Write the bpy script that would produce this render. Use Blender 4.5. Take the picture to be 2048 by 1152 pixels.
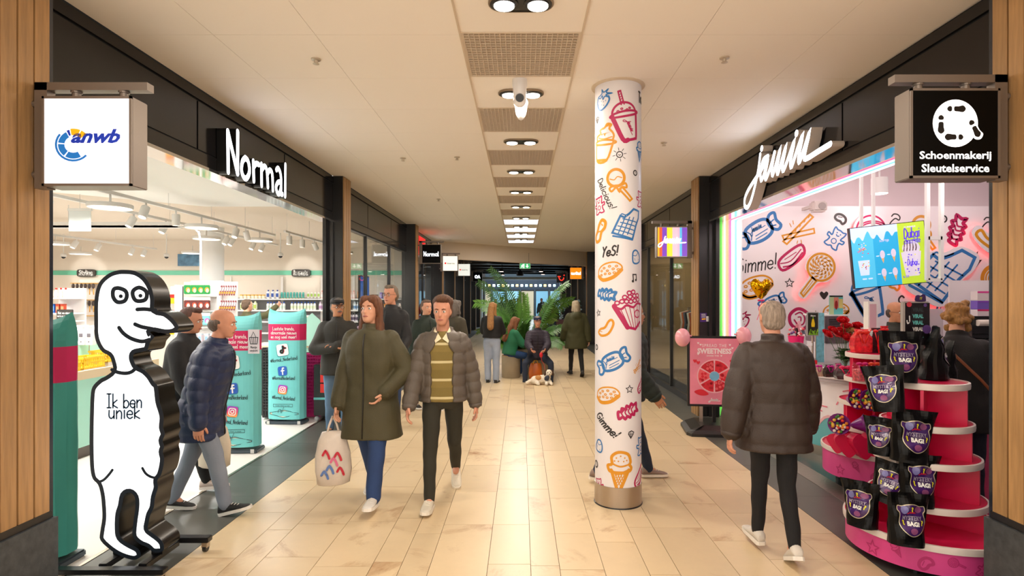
import bpy, bmesh, math, random
import numpy as np
from mathutils import Vector, Matrix, Euler
from mathutils.geometry import tessellate_polygon
random.seed(7)
R = math.radians
for o in list(bpy.data.objects): bpy.data.objects.remove(o)
SC = bpy.context.scene
COL = SC.collection
# ---------------------------------------------------------------- camera, world, exposure
F, EX, EY, EH = 1150.0, 1042.0, 598.0, 1.68     # focal length and vanishing point measured on the 2048x1152 frame
ZC = 3.44                                       # corridor ceiling height
cam = bpy.data.cameras.new('camera'); camo = bpy.data.objects.new('camera', cam); COL.objects.link(camo)
camo.location = (0, 0, EH); camo.rotation_euler = (R(90), 0, 0)
cam.sensor_width = 36; cam.lens = F / 2048 * 36; cam.shift_x = -18 / 2048; cam.shift_y = 22 / 2048
cam.clip_start = .05; cam.clip_end = 200
SC.camera = camo
W = bpy.data.worlds.new('world'); SC.world = W; W.use_nodes = True
W.node_tree.nodes['Background'].inputs[0].default_value = (1, .93, .85, 1)
W.node_tree.nodes['Background'].inputs[1].default_value = 1.9
vs = SC.view_settings; vs.view_transform = 'Standard'; vs.look = 'None'; vs.gamma = 1; vs.exposure = 0.1; vs.use_curve_mapping = False
SC.cycles.max_bounces = 8; SC.cycles.diffuse_bounces = 5; SC.cycles.glossy_bounces = 3; SC.cycles.transparent_max_bounces = 12
SC.cycles.sample_clamp_indirect = 4; SC.cycles.caustics_reflective = False; SC.cycles.caustics_refractive = False
def lamp(name, kind, loc, power, col=(1, 1, 1), size=.3, rot=(0, 0, 0), size_y=None, spot=None):
 l = bpy.data.lights.new(name, kind); l.energy = power; l.color = col
 if kind == 'AREA':
  l.size = size
  if size_y: l.shape = 'RECTANGLE'; l.size_y = size_y
  else: l.shape = 'DISK'
 elif kind == 'SPOT': l.spot_size = R(spot or 60); l.spot_blend = .6; l.shadow_soft_size = size
 else: l.shadow_soft_size = size
 o = bpy.data.objects.new(name, l); COL.objects.link(o); o.location = loc; o.rotation_euler = rot
 return o
WARM = (1, .88, .75)
for k in range(-3, 10):
 y = 3.41 + 1.5 * k
 lamp('downlight_lamp', 'AREA', (-.1, y, ZC - .035), 11.5 if k < 4 else 16, WARM, .13)
 lamp('downlight_lamp', 'AREA', (.1, y, ZC - .035), 11.5 if k < 4 else 16, WARM, .13)
SHOP = (1, .97, .93)
DISCS = [(-5.25, 5.9), (-4.5, 6.3), (-4.5, 8.1), (-5.25, 9.6), (-4.5, 9.9), (-8.5, 10.5), (-8.5, 8.5), (-3.9, 12.6), (-7.2, 12.6), (-9.8, 12.8), (-8.5, 6.3), (-6.8, 7.2), (-6.9, 4.6), (-4.5, 4.2)]
for x, y in DISCS: lamp('disc_lamp_light', 'AREA', (x, y, 2.665), 42, SHOP, .40)
PINK = (1, .70, .74)
CANL = [(3.35, 6.1), (4.2, 5.9), (5.1, 6.6), (3.6, 4.2), (4.7, 4.4), (5.8, 5.2), (3.5, 7.4), (4.8, 7.7), (6.2, 7.4)]
for x, y in CANL: lamp('drum_lamp_light', 'POINT', (x, y, 3.0), 11.5, (1, .84, .82), .08)
COOL = (.72, .88, 1)
for y in (38.5, 43, 48): lamp('atrium_lamp', 'AREA', (0, y, 6.2), 700, COOL, 4)
for y in (20.5, 24.5, 28.5, 32.5):
 for s in (-1, 1): lamp('far_downlight', 'AREA', (s * 1.1, y, 3.28), 9, (.85, .92, 1), .12)
# ---------------------------------------------------------------- helpers
def P(px, py, d): return Vector(((px - EX) * d / F, d, EH - (py - EY) * d / F))
def PX(px, py, X):                      # photo point on a plane of constant X
 d = X * F / (px - EX); return Vector((X, d, EH - (py - EY) * d / F))
def H(s):
 s = s.lstrip('#'); c = [int(s[i:i + 2], 16) / 255 for i in (0, 2, 4)]
 return tuple([(x / 12.92 if x <= .04045 else ((x + .055) / 1.055) ** 2.4) for x in c] + [1])
MATS = {}
def mat(name, col='#808080', rough=.5, metal=0, emit=0, ecol=None, spec=.5, noise=0, nscale=8, alpha=1, trans=0, bump=0, bscale=60, coat=0, stretch=None, rnd=0, sheen=0):
 if name in MATS: return MATS[name]
 m = bpy.data.materials.new(name); m.use_nodes = True; nt = m.node_tree; b = nt.nodes['Principled BSDF']
 c = H(col) if isinstance(col, str) else tuple(col) + (1,)
 b.inputs['Base Color'].default_value = c; b.inputs['Roughness'].default_value = rough; b.inputs['Metallic'].default_value = metal
 b.inputs['Specular IOR Level'].default_value = spec; b.inputs['Alpha'].default_value = alpha
 b.inputs['Transmission Weight'].default_value = trans; b.inputs['Coat Weight'].default_value = coat
 b.inputs['Sheen Weight'].default_value = sheen
 if emit:
  b.inputs['Emission Color'].default_value = (H(ecol) if ecol else c); b.inputs['Emission Strength'].default_value = emit
 if noise or bump or rnd:
  tc = nt.nodes.new('ShaderNodeTexCoord'); mp = nt.nodes.new('ShaderNodeMapping'); nt.links.new(tc.outputs['Object'], mp.inputs[0])
  if stretch: mp.inputs['Scale'].default_value = stretch
 if noise or rnd:
  n = nt.nodes.new('ShaderNodeTexNoise'); n.inputs['Scale'].default_value = nscale; n.inputs['Detail'].default_value = 5
  nt.links.new(mp.outputs[0], n.inputs[0])
  mr = nt.nodes.new('ShaderNodeMapRange'); mr.inputs[1].default_value = .3; mr.inputs[2].default_value = .7
  mr.inputs[3].default_value = 1 - noise; mr.inputs[4].default_value = 1 + noise
  nt.links.new(n.outputs[0], mr.inputs[0])
  hv = nt.nodes.new('ShaderNodeHueSaturation'); hv.inputs['Color'].default_value = c
  if rnd:
   oi = nt.nodes.new('ShaderNodeObjectInfo'); ma = nt.nodes.new('ShaderNodeMapRange')
   ma.inputs[3].default_value = 1 - rnd; ma.inputs[4].default_value = 1 + rnd; nt.links.new(oi.outputs['Random'], ma.inputs[0])
   mu = nt.nodes.new('ShaderNodeMath'); mu.operation = 'MULTIPLY'; nt.links.new(ma.outputs[0], mu.inputs[0]); nt.links.new(mr.outputs[0], mu.inputs[1])
   nt.links.new(mu.outputs[0], hv.inputs['Value'])
  else: nt.links.new(mr.outputs[0], hv.inputs['Value'])
  nt.links.new(hv.outputs[0], b.inputs['Base Color'])
 if bump:
  n2 = nt.nodes.new('ShaderNodeTexNoise'); n2.inputs['Scale'].default_value = bscale; n2.inputs['Detail'].default_value = 4
  nt.links.new(mp.outputs[0], n2.inputs[0]); bp = nt.nodes.new('ShaderNodeBump'); bp.inputs['Strength'].default_value = bump; bp.inputs['Distance'].default_value = .01
  nt.links.new(n2.outputs[0], bp.inputs['Height']); nt.links.new(bp.outputs[0], b.inputs['Normal'])
 MATS[name] = m; return m
def glassmat(name, tint=(1, 1, 1), ior=1.5):
 if name in MATS: return MATS[name]
 m = bpy.data.materials.new(name); m.use_nodes = True; nt = m.node_tree; nt.nodes.clear()
 o = nt.nodes.new('ShaderNodeOutputMaterial'); t = nt.nodes.new('ShaderNodeBsdfTransparent'); g = nt.nodes.new('ShaderNodeBsdfGlossy')
 lw = nt.nodes.new('ShaderNodeLayerWeight'); lw.inputs[0].default_value = .5; mx = nt.nodes.new('ShaderNodeMixShader')
 t.inputs[0].default_value = tuple(tint) + (1,); g.inputs['Roughness'].default_value = .02
 pw = nt.nodes.new('ShaderNodeMath'); pw.operation = 'POWER'; pw.inputs[1].default_value = 5; nt.links.new(lw.outputs['Facing'], pw.inputs[0])
 ma = nt.nodes.new('ShaderNodeMath'); ma.operation = 'MULTIPLY_ADD'; ma.inputs[1].default_value = .9; ma.inputs[2].default_value = .05; nt.links.new(pw.outputs[0], ma.inputs[0])
 nt.links.new(ma.outputs[0], mx.inputs[0]); nt.links.new(t.outputs[0], mx.inputs[1]); nt.links.new(g.outputs[0], mx.inputs[2]); nt.links.new(mx.outputs[0], o.inputs[0])
 MATS[name] = m; return m
ORD = 'first second third fourth fifth sixth seventh eighth ninth tenth eleventh twelfth thirteenth fourteenth fifteenth sixteenth seventeenth eighteenth nineteenth twentieth'.split() + ['twenty-' + q for q in 'first second third fourth fifth'.split()]
class M:
 """collects shapes for ONE mesh object"""
 def __init__(s): s.v = []; s.f = []; s.m = []; s.mi = 0
 def add(s, vs, fs, mi=None):
  b = len(s.v); s.v += [tuple(v) for v in vs]; s.f += [tuple(b + i for i in f) for f in fs]; s.m += [s.mi if mi is None else mi] * len(fs); return s
 def box(s, x0, x1, y0, y1, z0, z1, mi=None, bev=0):
  if bev:
   bm = bmesh.new(); bmesh.ops.create_cube(bm, size=1)
   for v in bm.verts: v.co = Vector(((x0 + x1) / 2 + v.co.x * (x1 - x0), (y0 + y1) / 2 + v.co.y * (y1 - y0), (z0 + z1) / 2 + v.co.z * (z1 - z0)))
   bmesh.ops.bevel(bm, geom=bm.edges[:], offset=bev, segments=2, affect='EDGES'); bm.verts.index_update()
   s.add([v.co[:] for v in bm.verts], [[v.index for v in f.verts] for f in bm.faces], mi); bm.free(); return s
  return s.add([(x0, y0, z0), (x1, y0, z0), (x1, y1, z0), (x0, y1, z0), (x0, y0, z1), (x1, y0, z1), (x1, y1, z1), (x0, y1, z1)],
      [(0, 3, 2, 1), (4, 5, 6, 7), (0, 1, 5, 4), (1, 2, 6, 5), (2, 3, 7, 6), (3, 0, 4, 7)], mi)
 def obox(s, c, ax, ay, az, mi=None):        # oriented box: centre and half axes
  c, ax, ay, az = map(Vector, (c, ax, ay, az))
  return s.add([c - ax - ay - az, c + ax - ay - az, c + ax + ay - az, c - ax + ay - az, c - ax - ay + az, c + ax - ay + az, c + ax + ay + az, c - ax + ay + az],
      [(0, 3, 2, 1), (4, 5, 6, 7), (0, 1, 5, 4), (1, 2, 6, 5), (2, 3, 7, 6), (3, 0, 4, 7)], mi)
 def rings(s, rings, mi=None, cap=True, closed=1):
  b = len(s.v); n = len(rings[0]); fs = []
  for r in rings: s.v += [tuple(p) for p in r]
  for i in range(len(rings) - 1):
   for j in range(n if closed else n - 1):
    k = (j + 1) % n; fs.append((b + i * n + j, b + i * n + k, b + (i + 1) * n + k, b + (i + 1) * n + j))
  if cap: fs.append(tuple(b + j for j in range(n))[::-1]); fs.append(tuple(b + (len(rings) - 1) * n + j for j in range(n)))
  s.f += fs; s.m += [s.mi if mi is None else mi] * len(fs); return s
 def cyl(s, p0, p1, r0, r1=None, n=12, mi=None, cap=True):
  p0, p1 = Vector(p0), Vector(p1); r1 = r0 if r1 is None else r1; d = (p1 - p0)
  if d.length < 1e-6: return s
  d.normalize(); a = d.orthogonal().normalized(); b = d.cross(a)
  rg = [[p + (a * math.cos(2 * math.pi * i / n) + b * math.sin(2 * math.pi * i / n)) * r for i in range(n)] for p, r in ((p0, r0), (p1, r1))]
  return s.rings(rg, mi, cap)
 def tube(s, pts, r, n=8, mi=None, cap=True):
  pts = [Vector(p) for p in pts]; rg = []; a = None
  for i, p in enumerate(pts):
   d = (pts[min(i + 1, len(pts) - 1)] - pts[max(i - 1, 0)])
   d = d.normalized() if d.length > 1e-9 else Vector((0, 0, 1))
   a = d.orthogonal().normalized() if a is None else (a - d * a.dot(d)).normalized()
   b = d.cross(a); rr = r[i] if isinstance(r, (list, tuple)) else r
   rg.append([p + (a * math.cos(2 * math.pi * k / n) + b * math.sin(2 * math.pi * k / n)) * rr for k in range(n)])
  return s.rings(rg, mi, cap)
 def lathe(s, prof, c=(0, 0, 0), n=16, mi=None, sx=1, sy=1, tor=False):
  c = Vector(c)
  if tor: prof = list(prof) + [prof[0]]
  return s.rings([[c + Vector((r * sx * math.cos(2 * math.pi * i / n), r * sy * math.sin(2 * math.pi * i / n), z)) for i in range(n)] for r, z in prof], mi, cap=not tor)
 def ell(s, c, rx, ry, rz, n=12, k=8, mi=None, rot=None):
  c = Vector(c); rg = []
  for i in range(k + 1):
   t = math.pi * (i + .02 if i == 0 else (i - .02 if i == k else i)) / k; q = math.sin(t); z = -math.cos(t)
   ring = [Vector((rx * q * math.cos(2 * math.pi * j / n), ry * q * math.sin(2 * math.pi * j / n), rz * z)) for j in range(n)]
   if rot is not None: ring = [rot @ p for p in ring]
   rg.append([c + p for p in ring])
  return s.rings(rg, mi)
 def limb(s, p0, p1, r0, r1, n=14, mi=None):   # tapered capsule
  p0, p1 = Vector(p0), Vector(p1); d = p1 - p0; L = d.length
  if L < 1e-6: return s.ell(p0, r0, r0, r0)
  d.normalize(); a = d.orthogonal().normalized(); b = d.cross(a); st = []
  for t in (-88, -60, -30): st.append((p0 + d * (r0 * math.sin(R(t))), r0 * math.cos(R(t))))
  for q in (0, .33, .66, 1): st.append((p0 + d * (L * q), r0 + (r1 - r0) * q))
  for t in (30, 60, 88): st.append((p1 + d * (r1 * math.sin(R(t))), r1 * math.cos(R(t))))
  return s.rings([[c + (a * math.cos(2 * math.pi * i / n) + b * math.sin(2 * math.pi * i / n)) * r for i in range(n)] for c, r in st], mi)
 def prism(s, poly, fn, t0, t1, mi=None, side_mi=None):  # poly 2D -> fn(u,v,t) 3D
  n = len(poly); tri = tessellate_polygon([[Vector((p[0], p[1], 0)) for p in poly]])
  b = len(s.v); s.v += [tuple(fn(u, v, t0)) for u, v in poly] + [tuple(fn(u, v, t1)) for u, v in poly]
  fs = [tuple(b + i for i in t) for t in tri] + [tuple(b + n + i for i in t[::-1]) for t in tri]
  s.f += fs; s.m += [s.mi if mi is None else mi] * len(fs)
  sd = [(b + i, b + (i + 1) % n, b + n + (i + 1) % n, b + n + i) for i in range(n)]
  s.f += sd; s.m += [(s.mi if mi is None else mi) if side_mi is None else side_mi] * n; return s
 def fill(s, poly, fn, mi=None):
  tri = tessellate_polygon([[Vector((p[0], p[1], 0)) for p in poly]])
  return s.add([fn(u, v) for u, v in poly], tri, mi)
 def stroke(s, pts, w, fn, closed=False, mi=None, thick=None):
  """ribbon of half width w along 2D pts; fn(u,v[,t]) -> 3D; thick=(t0,t1) makes a solid"""
  pts = [Vector(p) for p in pts]; n = len(pts)
  if n == 1 or (n == 2 and (pts[0] - pts[1]).length < w * .5): pts = [pts[0] - Vector((w * .05, 0)), pts[0] + Vector((w * .05, 0))]; n = 2; closed = False
  L = []; Rr = []
  for i, p in enumerate(pts):
   a = pts[(i - 1) % n] if (closed or i > 0) else None; c = pts[(i + 1) % n] if (closed or i < n - 1) else None
   d1 = (p - a) if a is not None else None; d2 = (c - p) if c is not None else None
   d1 = d1.normalized() if d1 is not None and d1.length > 1e-9 else None; d2 = d2.normalized() if d2 is not None and d2.length > 1e-9 else None
   d = (d1 or Vector((0, 0))) + (d2 or Vector((0, 0)))
   if d.length < 1e-4: d = d1 or d2 or Vector((1, 0))
   d.normalize(); nn = Vector((-d.y, d.x)); k = 1
   if d1 and d2: k = 1 / max(.6, abs(nn.dot(Vector((-d1.y, d1.x)))))
   L.append(p + nn * w * k); Rr.append(p - nn * w * k)
  outs = []
  if closed: outs = [('strip', L, Rr, True)]
  else:
   d0 = (pts[1] - pts[0]).normalized(); d1 = (pts[-1] - pts[-2]).normalized()
   capE = [pts[-1] + Vector((d1.x * math.cos(t) - d1.y * math.sin(t), d1.y * math.cos(t) + d1.x * math.sin(t))) * w for t in (R(60), R(30), 0, R(-30), R(-60))]
   capS = [pts[0] - Vector((d0.x * math.cos(t) - d0.y * math.sin(t), d0.y * math.cos(t) + d0.x * math.sin(t))) * w for t in (R(60), R(30), 0, R(-30), R(-60))]
   outs = [('strip', L, Rr, False), ('fan', [L[-1]] + capE + [Rr[-1]]), ('fan', [Rr[0]] + capS + [L[0]])]
  for o in outs:
   if o[0] == 'strip':
    a, b_ = o[1], o[2]; m = len(a)
    if thick is None:
     vs_ = [fn(p.x, p.y) for p in a] + [fn(p.x, p.y) for p in b_]
     s.add(vs_, [(i, m + i, m + (i + 1) % m, (i + 1) % m) for i in range(m if o[3] else m - 1)], mi)
    else:
     vs_ = [fn(p.x, p.y, thick[0]) for p in a] + [fn(p.x, p.y, thick[0]) for p in b_] + [fn(p.x, p.y, thick[1]) for p in a] + [fn(p.x, p.y, thick[1]) for p in b_]
     q = range(m if o[3] else m - 1)
     s.add(vs_, [(i, m + i, m + (i + 1) % m, (i + 1) % m) for i in q], mi)
     s.add(vs_, [(i, (i + 1) % m, 2 * m + (i + 1) % m, 2 * m + i) for i in q] + [(m + i, 3 * m + i, 3 * m + (i + 1) % m, m + (i + 1) % m) for i in q] + [(2 * m + i, 2 * m + (i + 1) % m, 3 * m + (i + 1) % m, 3 * m + i) for i in q], (mi or 0) + 1)
   else:
    a = o[1]; m = len(a)
    if thick is None: s.add([fn(p.x, p.y) for p in a], [tuple(range(m))], mi)
    else:
     vs_ = [fn(p.x, p.y, thick[0]) for p in a] + [fn(p.x, p.y, thick[1]) for p in a]
     s.add(vs_, [tuple(range(m))], mi); s.add(vs_, [(i, i + 1, m + i + 1, m + i) for i in range(m - 1)] + [tuple(range(m, 2 * m))[::-1]], (mi or 0) + 1)
  return s
def mk(name, mb, mats, parent=None, wd=0, smooth=False, label=None, cat=None, group=None, kind=None, rc=True):
 me = bpy.data.meshes.new(name); vs_ = mb.v
 o = bpy.data.objects.new(name, me); COL.objects.link(o)
 if not isinstance(mats, (list, tuple)): mats = [mats]
 for m in mats: me.materials.append(m)
 if parent is not None:
  o.parent = parent
  if wd:
   off = Vector(parent.location); pp = parent.parent
   while pp is not None: off = off + Vector(pp.location); pp = pp.parent
   vs_ = [(v[0] - off[0], v[1] - off[1], v[2] - off[2]) for v in vs_]
 if rc and vs_:
  a = np.array(vs_, dtype=float); lo = a.min(0); hi = a.max(0); c = np.array([(lo[0] + hi[0]) / 2, (lo[1] + hi[1]) / 2, lo[2]])
  vs_ = (a - c).tolist(); o.location = c.tolist()
 me.from_pydata(vs_, [], mb.f); me.polygons.foreach_set('material_index', mb.m)
 if smooth: me.polygons.foreach_set('use_smooth', [True] * len(me.polygons))
 if smooth == 'angle':
  try: me.set_sharp_from_angle(angle=R(40))
  except Exception: pass
 me.update()
 tagp(o, label, cat, group, kind)
 return o
def tagp(o, label=None, cat=None, group=None, kind=None):
 if label: o['label'] = label
 if cat: o['category'] = cat
 if group: o['group'] = group
 if kind: o['kind'] = kind
 return o
def thing(name, label, cat, loc=(0, 0, 0), rotz=0, group=None):
 o = bpy.data.objects.new(name, None); COL.objects.link(o); o.location = loc; o.rotation_euler = (0, 0, rotz)
 o.empty_display_size = .1
 return tagp(o, label, cat, group)
def struct(name, mb, mats, parent=None, **k):
 o = mk(name, mb, mats, parent, **k)
 if parent is None: o['kind'] = 'structure'
 return o
def dup(root, loc=None, rotz=None, label=None, group=None):
 r = root.copy(); COL.objects.link(r)
 if loc is not None: r.location = loc
 if rotz is not None: r.rotation_euler = (0, 0, rotz)
 if label: r['label'] = label
 if group: r['group'] = group
 for ch in list(root.children):
  c = ch.copy(); COL.objects.link(c); c.parent = r
  for g in ch.children:
   d = g.copy(); COL.objects.link(d); d.parent = c
 return r
def crv(pts, closed=False, k=6):                # Catmull-Rom
 pts = [Vector(p) for p in pts]; n = len(pts); out = []
 if n < 3: return pts
 for i in range(n if closed else n - 1):
  p0 = pts[(i - 1) % n] if (closed or i > 0) else pts[0]; p1 = pts[i]; p2 = pts[(i + 1) % n]; p3 = pts[(i + 2) % n] if (closed or i < n - 2) else pts[-1]
  for j in range(k):
   t = j / k; out.append(.5 * ((2 * p1) + (p2 - p0) * t + (2 * p0 - 5 * p1 + 4 * p2 - p3) * t * t + (3 * p1 - p0 - 3 * p2 + p3) * t ** 3))
 if not closed: out.append(pts[-1])
 return out
def dens(pts, step, closed=False):
 pts = [Vector(p) for p in pts]; out = []
 n = len(pts)
 for i in range(n if closed else n - 1):
  a, b = pts[i], pts[(i + 1) % n]; k = max(1, int((b - a).length / step))
  out += [a + (b - a) * (j / k) for j in range(k)]
 if not closed: out.append(pts[-1])
 return out
# ---- printed lettering: the built-in font, and a monoline handwriting alphabet
_TC = {}
def font_mesh(txt, bold=0, shear=0, spacing=1):
 key = (txt, bold, shear, spacing)
 if key not in _TC:
  cu = bpy.data.curves.new('t', 'FONT'); cu.body = txt; cu.size = 1; cu.offset = bold; cu.shear = shear; cu.space_character = spacing; cu.resolution_u = 2
  o = bpy.data.objects.new('t', cu); COL.objects.link(o)
  dg = bpy.context.evaluated_depsgraph_get(); me = o.evaluated_get(dg).to_mesh()
  vs_ = [v.co[:] for v in me.vertices]; fs = [tuple(p.vertices) for p in me.polygons]
  o.evaluated_get(dg).to_mesh_clear(); bpy.data.objects.remove(o); bpy.data.curves.remove(cu)
  _TC[key] = (vs_, fs)
 return _TC[key]
def text(mb, txt, fn, cx, cy, h, w=None, bold=.02, shear=0, mi=None, rot=0, spacing=1):
 vs_, fs = font_mesh(txt, bold, shear, spacing)
 if not vs_: return
 x0 = min(v[0] for v in vs_); x1 = max(v[0] for v in vs_); y0 = min(v[1] for v in vs_); y1 = max(v[1] for v in vs_)
 sy = h / (y1 - y0); sx = (w / (x1 - x0)) if w else sy; c, s_ = math.cos(rot), math.sin(rot)
 out = []
 for v in vs_:
  x = (v[0] - (x0 + x1) / 2) * sx; y = (v[1] - (y0 + y1) / 2) * sy; out.append(fn(cx + x * c - y * s_, cy + x * s_ + y * c))
 mb.add(out, fs, mi)
G = {
 'a': (4.8, [[(4, 4), (2.2, 5), (.5, 3.6), (.5, 1.2), (2, 0), (3.6, 1.2), (4, 4)], [(4, 5), (4, .8), (4.7, 0)]]),
 'b': (4.6, [[(.5, 9), (.5, 0)], [(.5, 3.5), (2.2, 5), (4, 3.8), (4, 1.3), (2.2, 0), (.5, 1)]]),
 'c': (4.4, [[(4, 4.2), (2.4, 5), (.6, 3.6), (.6, 1.4), (2.4, 0), (4, .7)]]),
 'd': (4.8, [[(4, 9), (4, 0)], [(4, 3.5), (2.3, 5), (.5, 3.6), (.5, 1.3), (2.3, 0), (4, 1.3)]]),
 'e': (4.5, [[(.6, 2.6), (2.2, 2.6), (4, 2.7), (3.7, 4.3), (2.2, 5), (.6, 3.8), (.5, 1.4), (2.2, 0), (4, .9)]]),
 'f': (3.4, [[(3, 8.6), (1.8, 9), (1.2, 7.5), (1.2, 0)], [(.2, 5), (2.8, 5)]]),
 'g': (4.8, [[(4, 4), (2.2, 5), (.5, 3.6), (.5, 1.4), (2.2, .4), (4, 1.6)], [(4, 5), (4, -1.8), (2.4, -3), (.7, -2.4)]]),
 'h': (4.4, [[(.5, 9), (.5, 0)], [(.5, 3.2), (2.4, 5), (3.8, 3.8), (3.8, 0)]]),
 'i': (1.7, [[(.8, 5), (.8, 0)], [(.8, 7.1)]]),
 'j': (2.2, [[(1.4, 5), (1.4, -2), (.1, -3)], [(1.4, 7.1)]]),
 'k': (4.2, [[(.5, 9), (.5, 0)], [(3.6, 5), (.5, 2.2), (3.9, 0)]]),
 'l': (1.9, [[(.7, 9), (.7, .6), (1.3, 0)]]),
 'm': (6.6, [[(.5, 5), (.5, 0)], [(.5, 3.4), (2, 5), (3.1, 4), (3.1, 0)], [(3.1, 3.4), (4.6, 5), (5.8, 4), (5.8, 0)]]),
 'n': (4.5, [[(.5, 5), (.5, 0)], [(.5, 3.2), (2.3, 5), (3.8, 3.8), (3.8, 0)]]),
 'o': (4.7, [[(2.3, 5), (.6, 3.6), (.6, 1.3), (2.3, 0), (4, 1.3), (4, 3.6), (2.3, 5)]]),
 'p': (4.6, [[(.5, 5), (.5, -3)], [(.5, 3.5), (2.2, 5), (4, 3.8), (4, 1.3), (2.2, 0), (.5, 1)]]),
 'r': (3.4, [[(.5, 5), (.5, 0)], [(.5, 3), (1.8, 4.8), (3.2, 4.6)]]),
 's': (3.9, [[(3.4, 4.3), (2, 5), (.6, 4), (1.2, 2.9), (3, 2.1), (3.4, .9), (2, 0), (.4, .6)]]),
 't': (3.3, [[(1.4, 7.8), (1.4, .8), (2.6, 0)], [(.2, 5), (2.9, 5)]]),
 'u': (4.5, [[(.5, 5), (.5, 1.3), (2, 0), (3.8, 1.6)], [(3.8, 5), (3.8, 0)]]),
 'v': (4.2, [[(.3, 5), (2, 0), (3.8, 5)]]),
 'w': (6, [[(.3, 5), (1.6, 0), (2.9, 4), (4.2, 0), (5.6, 5)]]),
 'y': (4.4, [[(.4, 5), (2.2, .8)], [(3.9, 5), (2.2, .8), (.8, -2.8)]]),
 'z': (4, [[(.5, 5), (3.6, 5), (.5, 0), (3.7, 0)]]),
 '!': (2, [[(.9, 9), (.9, 2.6)], [(.9, .2)]]), ',': (1.8, [[(.9, .4), (.4, -1.2)]]), '.': (1.8, [[(.8, .2)]]), '_': (4.5, [[(.2, -.4), (4.2, -.4)]]),
 ' ': (3, []), '@': (6, [[(4, 4), (2.6, 4.4), (2, 2.6), (3.2, 1.6), (4, 3), (4.4, 1.8), (5.3, 3), (4.8, 5.4), (2.8, 6.2), (.8, 4.8), (.6, 2.2), (2.4, .2), (4.4, .4)]]),
 'N': (5.4, [[(.6, 0), (.6, 9)], [(.6, 9), (4.4, 0)], [(4.4, 0), (4.4, 9)]]), 'I': (4, [[(2, 9), (2, 0)], [(.6, 9), (3.4, 9)], [(.6, 0), (3.4, 0)]]),
 'L': (4.4, [[(.6, 9), (.6, 0), (4, 0)]]), 'D': (5.2, [[(.6, 0), (.6, 9), (3, 8.4), (4.6, 6), (4.6, 3), (3, .5), (.6, 0)]]),
 'G': (5.6, [[(4.6, 7.8), (2.8, 9), (.8, 7), (.6, 2.6), (2.6, 0), (4.8, 1.4), (4.8, 4), (3, 4)]]), 'M': (6.2, [[(.6, 0), (.6, 9), (3, 3), (5.4, 9), (5.4, 0)]]),
 'Y': (5, [[(.4, 9), (2.4, 5)], [(4.4, 9), (2.4, 5), (1.6, 0)]]), 'S': (4.8, [[(4.2, 8), (2.4, 9), (.8, 7.4), (1.4, 5.4), (3.6, 4), (4.2, 1.8), (2.6, 0), (.5, 1)]]),
 'T': (4.6, [[(.2, 9), (4.4, 9)], [(2.3, 9), (2.1, 0)]]), 'H': (5.2, [[(.6, 9), (.6, 0)], [(4.4, 9), (4.4, 0)], [(.6, 4.6), (4.4, 4.6)]]),
 'R': (4.8, [[(.6, 0), (.6, 9), (3.4, 8.4), (3.8, 5.8), (.6, 4.8), (4.2, 0)]]), 'O': (5.4, [[(2.6, 9), (.6, 6.5), (.6, 2.5), (2.6, 0), (4.6, 2.5), (4.6, 6.5), (2.6, 9)]]),
 'C': (5, [[(4.4, 8), (2.6, 9), (.7, 6.6), (.7, 2.4), (2.6, 0), (4.4, 1)]]),
}
def hand(mb, txt, fn, cx, cy, h, wt=.55, mi=None, rot=0, shear=0, w=None, jit=.3, thick=None):
 """handwriting: h = height of 9 units; centred at cx, cy"""
 tot = sum(G[c][0] + .5 for c in txt); sc = h / 9; sx = sc if w is None else w / tot; x = -tot / 2; c_, s_ = math.cos(rot), math.sin(rot)
 rr = random.Random(len(txt) * 7 + int(cx * 100))
 for ch in txt:
  wd, sts = G[ch]; dy = rr.uniform(-jit, jit)
  for st in sts:
   q = []
   for (a, b) in st:
    u = (x + a + shear * b) * sx; v = (b - 4.5 + dy) * sc; q.append((cx + u * c_ - v * s_, cy + u * s_ + v * c_))
   q = crv(q, k=4) if len(q) > 2 else q
   mb.stroke(q, wt * sc, fn, mi=mi, thick=thick)
  x += wd + .5
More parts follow.
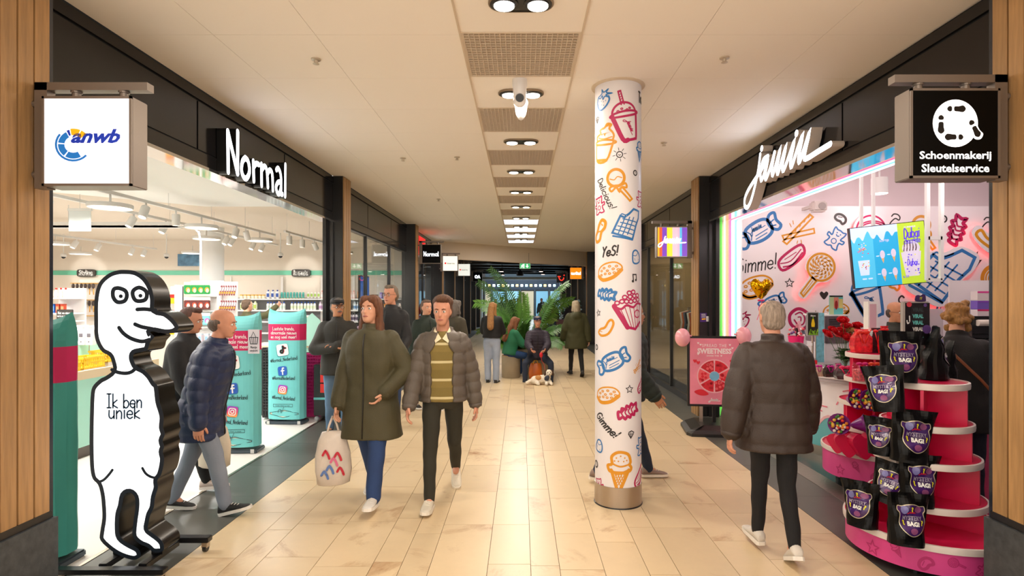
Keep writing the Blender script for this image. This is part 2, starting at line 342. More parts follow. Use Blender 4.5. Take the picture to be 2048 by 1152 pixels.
# ================================================================ SETTING
def floormat(name, base, stain, rough, rnd, sc=1.3, amt=.75, hs=.03):
 m = bpy.data.materials.new(name); m.use_nodes = True; nt = m.node_tree; b = nt.nodes['Principled BSDF']; N = nt.nodes.new; L = nt.links.new
 g = N('ShaderNodeNewGeometry'); oi = N('ShaderNodeObjectInfo')
 off = N('ShaderNodeVectorMath'); off.operation = 'SCALE'; off.inputs[0].default_value = (37, 21, 9); L(oi.outputs['Random'], off.inputs['Scale'])
 ad = N('ShaderNodeVectorMath'); ad.operation = 'ADD'; L(g.outputs['Position'], ad.inputs[0]); L(off.outputs[0], ad.inputs[1])
 n1 = N('ShaderNodeTexNoise'); n1.inputs['Scale'].default_value = sc; n1.inputs['Detail'].default_value = 9; n1.inputs['Roughness'].default_value = .68; n1.inputs['Distortion'].default_value = .6
 L(ad.outputs[0], n1.inputs[0])
 r1 = N('ShaderNodeMapRange'); r1.inputs[1].default_value = .565; r1.inputs[2].default_value = .70; r1.inputs[4].default_value = amt; L(n1.outputs[0], r1.inputs[0])
 n2 = N('ShaderNodeTexNoise'); n2.inputs['Scale'].default_value = sc * 9; n2.inputs['Detail'].default_value = 6; n2.inputs['Roughness'].default_value = .7; L(ad.outputs[0], n2.inputs[0])
 r2 = N('ShaderNodeMapRange'); r2.inputs[1].default_value = .3; r2.inputs[2].default_value = .7; r2.inputs[3].default_value = 1 - hs; r2.inputs[4].default_value = 1 + hs; L(n2.outputs[0], r2.inputs[0])
 r3 = N('ShaderNodeMapRange'); r3.inputs[3].default_value = 1 - rnd; r3.inputs[4].default_value = 1 + rnd; L(oi.outputs['Random'], r3.inputs[0])
 mu = N('ShaderNodeMath'); mu.operation = 'MULTIPLY'; L(r2.outputs[0], mu.inputs[0]); L(r3.outputs[0], mu.inputs[1])
 mx = N('ShaderNodeMix'); mx.data_type = 'RGBA'; L(r1.outputs[0], mx.inputs[0]); mx.inputs[6].default_value = H(base); mx.inputs[7].default_value = H(stain)
 n3 = N('ShaderNodeMath'); n3.operation = 'MULTIPLY'; L(r1.outputs[0], n3.inputs[0]); L(n2.outputs[0], n3.inputs[1]); n3.use_clamp = True
 n4 = N('ShaderNodeMath'); n4.operation = 'MULTIPLY'; L(n3.outputs[0], n4.inputs[0]); n4.inputs[1].default_value = 1.5; n4.use_clamp = True; L(n4.outputs[0], mx.inputs[0])
 hv = N('ShaderNodeHueSaturation'); L(mx.outputs[2], hv.inputs['Color']); L(mu.outputs[0], hv.inputs['Value']); L(hv.outputs[0], b.inputs['Base Color'])
 r4 = N('ShaderNodeMapRange'); r4.inputs[3].default_value = rough - .05; r4.inputs[4].default_value = rough + .1; L(n2.outputs[0], r4.inputs[0]); L(r4.outputs[0], b.inputs['Roughness'])
 return m
mTile = floormat('sandstone', '#d2bc98', '#8f5c2a', .31, .065, amt=1)
mSlate = floormat('slate', '#4f504c', '#5e5c55', .34, .08, sc=2, amt=.5, hs=.12)
mGrout = mat('grout', '#6b5a48', .8)
mBlack = mat('black_metal', '#1b1a1b', .28, spec=.6)
mFascia = mat('fascia_gloss', '#171618', .12, spec=.4)
mFasciaD = mat('fascia_gap', '#050505', .6)
mCeil = mat('ceiling_board', '#f8efe3', .75)
mBeam = mat('beam_beige', '#dccdb9', .7)
mWhite = mat('white_paint', '#efefed', .55)
mTrimB = mat('beige_trim', '#d3c0a8', .6)
mWood = mat('oak', '#a37d50', .5, noise=.22, nscale=6, stretch=(6, 6, .5), bump=.15, bscale=18, rnd=.12)
mStone = mat('bluestone', '#3e4245', .45, noise=.3, nscale=22, bump=.15, bscale=40)
mSteel = mat('brushed_steel', '#b7aa9c', .28, metal=1, bump=.12, bscale=60, stretch=(30, 30, .4))
mChrome = mat('chrome', '#c9c9c9', .08, metal=1)
mGlass = glassmat('shop_glass', (.96, .98, .97))
mVoid = mat('dark_void', '#0b0b0c', .9)
mGrille = mat('grille_paint', '#d9c8b2', .6)
mSignM = mat('sign_metal', '#8b8178', .42, metal=.7)
mLit = mat('lit_white', '#ffffff', .4, emit=1.25)
mLetterLit = mat('lit_letter', '#f4f8ff', .4, emit=2.6)
mBlackP = mat('black_plastic', '#101011', .35)
mPinkwall = mat('shop_wall_white', '#efe9ec', .6)
mEpoxy = mat('white_epoxy', '#e6e2dc', .3)
mCream = mat('cream_wall', '#e6ddd1', .7)
# floor
fl = M().box(-2.76, 2.72, -4, 37, -.06, -.006); floor = struct('floor', fl, mGrout, rc=0)
colsx = [-2.185, -1.85, -1.667, -1.303, -.94, -.756, -.573, -.209, .061, .242, .517, .786, .972, 1.33, 1.60, 1.96, 2.24]
rnd = random.Random(3); stuff = M()
for i in range(len(colsx) - 1):
 x0, x1 = colsx[i], colsx[i + 1]; y = 3.05 - rnd.random() * .5
 while y < 37:
  L_ = rnd.choice((.55, .64, .73, .73, .8, .8)) if y < 15 else .75
  if y < 15.2:
   b = M().box(x0 + .0018, x1 - .0018, y + .0018, min(y + L_, 37) - .0018, -.008, rnd.uniform(-.0004, .0004))
   mk('floor_tile', b, mTile, floor)
  else: stuff.box(x0 + .0018, x1 - .0018, y + .002, min(y + L_, 37) - .002, -.008, 0)
  y += L_
 y = -4
stuff.box(-2.185, 2.24, -4, 2.5, -.008, 0)
mk('floor_tile', stuff, mTile, floor, kind='stuff', rc=0)
for a, b_ in ((-2.76, -2.187), (2.242, 2.72)):
 y = 2.2; mk('slate_tile', M().box(a, b_, -4, 2.2, -.008, 0), mSlate, floor)
 while y < 36.9:
  L_ = .9; mk('slate_tile', M().box(a + .001, b_ - .001, y + .0015, min(y + L_, 37) - .0015, -.008, rnd.uniform(-.0003, .0003)), mSlate, floor); y += L_
struct('floor_shop_left', M().box(-12.5, -2.77, 1, 15, -.06, 0), mEpoxy)
struct('trim_threshold_left', M().box(-2.79, -2.762, 3.1, 8.2, -.02, .004), mSteel)
struct('floor_shop_right', M().box(2.87, 9.5, 1, 15, -.06, 0), mat('candy_floor', '#2e3837', .2, noise=.15))
th = M().box(2.67, 2.868, 2.2, 8.22, -.05, .004)
thr = struct('trim_threshold_right', th, mat('tread_steel', '#9a948c', .35, metal=.8, bump=.5, bscale=40))
st = M();
for k in range(150):
 for j in range(4):
  yy = 2.6 + k * .0372; xx = 2.69 + j * .046 + (k % 2) * .02; st.obox((xx, yy, .0045), (.012, .006 * (1 if k % 2 else -1), 0), (-.003, .005, 0), (0, 0, .0015))
mk('tread_stud', st, mat('tread_stud', '#c9c2b8', .3, metal=.8), thr, kind='stuff')
# ceiling
ceil = struct('ceiling', M().box(-2.69, 2.72, -4, 22, ZC + .015, ZC + .1), mat('ceiling_gap', '#9a8a78', .9), rc=0)
for lane in ((-2.69, -2.05), (-2.05, -1.37), (-1.37, -.405), (.405, 1.2), (1.2, 2.02), (2.02, 2.72)):
 y = 3.83 - .75 * 10
 while y < 21.9:
  mk('ceiling_panel', M().box(lane[0] + .0015, lane[1] - .0015, y + .0015, y + .7485, ZC, ZC + .014), mCeil, ceil); y += .75
for s in (-1, 1): mk('edge_trim', M().box(s * .405 - .006, s * .405 + .006, -4, 18.25, ZC - .008, ZC + .01), mTrimB, ceil)
mk('strip_end', M().box(-.405, .405, 18.25, 22, ZC, ZC + .014), mCeil, ceil)
gm = M()
for i in range(23): x = -.385 + i * .035; gm.box(x - .0022, x + .0022, 0, .74, 0, .03)
for i in range(19): y = .01 + i * .04; gm.box(-.393, .393, y - .0022, y + .0022, .002, .03)
gm.box(-.4, -.388, 0, .74, -.002, .03); gm.box(.388, .4, 0, .74, -.002, .03); gm.box(-.4, .4, -.008, .006, -.002, .03); gm.box(-.4, .4, .734, .748, -.002, .03)
gmesh = None
mSky = mat('grille_light', '#dfeaff', .5, emit=3.2)
mLens = mat('lamp_lens', '#fff4e2', .4, emit=9)
mRing = mat('lamp_ring', '#8f7d68', .4, metal=.5)
def stad(a, r, n=10):
 return [(a + r * math.cos(R(-90 + 180 * i / n)), r * math.sin(R(-90 + 180 * i / n))) for i in range(n + 1)] + [(-a + r * math.cos(R(90 + 180 * i / n)), r * math.sin(R(90 + 180 * i / n))) for i in range(n + 1)]
DLtpl = None
for k in range(-5, 10):
 y0 = 3.80 + 1.5 * k
 g = thing('ceiling_grille', '', 'grille', (0, y0, ZC - .002))
 if gmesh is None: go = mk('grille_lattice', gm, mGrille, g, rc=0); gmesh = go
 else: go = gmesh.copy(); COL.objects.link(go); go.parent = g
 if k >= 6: go.scale = (1, 1, .06)
 mk('light_panel' if k >= 6 else 'backing', M().box(-.395, .395, .0, .74, .004, .006) if k >= 6 else M().box(-.395, .395, 0, .74, .06, .07), mSky if k >= 6 else mat('grille_back', '#6f6252', .9), g, rc=0)
 g['label'] = ('square-mesh ceiling grille lit cool white from above' if k >= 6 else 'unlit square-mesh ventilation grille in the ceiling strip') + [', nearest the camera', ', just before the camera dome', ', behind the camera dome', ', third mesh along the strip', ', fourth along the strip', ', fifth along the strip', ', first bright one', ', second bright one', ', third bright one', ', last one before the beam'][k] if k >= 0 else 'square-mesh ventilation grille overhead behind the viewpoint'
 g['group'] = 'mesh grilles in the central ceiling strip'
 mk('strip_panel', M().box(-.399, .399, y0 + .75, y0 + 1.49, ZC + .001, ZC + .012), mCeil, ceil)
for k in range(-3, 10):
 y = 3.41 + 1.5 * k
 t = thing('twin_downlight', '', 'ceiling light', (0, y, ZC)) if DLtpl is None else dup(DLtpl, (0, y, ZC))
 if DLtpl is None:
  DLtpl = t
  a = M(); o_ = stad(.095, .1, 12); i_ = stad(.095, .088, 12)
  for z0, z1 in ((-.012, 0),):
   for q in range(len(o_)):
    w_ = (q + 1) % len(o_); a.add([(o_[q][0], o_[q][1], z0), (o_[w_][0], o_[w_][1], z0), (i_[w_][0], i_[w_][1], z0 - .002), (i_[q][0], i_[q][1], z0 - .002), (o_[q][0], o_[q][1], z1), (o_[w_][0], o_[w_][1], z1)], [(0, 1, 2, 3), (0, 4, 5, 1)])
  mk('trim_ring', a, mRing, t, rc=0)
  mk('inner_plate', M().prism(stad(.095, .09, 12), lambda u, v, z: (u, v, z), -.010, -.004), mBlackP, t, rc=0)
  for s in (-1, 1):
   rr = M().lathe([(.085, -.006), (.085, -.016), (.072, -.018), (.068, -.024), (.064, -.024), (.064, -.006)], (s * .1, 0, 0), 24); ro = mk('gimbal_ring', rr, mBlackP, t, smooth='angle', rc=0)
   mk('lens', M().lathe([(.06, -.012), (.06, -.028), (.02, -.031)], (s * .1, 0, 0), 20), mLens, ro, rc=0)
 t['label'] = ['twin round recessed downlight at the top edge over the walkway', 'twin downlight hidden partly by the dome camera', 'twin downlight, first past the dome camera', 'twin downlight, second past the dome camera', 'twin downlight, third past the dome camera', 'twin downlight, fourth past the dome camera', 'twin downlight between the two nearest bright meshes', 'twin downlight between middle bright meshes', 'twin downlight between last bright meshes', 'farthest twin downlight by the beam'][k] if k >= 0 else 'twin recessed downlight behind the viewpoint'
 t['group'] = 'twin downlights in the ceiling strip'
# fascias (s = -1 left, 1 right)
def mir(s, x): return s * x
def bxm(mb, s, a, b, y0, y1, z0, z1, mi=None):
 x0, x1 = sorted((s * a, s * b)); return mb.box(x0, x1, y0, y1, z0, z1, mi)
for s, XF, nm, secs in ((-1, 2.69, 'left', ((3.12, 8.23, (4.78, 6.54)), (8.56, 13.5, (10.1, 11.9)), (13.83, 17.6, (15.6,)))), (1, 2.70, 'right', ((3.12, 8.23, (4.83, 6.54)), (8.56, 13.5, (10.44, 12.3)), (13.83, 21.4, (16, 18.5))))):
 for n_, (ya, yb, js) in enumerate(secs):
  bk = M(); bxm(bk, s, XF + .012, XF + .16, ya, yb, 2.80, ZC + .02)
  fa = struct('wall_fascia_' + nm, bk, mFasciaD)
  a = M(); bxm(a, s, XF - .01, XF + .012, ya, yb, 3.345, ZC - .02); mk('top_band', a, mFascia, fa, wd=1)
  ys = [ya] + list(js) + [yb]
  for q in range(len(ys) - 1):
   a = M(); bxm(a, s, XF, XF + .012, ys[q] + .012, ys[q + 1] - .012, 2.93, 3.33); mk('fascia_panel', a, mFascia, fa, wd=1)
  a = M(); bxm(a, s, XF - .004, XF + .012, ya, yb, 2.80, 2.915); mk('bottom_band', a, mFascia, fa, wd=1)
  if n_ == 0:
   a = M(); bxm(a, s, XF + .0, XF + .2, ya, yb, 2.785, 2.80); bxm(a, s, XF - .012, XF, ya, yb, 2.78, 2.805); mk('sliding_track', a, mChrome, fa, wd=1)
# pillars
def pillar(s, y0, y1, x0, x1, nm, near=False):
 a = M(); bxm(a, s, x0 + .012, x1, y0, y1, .0 if not near else .525, ZC)
 p = struct('pillar_' + nm, a, mBlack)
 n = int(round((y1 - y0) / .1))
 for i in range(n):
  w_ = (y1 - y0) / n; b = M(); bxm(b, s, x0 - .006, x0 + .012, y1 - i * w_ - w_ + (.012 if not near else .008), y1 - i * w_ - (.0 if i == 0 else .003), .54 if near else .0, ZC - .01)
  mk('oak_slat', b, mWood, p, wd=1)
 return p
for s, nm in ((-1, 'left'), (1, 'right')):
 p = pillar(s, 1.9, 3.09, 2.54, 2.86, 'near_' + nm, True)
 a = M(); bxm(a, s, 2.515, 2.88, 1.9, 3.125, 0, .50); mk('stone_plinth', a, mStone, p, wd=1)
 a = M(); bxm(a, s, 2.53, 2.57, 1.9, 3.10, .502, .54); mk('plinth_rail', a, mBlack, p, wd=1)
 a = M(); bxm(a, s, 2.535, 2.88, 3.09, 3.115, .50, ZC); mk('edge_profile', a, mat('edge_blue_sheen', '#202630', .2, spec=.7), p, wd=1)  # black edge, its blue sheen put into the base colour
 pillar(s, 8.23, 8.56, 2.54, 2.84, 'middle_' + nm)
 pillar(s, 13.5, 13.83, 2.47, 2.80, 'far_' + nm)
 a = M(); bxm(a, s, 2.76, 2.80, 8.14, 8.23, 0, 2.8); bxm(a, s, 2.68, 2.72, 8.19, 8.23, 0, 2.8); struct('trim_jamb_' + nm, a, mBlack)
# glazing between pillars
for s, nm, ml in ((-1, 'left', (10.1, 11.9)), (1, 'right', (10.44, 12.3))):
 ys = [8.56] + list(ml) + [13.5]
 a = M(); bxm(a, s, 2.71, 2.76, 8.56, 13.5, 0, .1); bxm(a, s, 2.72, 2.75, 8.56, 13.5, 2.78, 2.81)
 w_ = struct('window_' + nm, a, mBlack)
 for y in ml: b = M(); bxm(b, s, 2.705, 2.765, y - .02, y + .02, .1, 2.79); mk('mullion', b, mBlack, w_, wd=1)
 for q in range(3): b = M(); bxm(b, s, 2.73, 2.742, ys[q] + .02, ys[q + 1] - .02, .1, 2.79); mk('pane', b, mGlass, w_, wd=1)
# slanted beam
def quadprism(pts, z0, z1): return M().prism(pts, lambda u, v, t: (u, v, t), z0, z1)
struct('ceiling_beam', quadprism([(-2.72, 17.3), (2.72, 21.7), (2.72, 22.1), (-2.72, 17.7)], 2.92, ZC + .02), mBeam)
a = M()
for i, (x, y) in enumerate(((-2.7, 17.29), (2.7, 21.68))): pass
struct('trim_beam_edge', quadprism([(-2.72, 17.28), (2.72, 21.68), (2.72, 21.72), (-2.72, 17.32)], 2.905, 2.925), mTrimB)
# far zone
struct('ceiling_far', quadprism([(-2.9, 17.7), (2.9, 22.1), (2.9, 37), (-2.9, 37)], 3.32, 3.5), mat('dark_ceiling', '#24262a', .35))
for k in range(7):
 y = 20.4 + k * 2.4; struct('ceiling_far_beam', quadprism([(-2.9, y), (2.9, y + 1.2), (2.9, y + 1.3), (-2.9, y + .1)], 3.22, 3.33), mBlack)
for s, nm in ((-1, 'left'), (1, 'right')):
 ps = (17.9, 21.2, 24.5, 27.8, 31.1, 34.4) if s < 0 else (21.4, 24.7, 28.0, 31.3, 34.6)
 for y in ps: pillar(s, y, y + .33, 2.45, 2.8, 'back_' + nm)
 y0 = 13.83
 a = M(); bxm(a, s, 2.70, 2.8, 17.6 if s < 0 else 21.4, 37, 2.85, 3.35); struct('wall_far_fascia_' + nm, a, mBlack)
 yy = [13.83] + [p for p in ps] + [37]
 for q in range(len(yy) - 1):
  ya = yy[q] + (.33 if q else 0); yb = yy[q + 1]
  if yb - ya < .5: continue
  a = M(); bxm(a, s, 2.69, 2.75, ya, yb, 0, .1); bxm(a, s, 2.69, 2.75, ya, yb, 2.78, 2.86); bxm(a, s, 2.69, 2.75, (ya + yb) / 2 - .025, (ya + yb) / 2 + .025, .1, 2.8)
  w_ = struct('window_far_' + nm, a, mat('alu_frame', '#6a6a6c', .3, metal=.8) if q % 2 else mBlack)
  for h in (0, 1):
   b = M(); m_ = (ya + yb) / 2; bxm(b, s, 2.715, 2.725, (ya, m_)[h] + .02, (m_, yb)[h] - .02, .1, 2.78); mk('pane', b, mGlass, w_, wd=1)
 a = M(); bxm(a, s, 5.0, 5.1, 14.9, 37, 0, 3.4); struct('wall_far_shops_' + nm, a, mat('far_shop_wall', '#a8a39b', .7))
 a = M(); bxm(a, s, 2.8, 5.1, 14.9, 37, 3.0, 3.1); struct('ceiling_far_shops_' + nm, a, mat('far_shop_ceiling', '#8d8a86', .7))
 a = M(); bxm(a, s, 2.76, 5.1, 14.9, 37, -.05, 0); struct('floor_far_shops_' + nm, a, mat('far_shop_floor', '#77706a', .3))
 for y in (16.2, 20.0, 23.2, 26.5, 30, 33.3): lamp('shop_lamp', 'AREA', (s * 3.7, y, 2.97), 14, (.9, .95, 1) if s < 0 else (1, .88, .72), .35)
# atrium beyond the portal
a = M(); a.box(-2.66, -2.5, 36.9, 37.2, 0, 3.05); a.box(2.5, 2.66, 36.9, 37.2, 0, 3.05); a.box(-2.66, 2.66, 36.9, 37.2, 2.93, 3.1)
struct('trim_portal', a, mat('portal_grey', '#d4dadd', .4))
struct('floor_atrium', M().box(-9, 9, 37.2, 58, -.06, 0), mat('atrium_floor', '#9fa9ad', .12))
struct('wall_atrium_back', M().box(-9, 9, 57.5, 57.8, 0, 7), mat('atrium_wall', '#7d8c96', .5))
struct('wall_atrium_left', M().box(-9.2, -9, 37, 58, 0, 7), mat('atrium_wall', '#7d8c96'))
struct('wall_atrium_right', M().box(9, 9.2, 37, 58, 0, 7), mat('atrium_wall', '#7d8c96'))
struct('ceiling_atrium', M().box(-9, 9, 37, 58, 6.9, 7), mat('atrium_ceiling', '#cfd8dc', .5))
for k in range(9):
 x = -5.2 + k * 1.3
 b = M().box(x, x + 1.15, 52.0, 52.1, .15, 2.3); w_ = struct('window_atrium', b, mat('atrium_lit', ('#bfe0ea', '#d8c9ae', '#9fd0e0')[k % 3], .4, emit=.9)) if False else struct('window_atrium', M().box(x, x + 1.2, 52.06, 52.12, 0, 2.5), mBlack)
 mk('pane', M().box(x + .06, x + 1.14, 52.03, 52.05, .15, 2.4), mat('atrium_pane_%d' % (k % 3), ('#7fa4b4', '#a3937a', '#6890a2')[k % 3], .2, emit=.5), w_, wd=1)
struct('wall_atrium_sign_band', M().box(-5.3, 5.3, 51.9, 52.15, 2.5, 3.5), mat('band_dark', '#142434', .3))
bnd = M()
for k in range(16): bnd.box(-3.4 + k * .42, -3.4 + k * .42 + .22, 51.87, 51.9, 2.8, 3.0, k % 3)
struct('trim_atrium_lights', bnd, [mat('bl1', '#bfe6ff', .3, emit=2.5), mat('bl2', '#ffd37a', .3, emit=2), mat('bl3', '#ffffff', .3, emit=2.5)])
for x in (-4.2, -3.1, 3.4, 4.5): struct('pillar_atrium', M().box(x, x + .35, 44, 44.4, 0, 7), mBlack)
# round column with printed sweets
CX, CY, CR = (1236 - EX) * 4.776 / F, 4.776, .190
colm = M().lathe([(CR, .16), (CR, ZC)], (CX, CY, 0), 64); column = struct('pillar_round', colm, mat('column_wrap', '#e3dfe2', .38), smooth='angle', rc=0)
mk('steel_base', M().lathe([(CR + .004, 0), (CR + .004, .17), (CR - .004, .172)], (CX, CY, 0), 64), mSteel, column, smooth='angle')
mk('base_seal', M().lathe([(CR + .01, 0), (CR + .008, .008), (CR, .01)], (CX, CY, 0), 48), mBlackP, column, smooth='angle')
mk('ceiling_collar', M().lathe([(CR + .015, ZC - .012), (CR + .03, ZC - .004), (CR + .03, ZC)], (CX, CY, 0), 48), mTrimB, column, smooth='angle')
cth0 = math.atan2(-CX, -CY)
def colmap(px, py):
 sx = max(-.985, min(.985, (px - 1236) / 46)); th = math.asin(sx); dd = CY - CR * math.cos(th)
 return th * CR, EH - (py - EY) * dd / F, dd
def colfn(u, v):
 th = u / CR; dx, dy = -CX, -CY; L_ = math.hypot(dx, dy); nx, ny = dx / L_, dy / L_; tx, ty = -ny, nx
 if tx < 0: tx, ty = -tx, -ty
 r = CR + .0012
 return (CX + (nx * math.cos(th) + tx * math.sin(th)) * r, CY + (ny * math.cos(th) + ty * math.sin(th)) * r, v)
# Normal shop shell
struct('wall_left_shop_back', M().box(-12.5, -2.8, 14.5, 14.7, 0, 3.3), mCream)
struct('trim_green_stripe', M().box(-12.5, -2.85, 14.475, 14.5, 2.285, 2.395), mat('stripe_green', '#6fc4a6', .5))
struct('wall_left_shop_side', M().box(-12.6, -12.5, 1, 14.7, 0, 3.3), mCream)
struct('wall_left_shop_front', M().box(-12.6, -2.9, 1, 1.2, 0, 3.3), mCream)
struct('ceiling_left_shop', M().box(-12.6, -2.86, 1, 14.7, 3.17, 3.4), mat('cream_ceiling', '#ddd1c2', .75))
struct('ceiling_left_shop_soffit', M().prism([(-2.86, 1), (-2.86, 8.4), (-4.6, 8.4), (-7.4, 6.0), (-12, 6.0), (-12, 1)], lambda u, v, t: (u, v, t), 3.03, 3.17), mWhite)
struct('pillar_white_round', M().lathe([(.23, 0), (.23, 3.17)], (-6.45, 12.0, 0), 32), mat('column_white', '#eef1f3', .5), smooth='angle')
# candy shop shell
YB = 8.3
struct('wall_right_shop_back', M().box(2.85, 9.5, YB, YB + .15, 0, 3.02), mPinkwall)
struct('wall_right_shop_upper', M().box(2.85, 9.5, YB + .25, YB + .3, 2.9, 4.0), mat('upper_wall', '#dccdd0', .7))
struct('ceiling_right_shop', M().box(2.86, 9.5, 1, 8.6, 3.75, 3.85), mat('candy_ceiling', '#e6dcde', .7))
struct('wall_right_shop_side', M().box(9.5, 9.6, 1, 8.6, 0, 3.8), mPinkwall)
struct('wall_right_shop_front', M().box(2.9, 9.6, 1, 1.2, 0, 3.8), mPinkwall)
struct('trim_ceiling_lip', M().box(2.86, 2.9, 1, 8.6, 2.8, 3.85), mPinkwall)
# clothing shop shell behind the right glazing
struct('wall_right_boutique_back', M().box(5.2, 5.3, 8.6, 13.9, 0, 3.2), mat('boutique_wall', '#4c443c', .7))
struct('wall_right_boutique_end', M().box(2.8, 5.2, 13.9, 14.0, 0, 3.2), mat('boutique_end', '#b89c70', .7))
struct('ceiling_right_boutique', M().box(2.86, 5.3, 8.6, 14, 3.0, 3.1), mat('boutique_ceiling', '#55504a', .7))
struct('floor_right_boutique', M().box(2.73, 5.3, 8.6, 14, -.05, 0), mat('boutique_floor', '#6a6158', .25))
for y in (9.6, 11.4, 13.0): lamp('boutique_lamp', 'AREA', (3.8, y, 2.97), 10, (1, .86, .66), .2)
# LED outline of the candy shop opening
LEDS = [('green', '#63e04a', 2.86, 2.2), ('warm white', '#fff1dc', 2.91, 3.0), ('orange', '#ffb98a', 2.95, 1.7), ('pink', '#ff6fb0', 2.99, 2.2), ('white', '#ffffff', 3.03, 3.4), ('teal', '#7fe6e0', 3.07, 2.2), ('cool white', '#eef2ff', 3.12, 3.6)]
struct('trim_led_backing', M().box(2.82, 3.17, 8.235, 8.28, 0, 2.86), mWhite)
struct('trim_led_soffit', M().box(2.84, 3.17, 3.15, 8.28, 2.84, 2.88), mWhite)
for n_, c_, x, e_ in LEDS:
 b = M(); b.cyl((x, 8.215, .02), (x, 8.215, 2.80), .011, n=8); b.cyl((x, 8.215, 2.81), (x, 3.2, 2.81), .011, n=8)
 t = mk('light_tube', b, mat('led_' + n_.replace(' ', '_'), c_, .4, emit=e_ * .40), label=n_ + ' neon-style light tube outlining the sweet shop opening', cat='light tube', group='coloured light tubes round the opening', rc=0)
# ================================================================ PROJECTING SIGNS
def face_logo_anwb(t, fx):
 a = M()
 def arc(r0, r1, a0, a1, mi, n=14, cx=-.068, cy=-.018, sy=.92):
  pts = [(cx + r0 * math.cos(R(a0 + (a1 - a0) * i / n)), cy + sy * r0 * math.sin(R(a0 + (a1 - a0) * i / n))) for i in range(n + 1)] + [(cx + r1 * math.cos(R(a1 - (a1 - a0) * i / n)), cy + sy * r1 * math.sin(R(a1 - (a1 - a0) * i / n))) for i in range(n + 1)]
  a.fill(pts, fx, mi)
 arc(.045, .078, 118, 172, 0); arc(.045, .078, 178, 232, 0); arc(.045, .078, 238, 300, 0); arc(.083, .094, 140, 318, 0)
 arc(.052, .088, 66, 100, 2); arc(.052, .088, 42, 62, 2); arc(.052, .084, 104, 114, 1)
 text(a, 'anwb', fx, .045, .025, .072, .25, bold=.035, shear=.35, mi=1)
 mk('printed_emblem', a, [mat('anwb_blue_light', '#1878d0', .4, emit=.25), mat('anwb_blue', '#0c34b0', .4, emit=.25), mat('anwb_yellow', '#f0a810', .4, emit=.5)], t, rc=0)
def face_shoe(t, fx):
 a = M(); n = 40; a.fill([(.0 + .115 * math.cos(2 * math.pi * i / n), .05 + .121 * math.sin(2 * math.pi * i / n)) for i in range(n)], fx, 0)
 fx2 = lambda u, v: tuple(Vector(fx(u, v)) + Vector((0, -.0008, 0)))
 fx3 = lambda u, v: tuple(Vector(fx(u, v)) + Vector((0, -.0016, 0)))
 for cx, cy, rot in ((-.073, .05, 90), (.0, .124, 180), (-.002, -.02, 0), (.096, .028, 118)):
  c_, s_ = math.cos(R(rot)), math.sin(R(rot))
  T = lambda p: (cx + 1.18 * (p[0] * c_ - p[1] * s_), cy + 1.18 * (p[0] * s_ + p[1] * c_))
  sole = crv([(-.016, -.011), (-.034, -.014), (-.045, 0), (-.034, .014), (-.012, .012), (.004, .009), (.004, -.009)], True, 5)
  heel = crv([(.016, -.009), (.016, .009), (.028, .011), (.036, 0), (.028, -.011)], True, 5)
  if rot == 118:
   a.fill([T((p[0] * 1.2 - .002, p[1] * 1.5)) for p in sole], fx, 0)
  a.fill([T(p) for p in sole], fx2, 1); a.fill([T(p) for p in heel], fx2, 1)
 text(a, 'Schoenmakerij', fx2, .0, -.118, .052, .365, bold=.02, mi=0); text(a, 'Sleutelservice', fx2, .0, -.178, .042, .345, bold=.02, mi=0)
 mk('printed_emblem', a, [mLetterLitS, mBlackP], t, rc=0)
mLetterLitS = mat('lit_print', '#ffffff', .4, emit=1.15)
mSignBlack = mat('sign_black', '#030303', .35, spec=.12)
def shoptext(txt, fg, h, w, bold=.03, font='hand', red=False, y=0):
 def f(t, fx):
  a = M()
  if font == 'hand': hand(a, txt, fx, 0, y, h, .6, w=w, jit=.2)
  else: text(a, txt, fx, .02 if red else 0, y, h, w, bold=bold)
  mk('printed_lettering', a, fg, t, rc=0)
  if red: mk('printed_square', M().add([fx(-.17, -.02), fx(-.12, -.02), fx(-.12, .03), fx(-.17, .03)], [(0, 1, 2, 3)]), mat('red_lit', '#e0101c', .4, emit=.9), t, rc=0)
 return f
JAM = [[(125, -47)], [(385, 650), (372, 760), (352, 860), (330, 950), (308, 1020), (285, 1056), (266, 1040), (268, 985), (295, 920), (345, 840), (400, 760), (445, 665)],
  [(445, 665), (410, 690), (388, 770), (392, 845), (415, 800), (445, 665)], [(445, 690), (425, 800), (430, 835), (460, 760), (495, 635)], [(495, 635), (475, 760), (482, 805), (510, 710), (540, 605), (515, 750), (522, 792), (552, 690), (584, 585), (556, 730), (566, 768), (610, 650), (648, 545), (618, 700), (628, 738), (670, 610), (712, 500), (680, 670), (690, 700), (730, 580), (765, 475), (728, 640), (735, 682), (830, 625), (925, 568)]]
JDOTS = [(397, 603), (664, 487)]
def jamin_flat(fx, mb, cx, cy, w, h, wt, mi=None, thick=None):
 # the sign's own 2D outline: rectify the photographed strokes on the fascia plane
 pts = []
 for st in JAM[1:]: pts.append([(lambda q: (-q[1], q[2]))(PX(1420 + x / 3.84, 140 + y / 3.84, 2.58)) for x, y in st])
 dots = [(lambda q: (-q[1], q[2]))(PX(1420 + x / 3.84, 140 + y / 3.84, 2.58)) for x, y in JDOTS]
 al = [p for s_ in pts for p in s_] + dots; x0 = min(p[0] for p in al); x1 = max(p[0] for p in al); y0 = min(p[1] for p in al); y1 = max(p[1] for p in al)
 T = lambda p: (cx + ((p[0] - x0) / (x1 - x0) - .5) * w, cy + ((p[1] - y0) / (y1 - y0) - .5) * h)
 for s_ in pts: mb.stroke([T(p) for p in (crv(s_, k=3) if len(s_) > 2 else s_)], wt, fx, mi=mi, thick=thick)
 for d_ in dots: mb.stroke([T(d_)], wt * 1.25, fx, mi=mi, thick=thick)
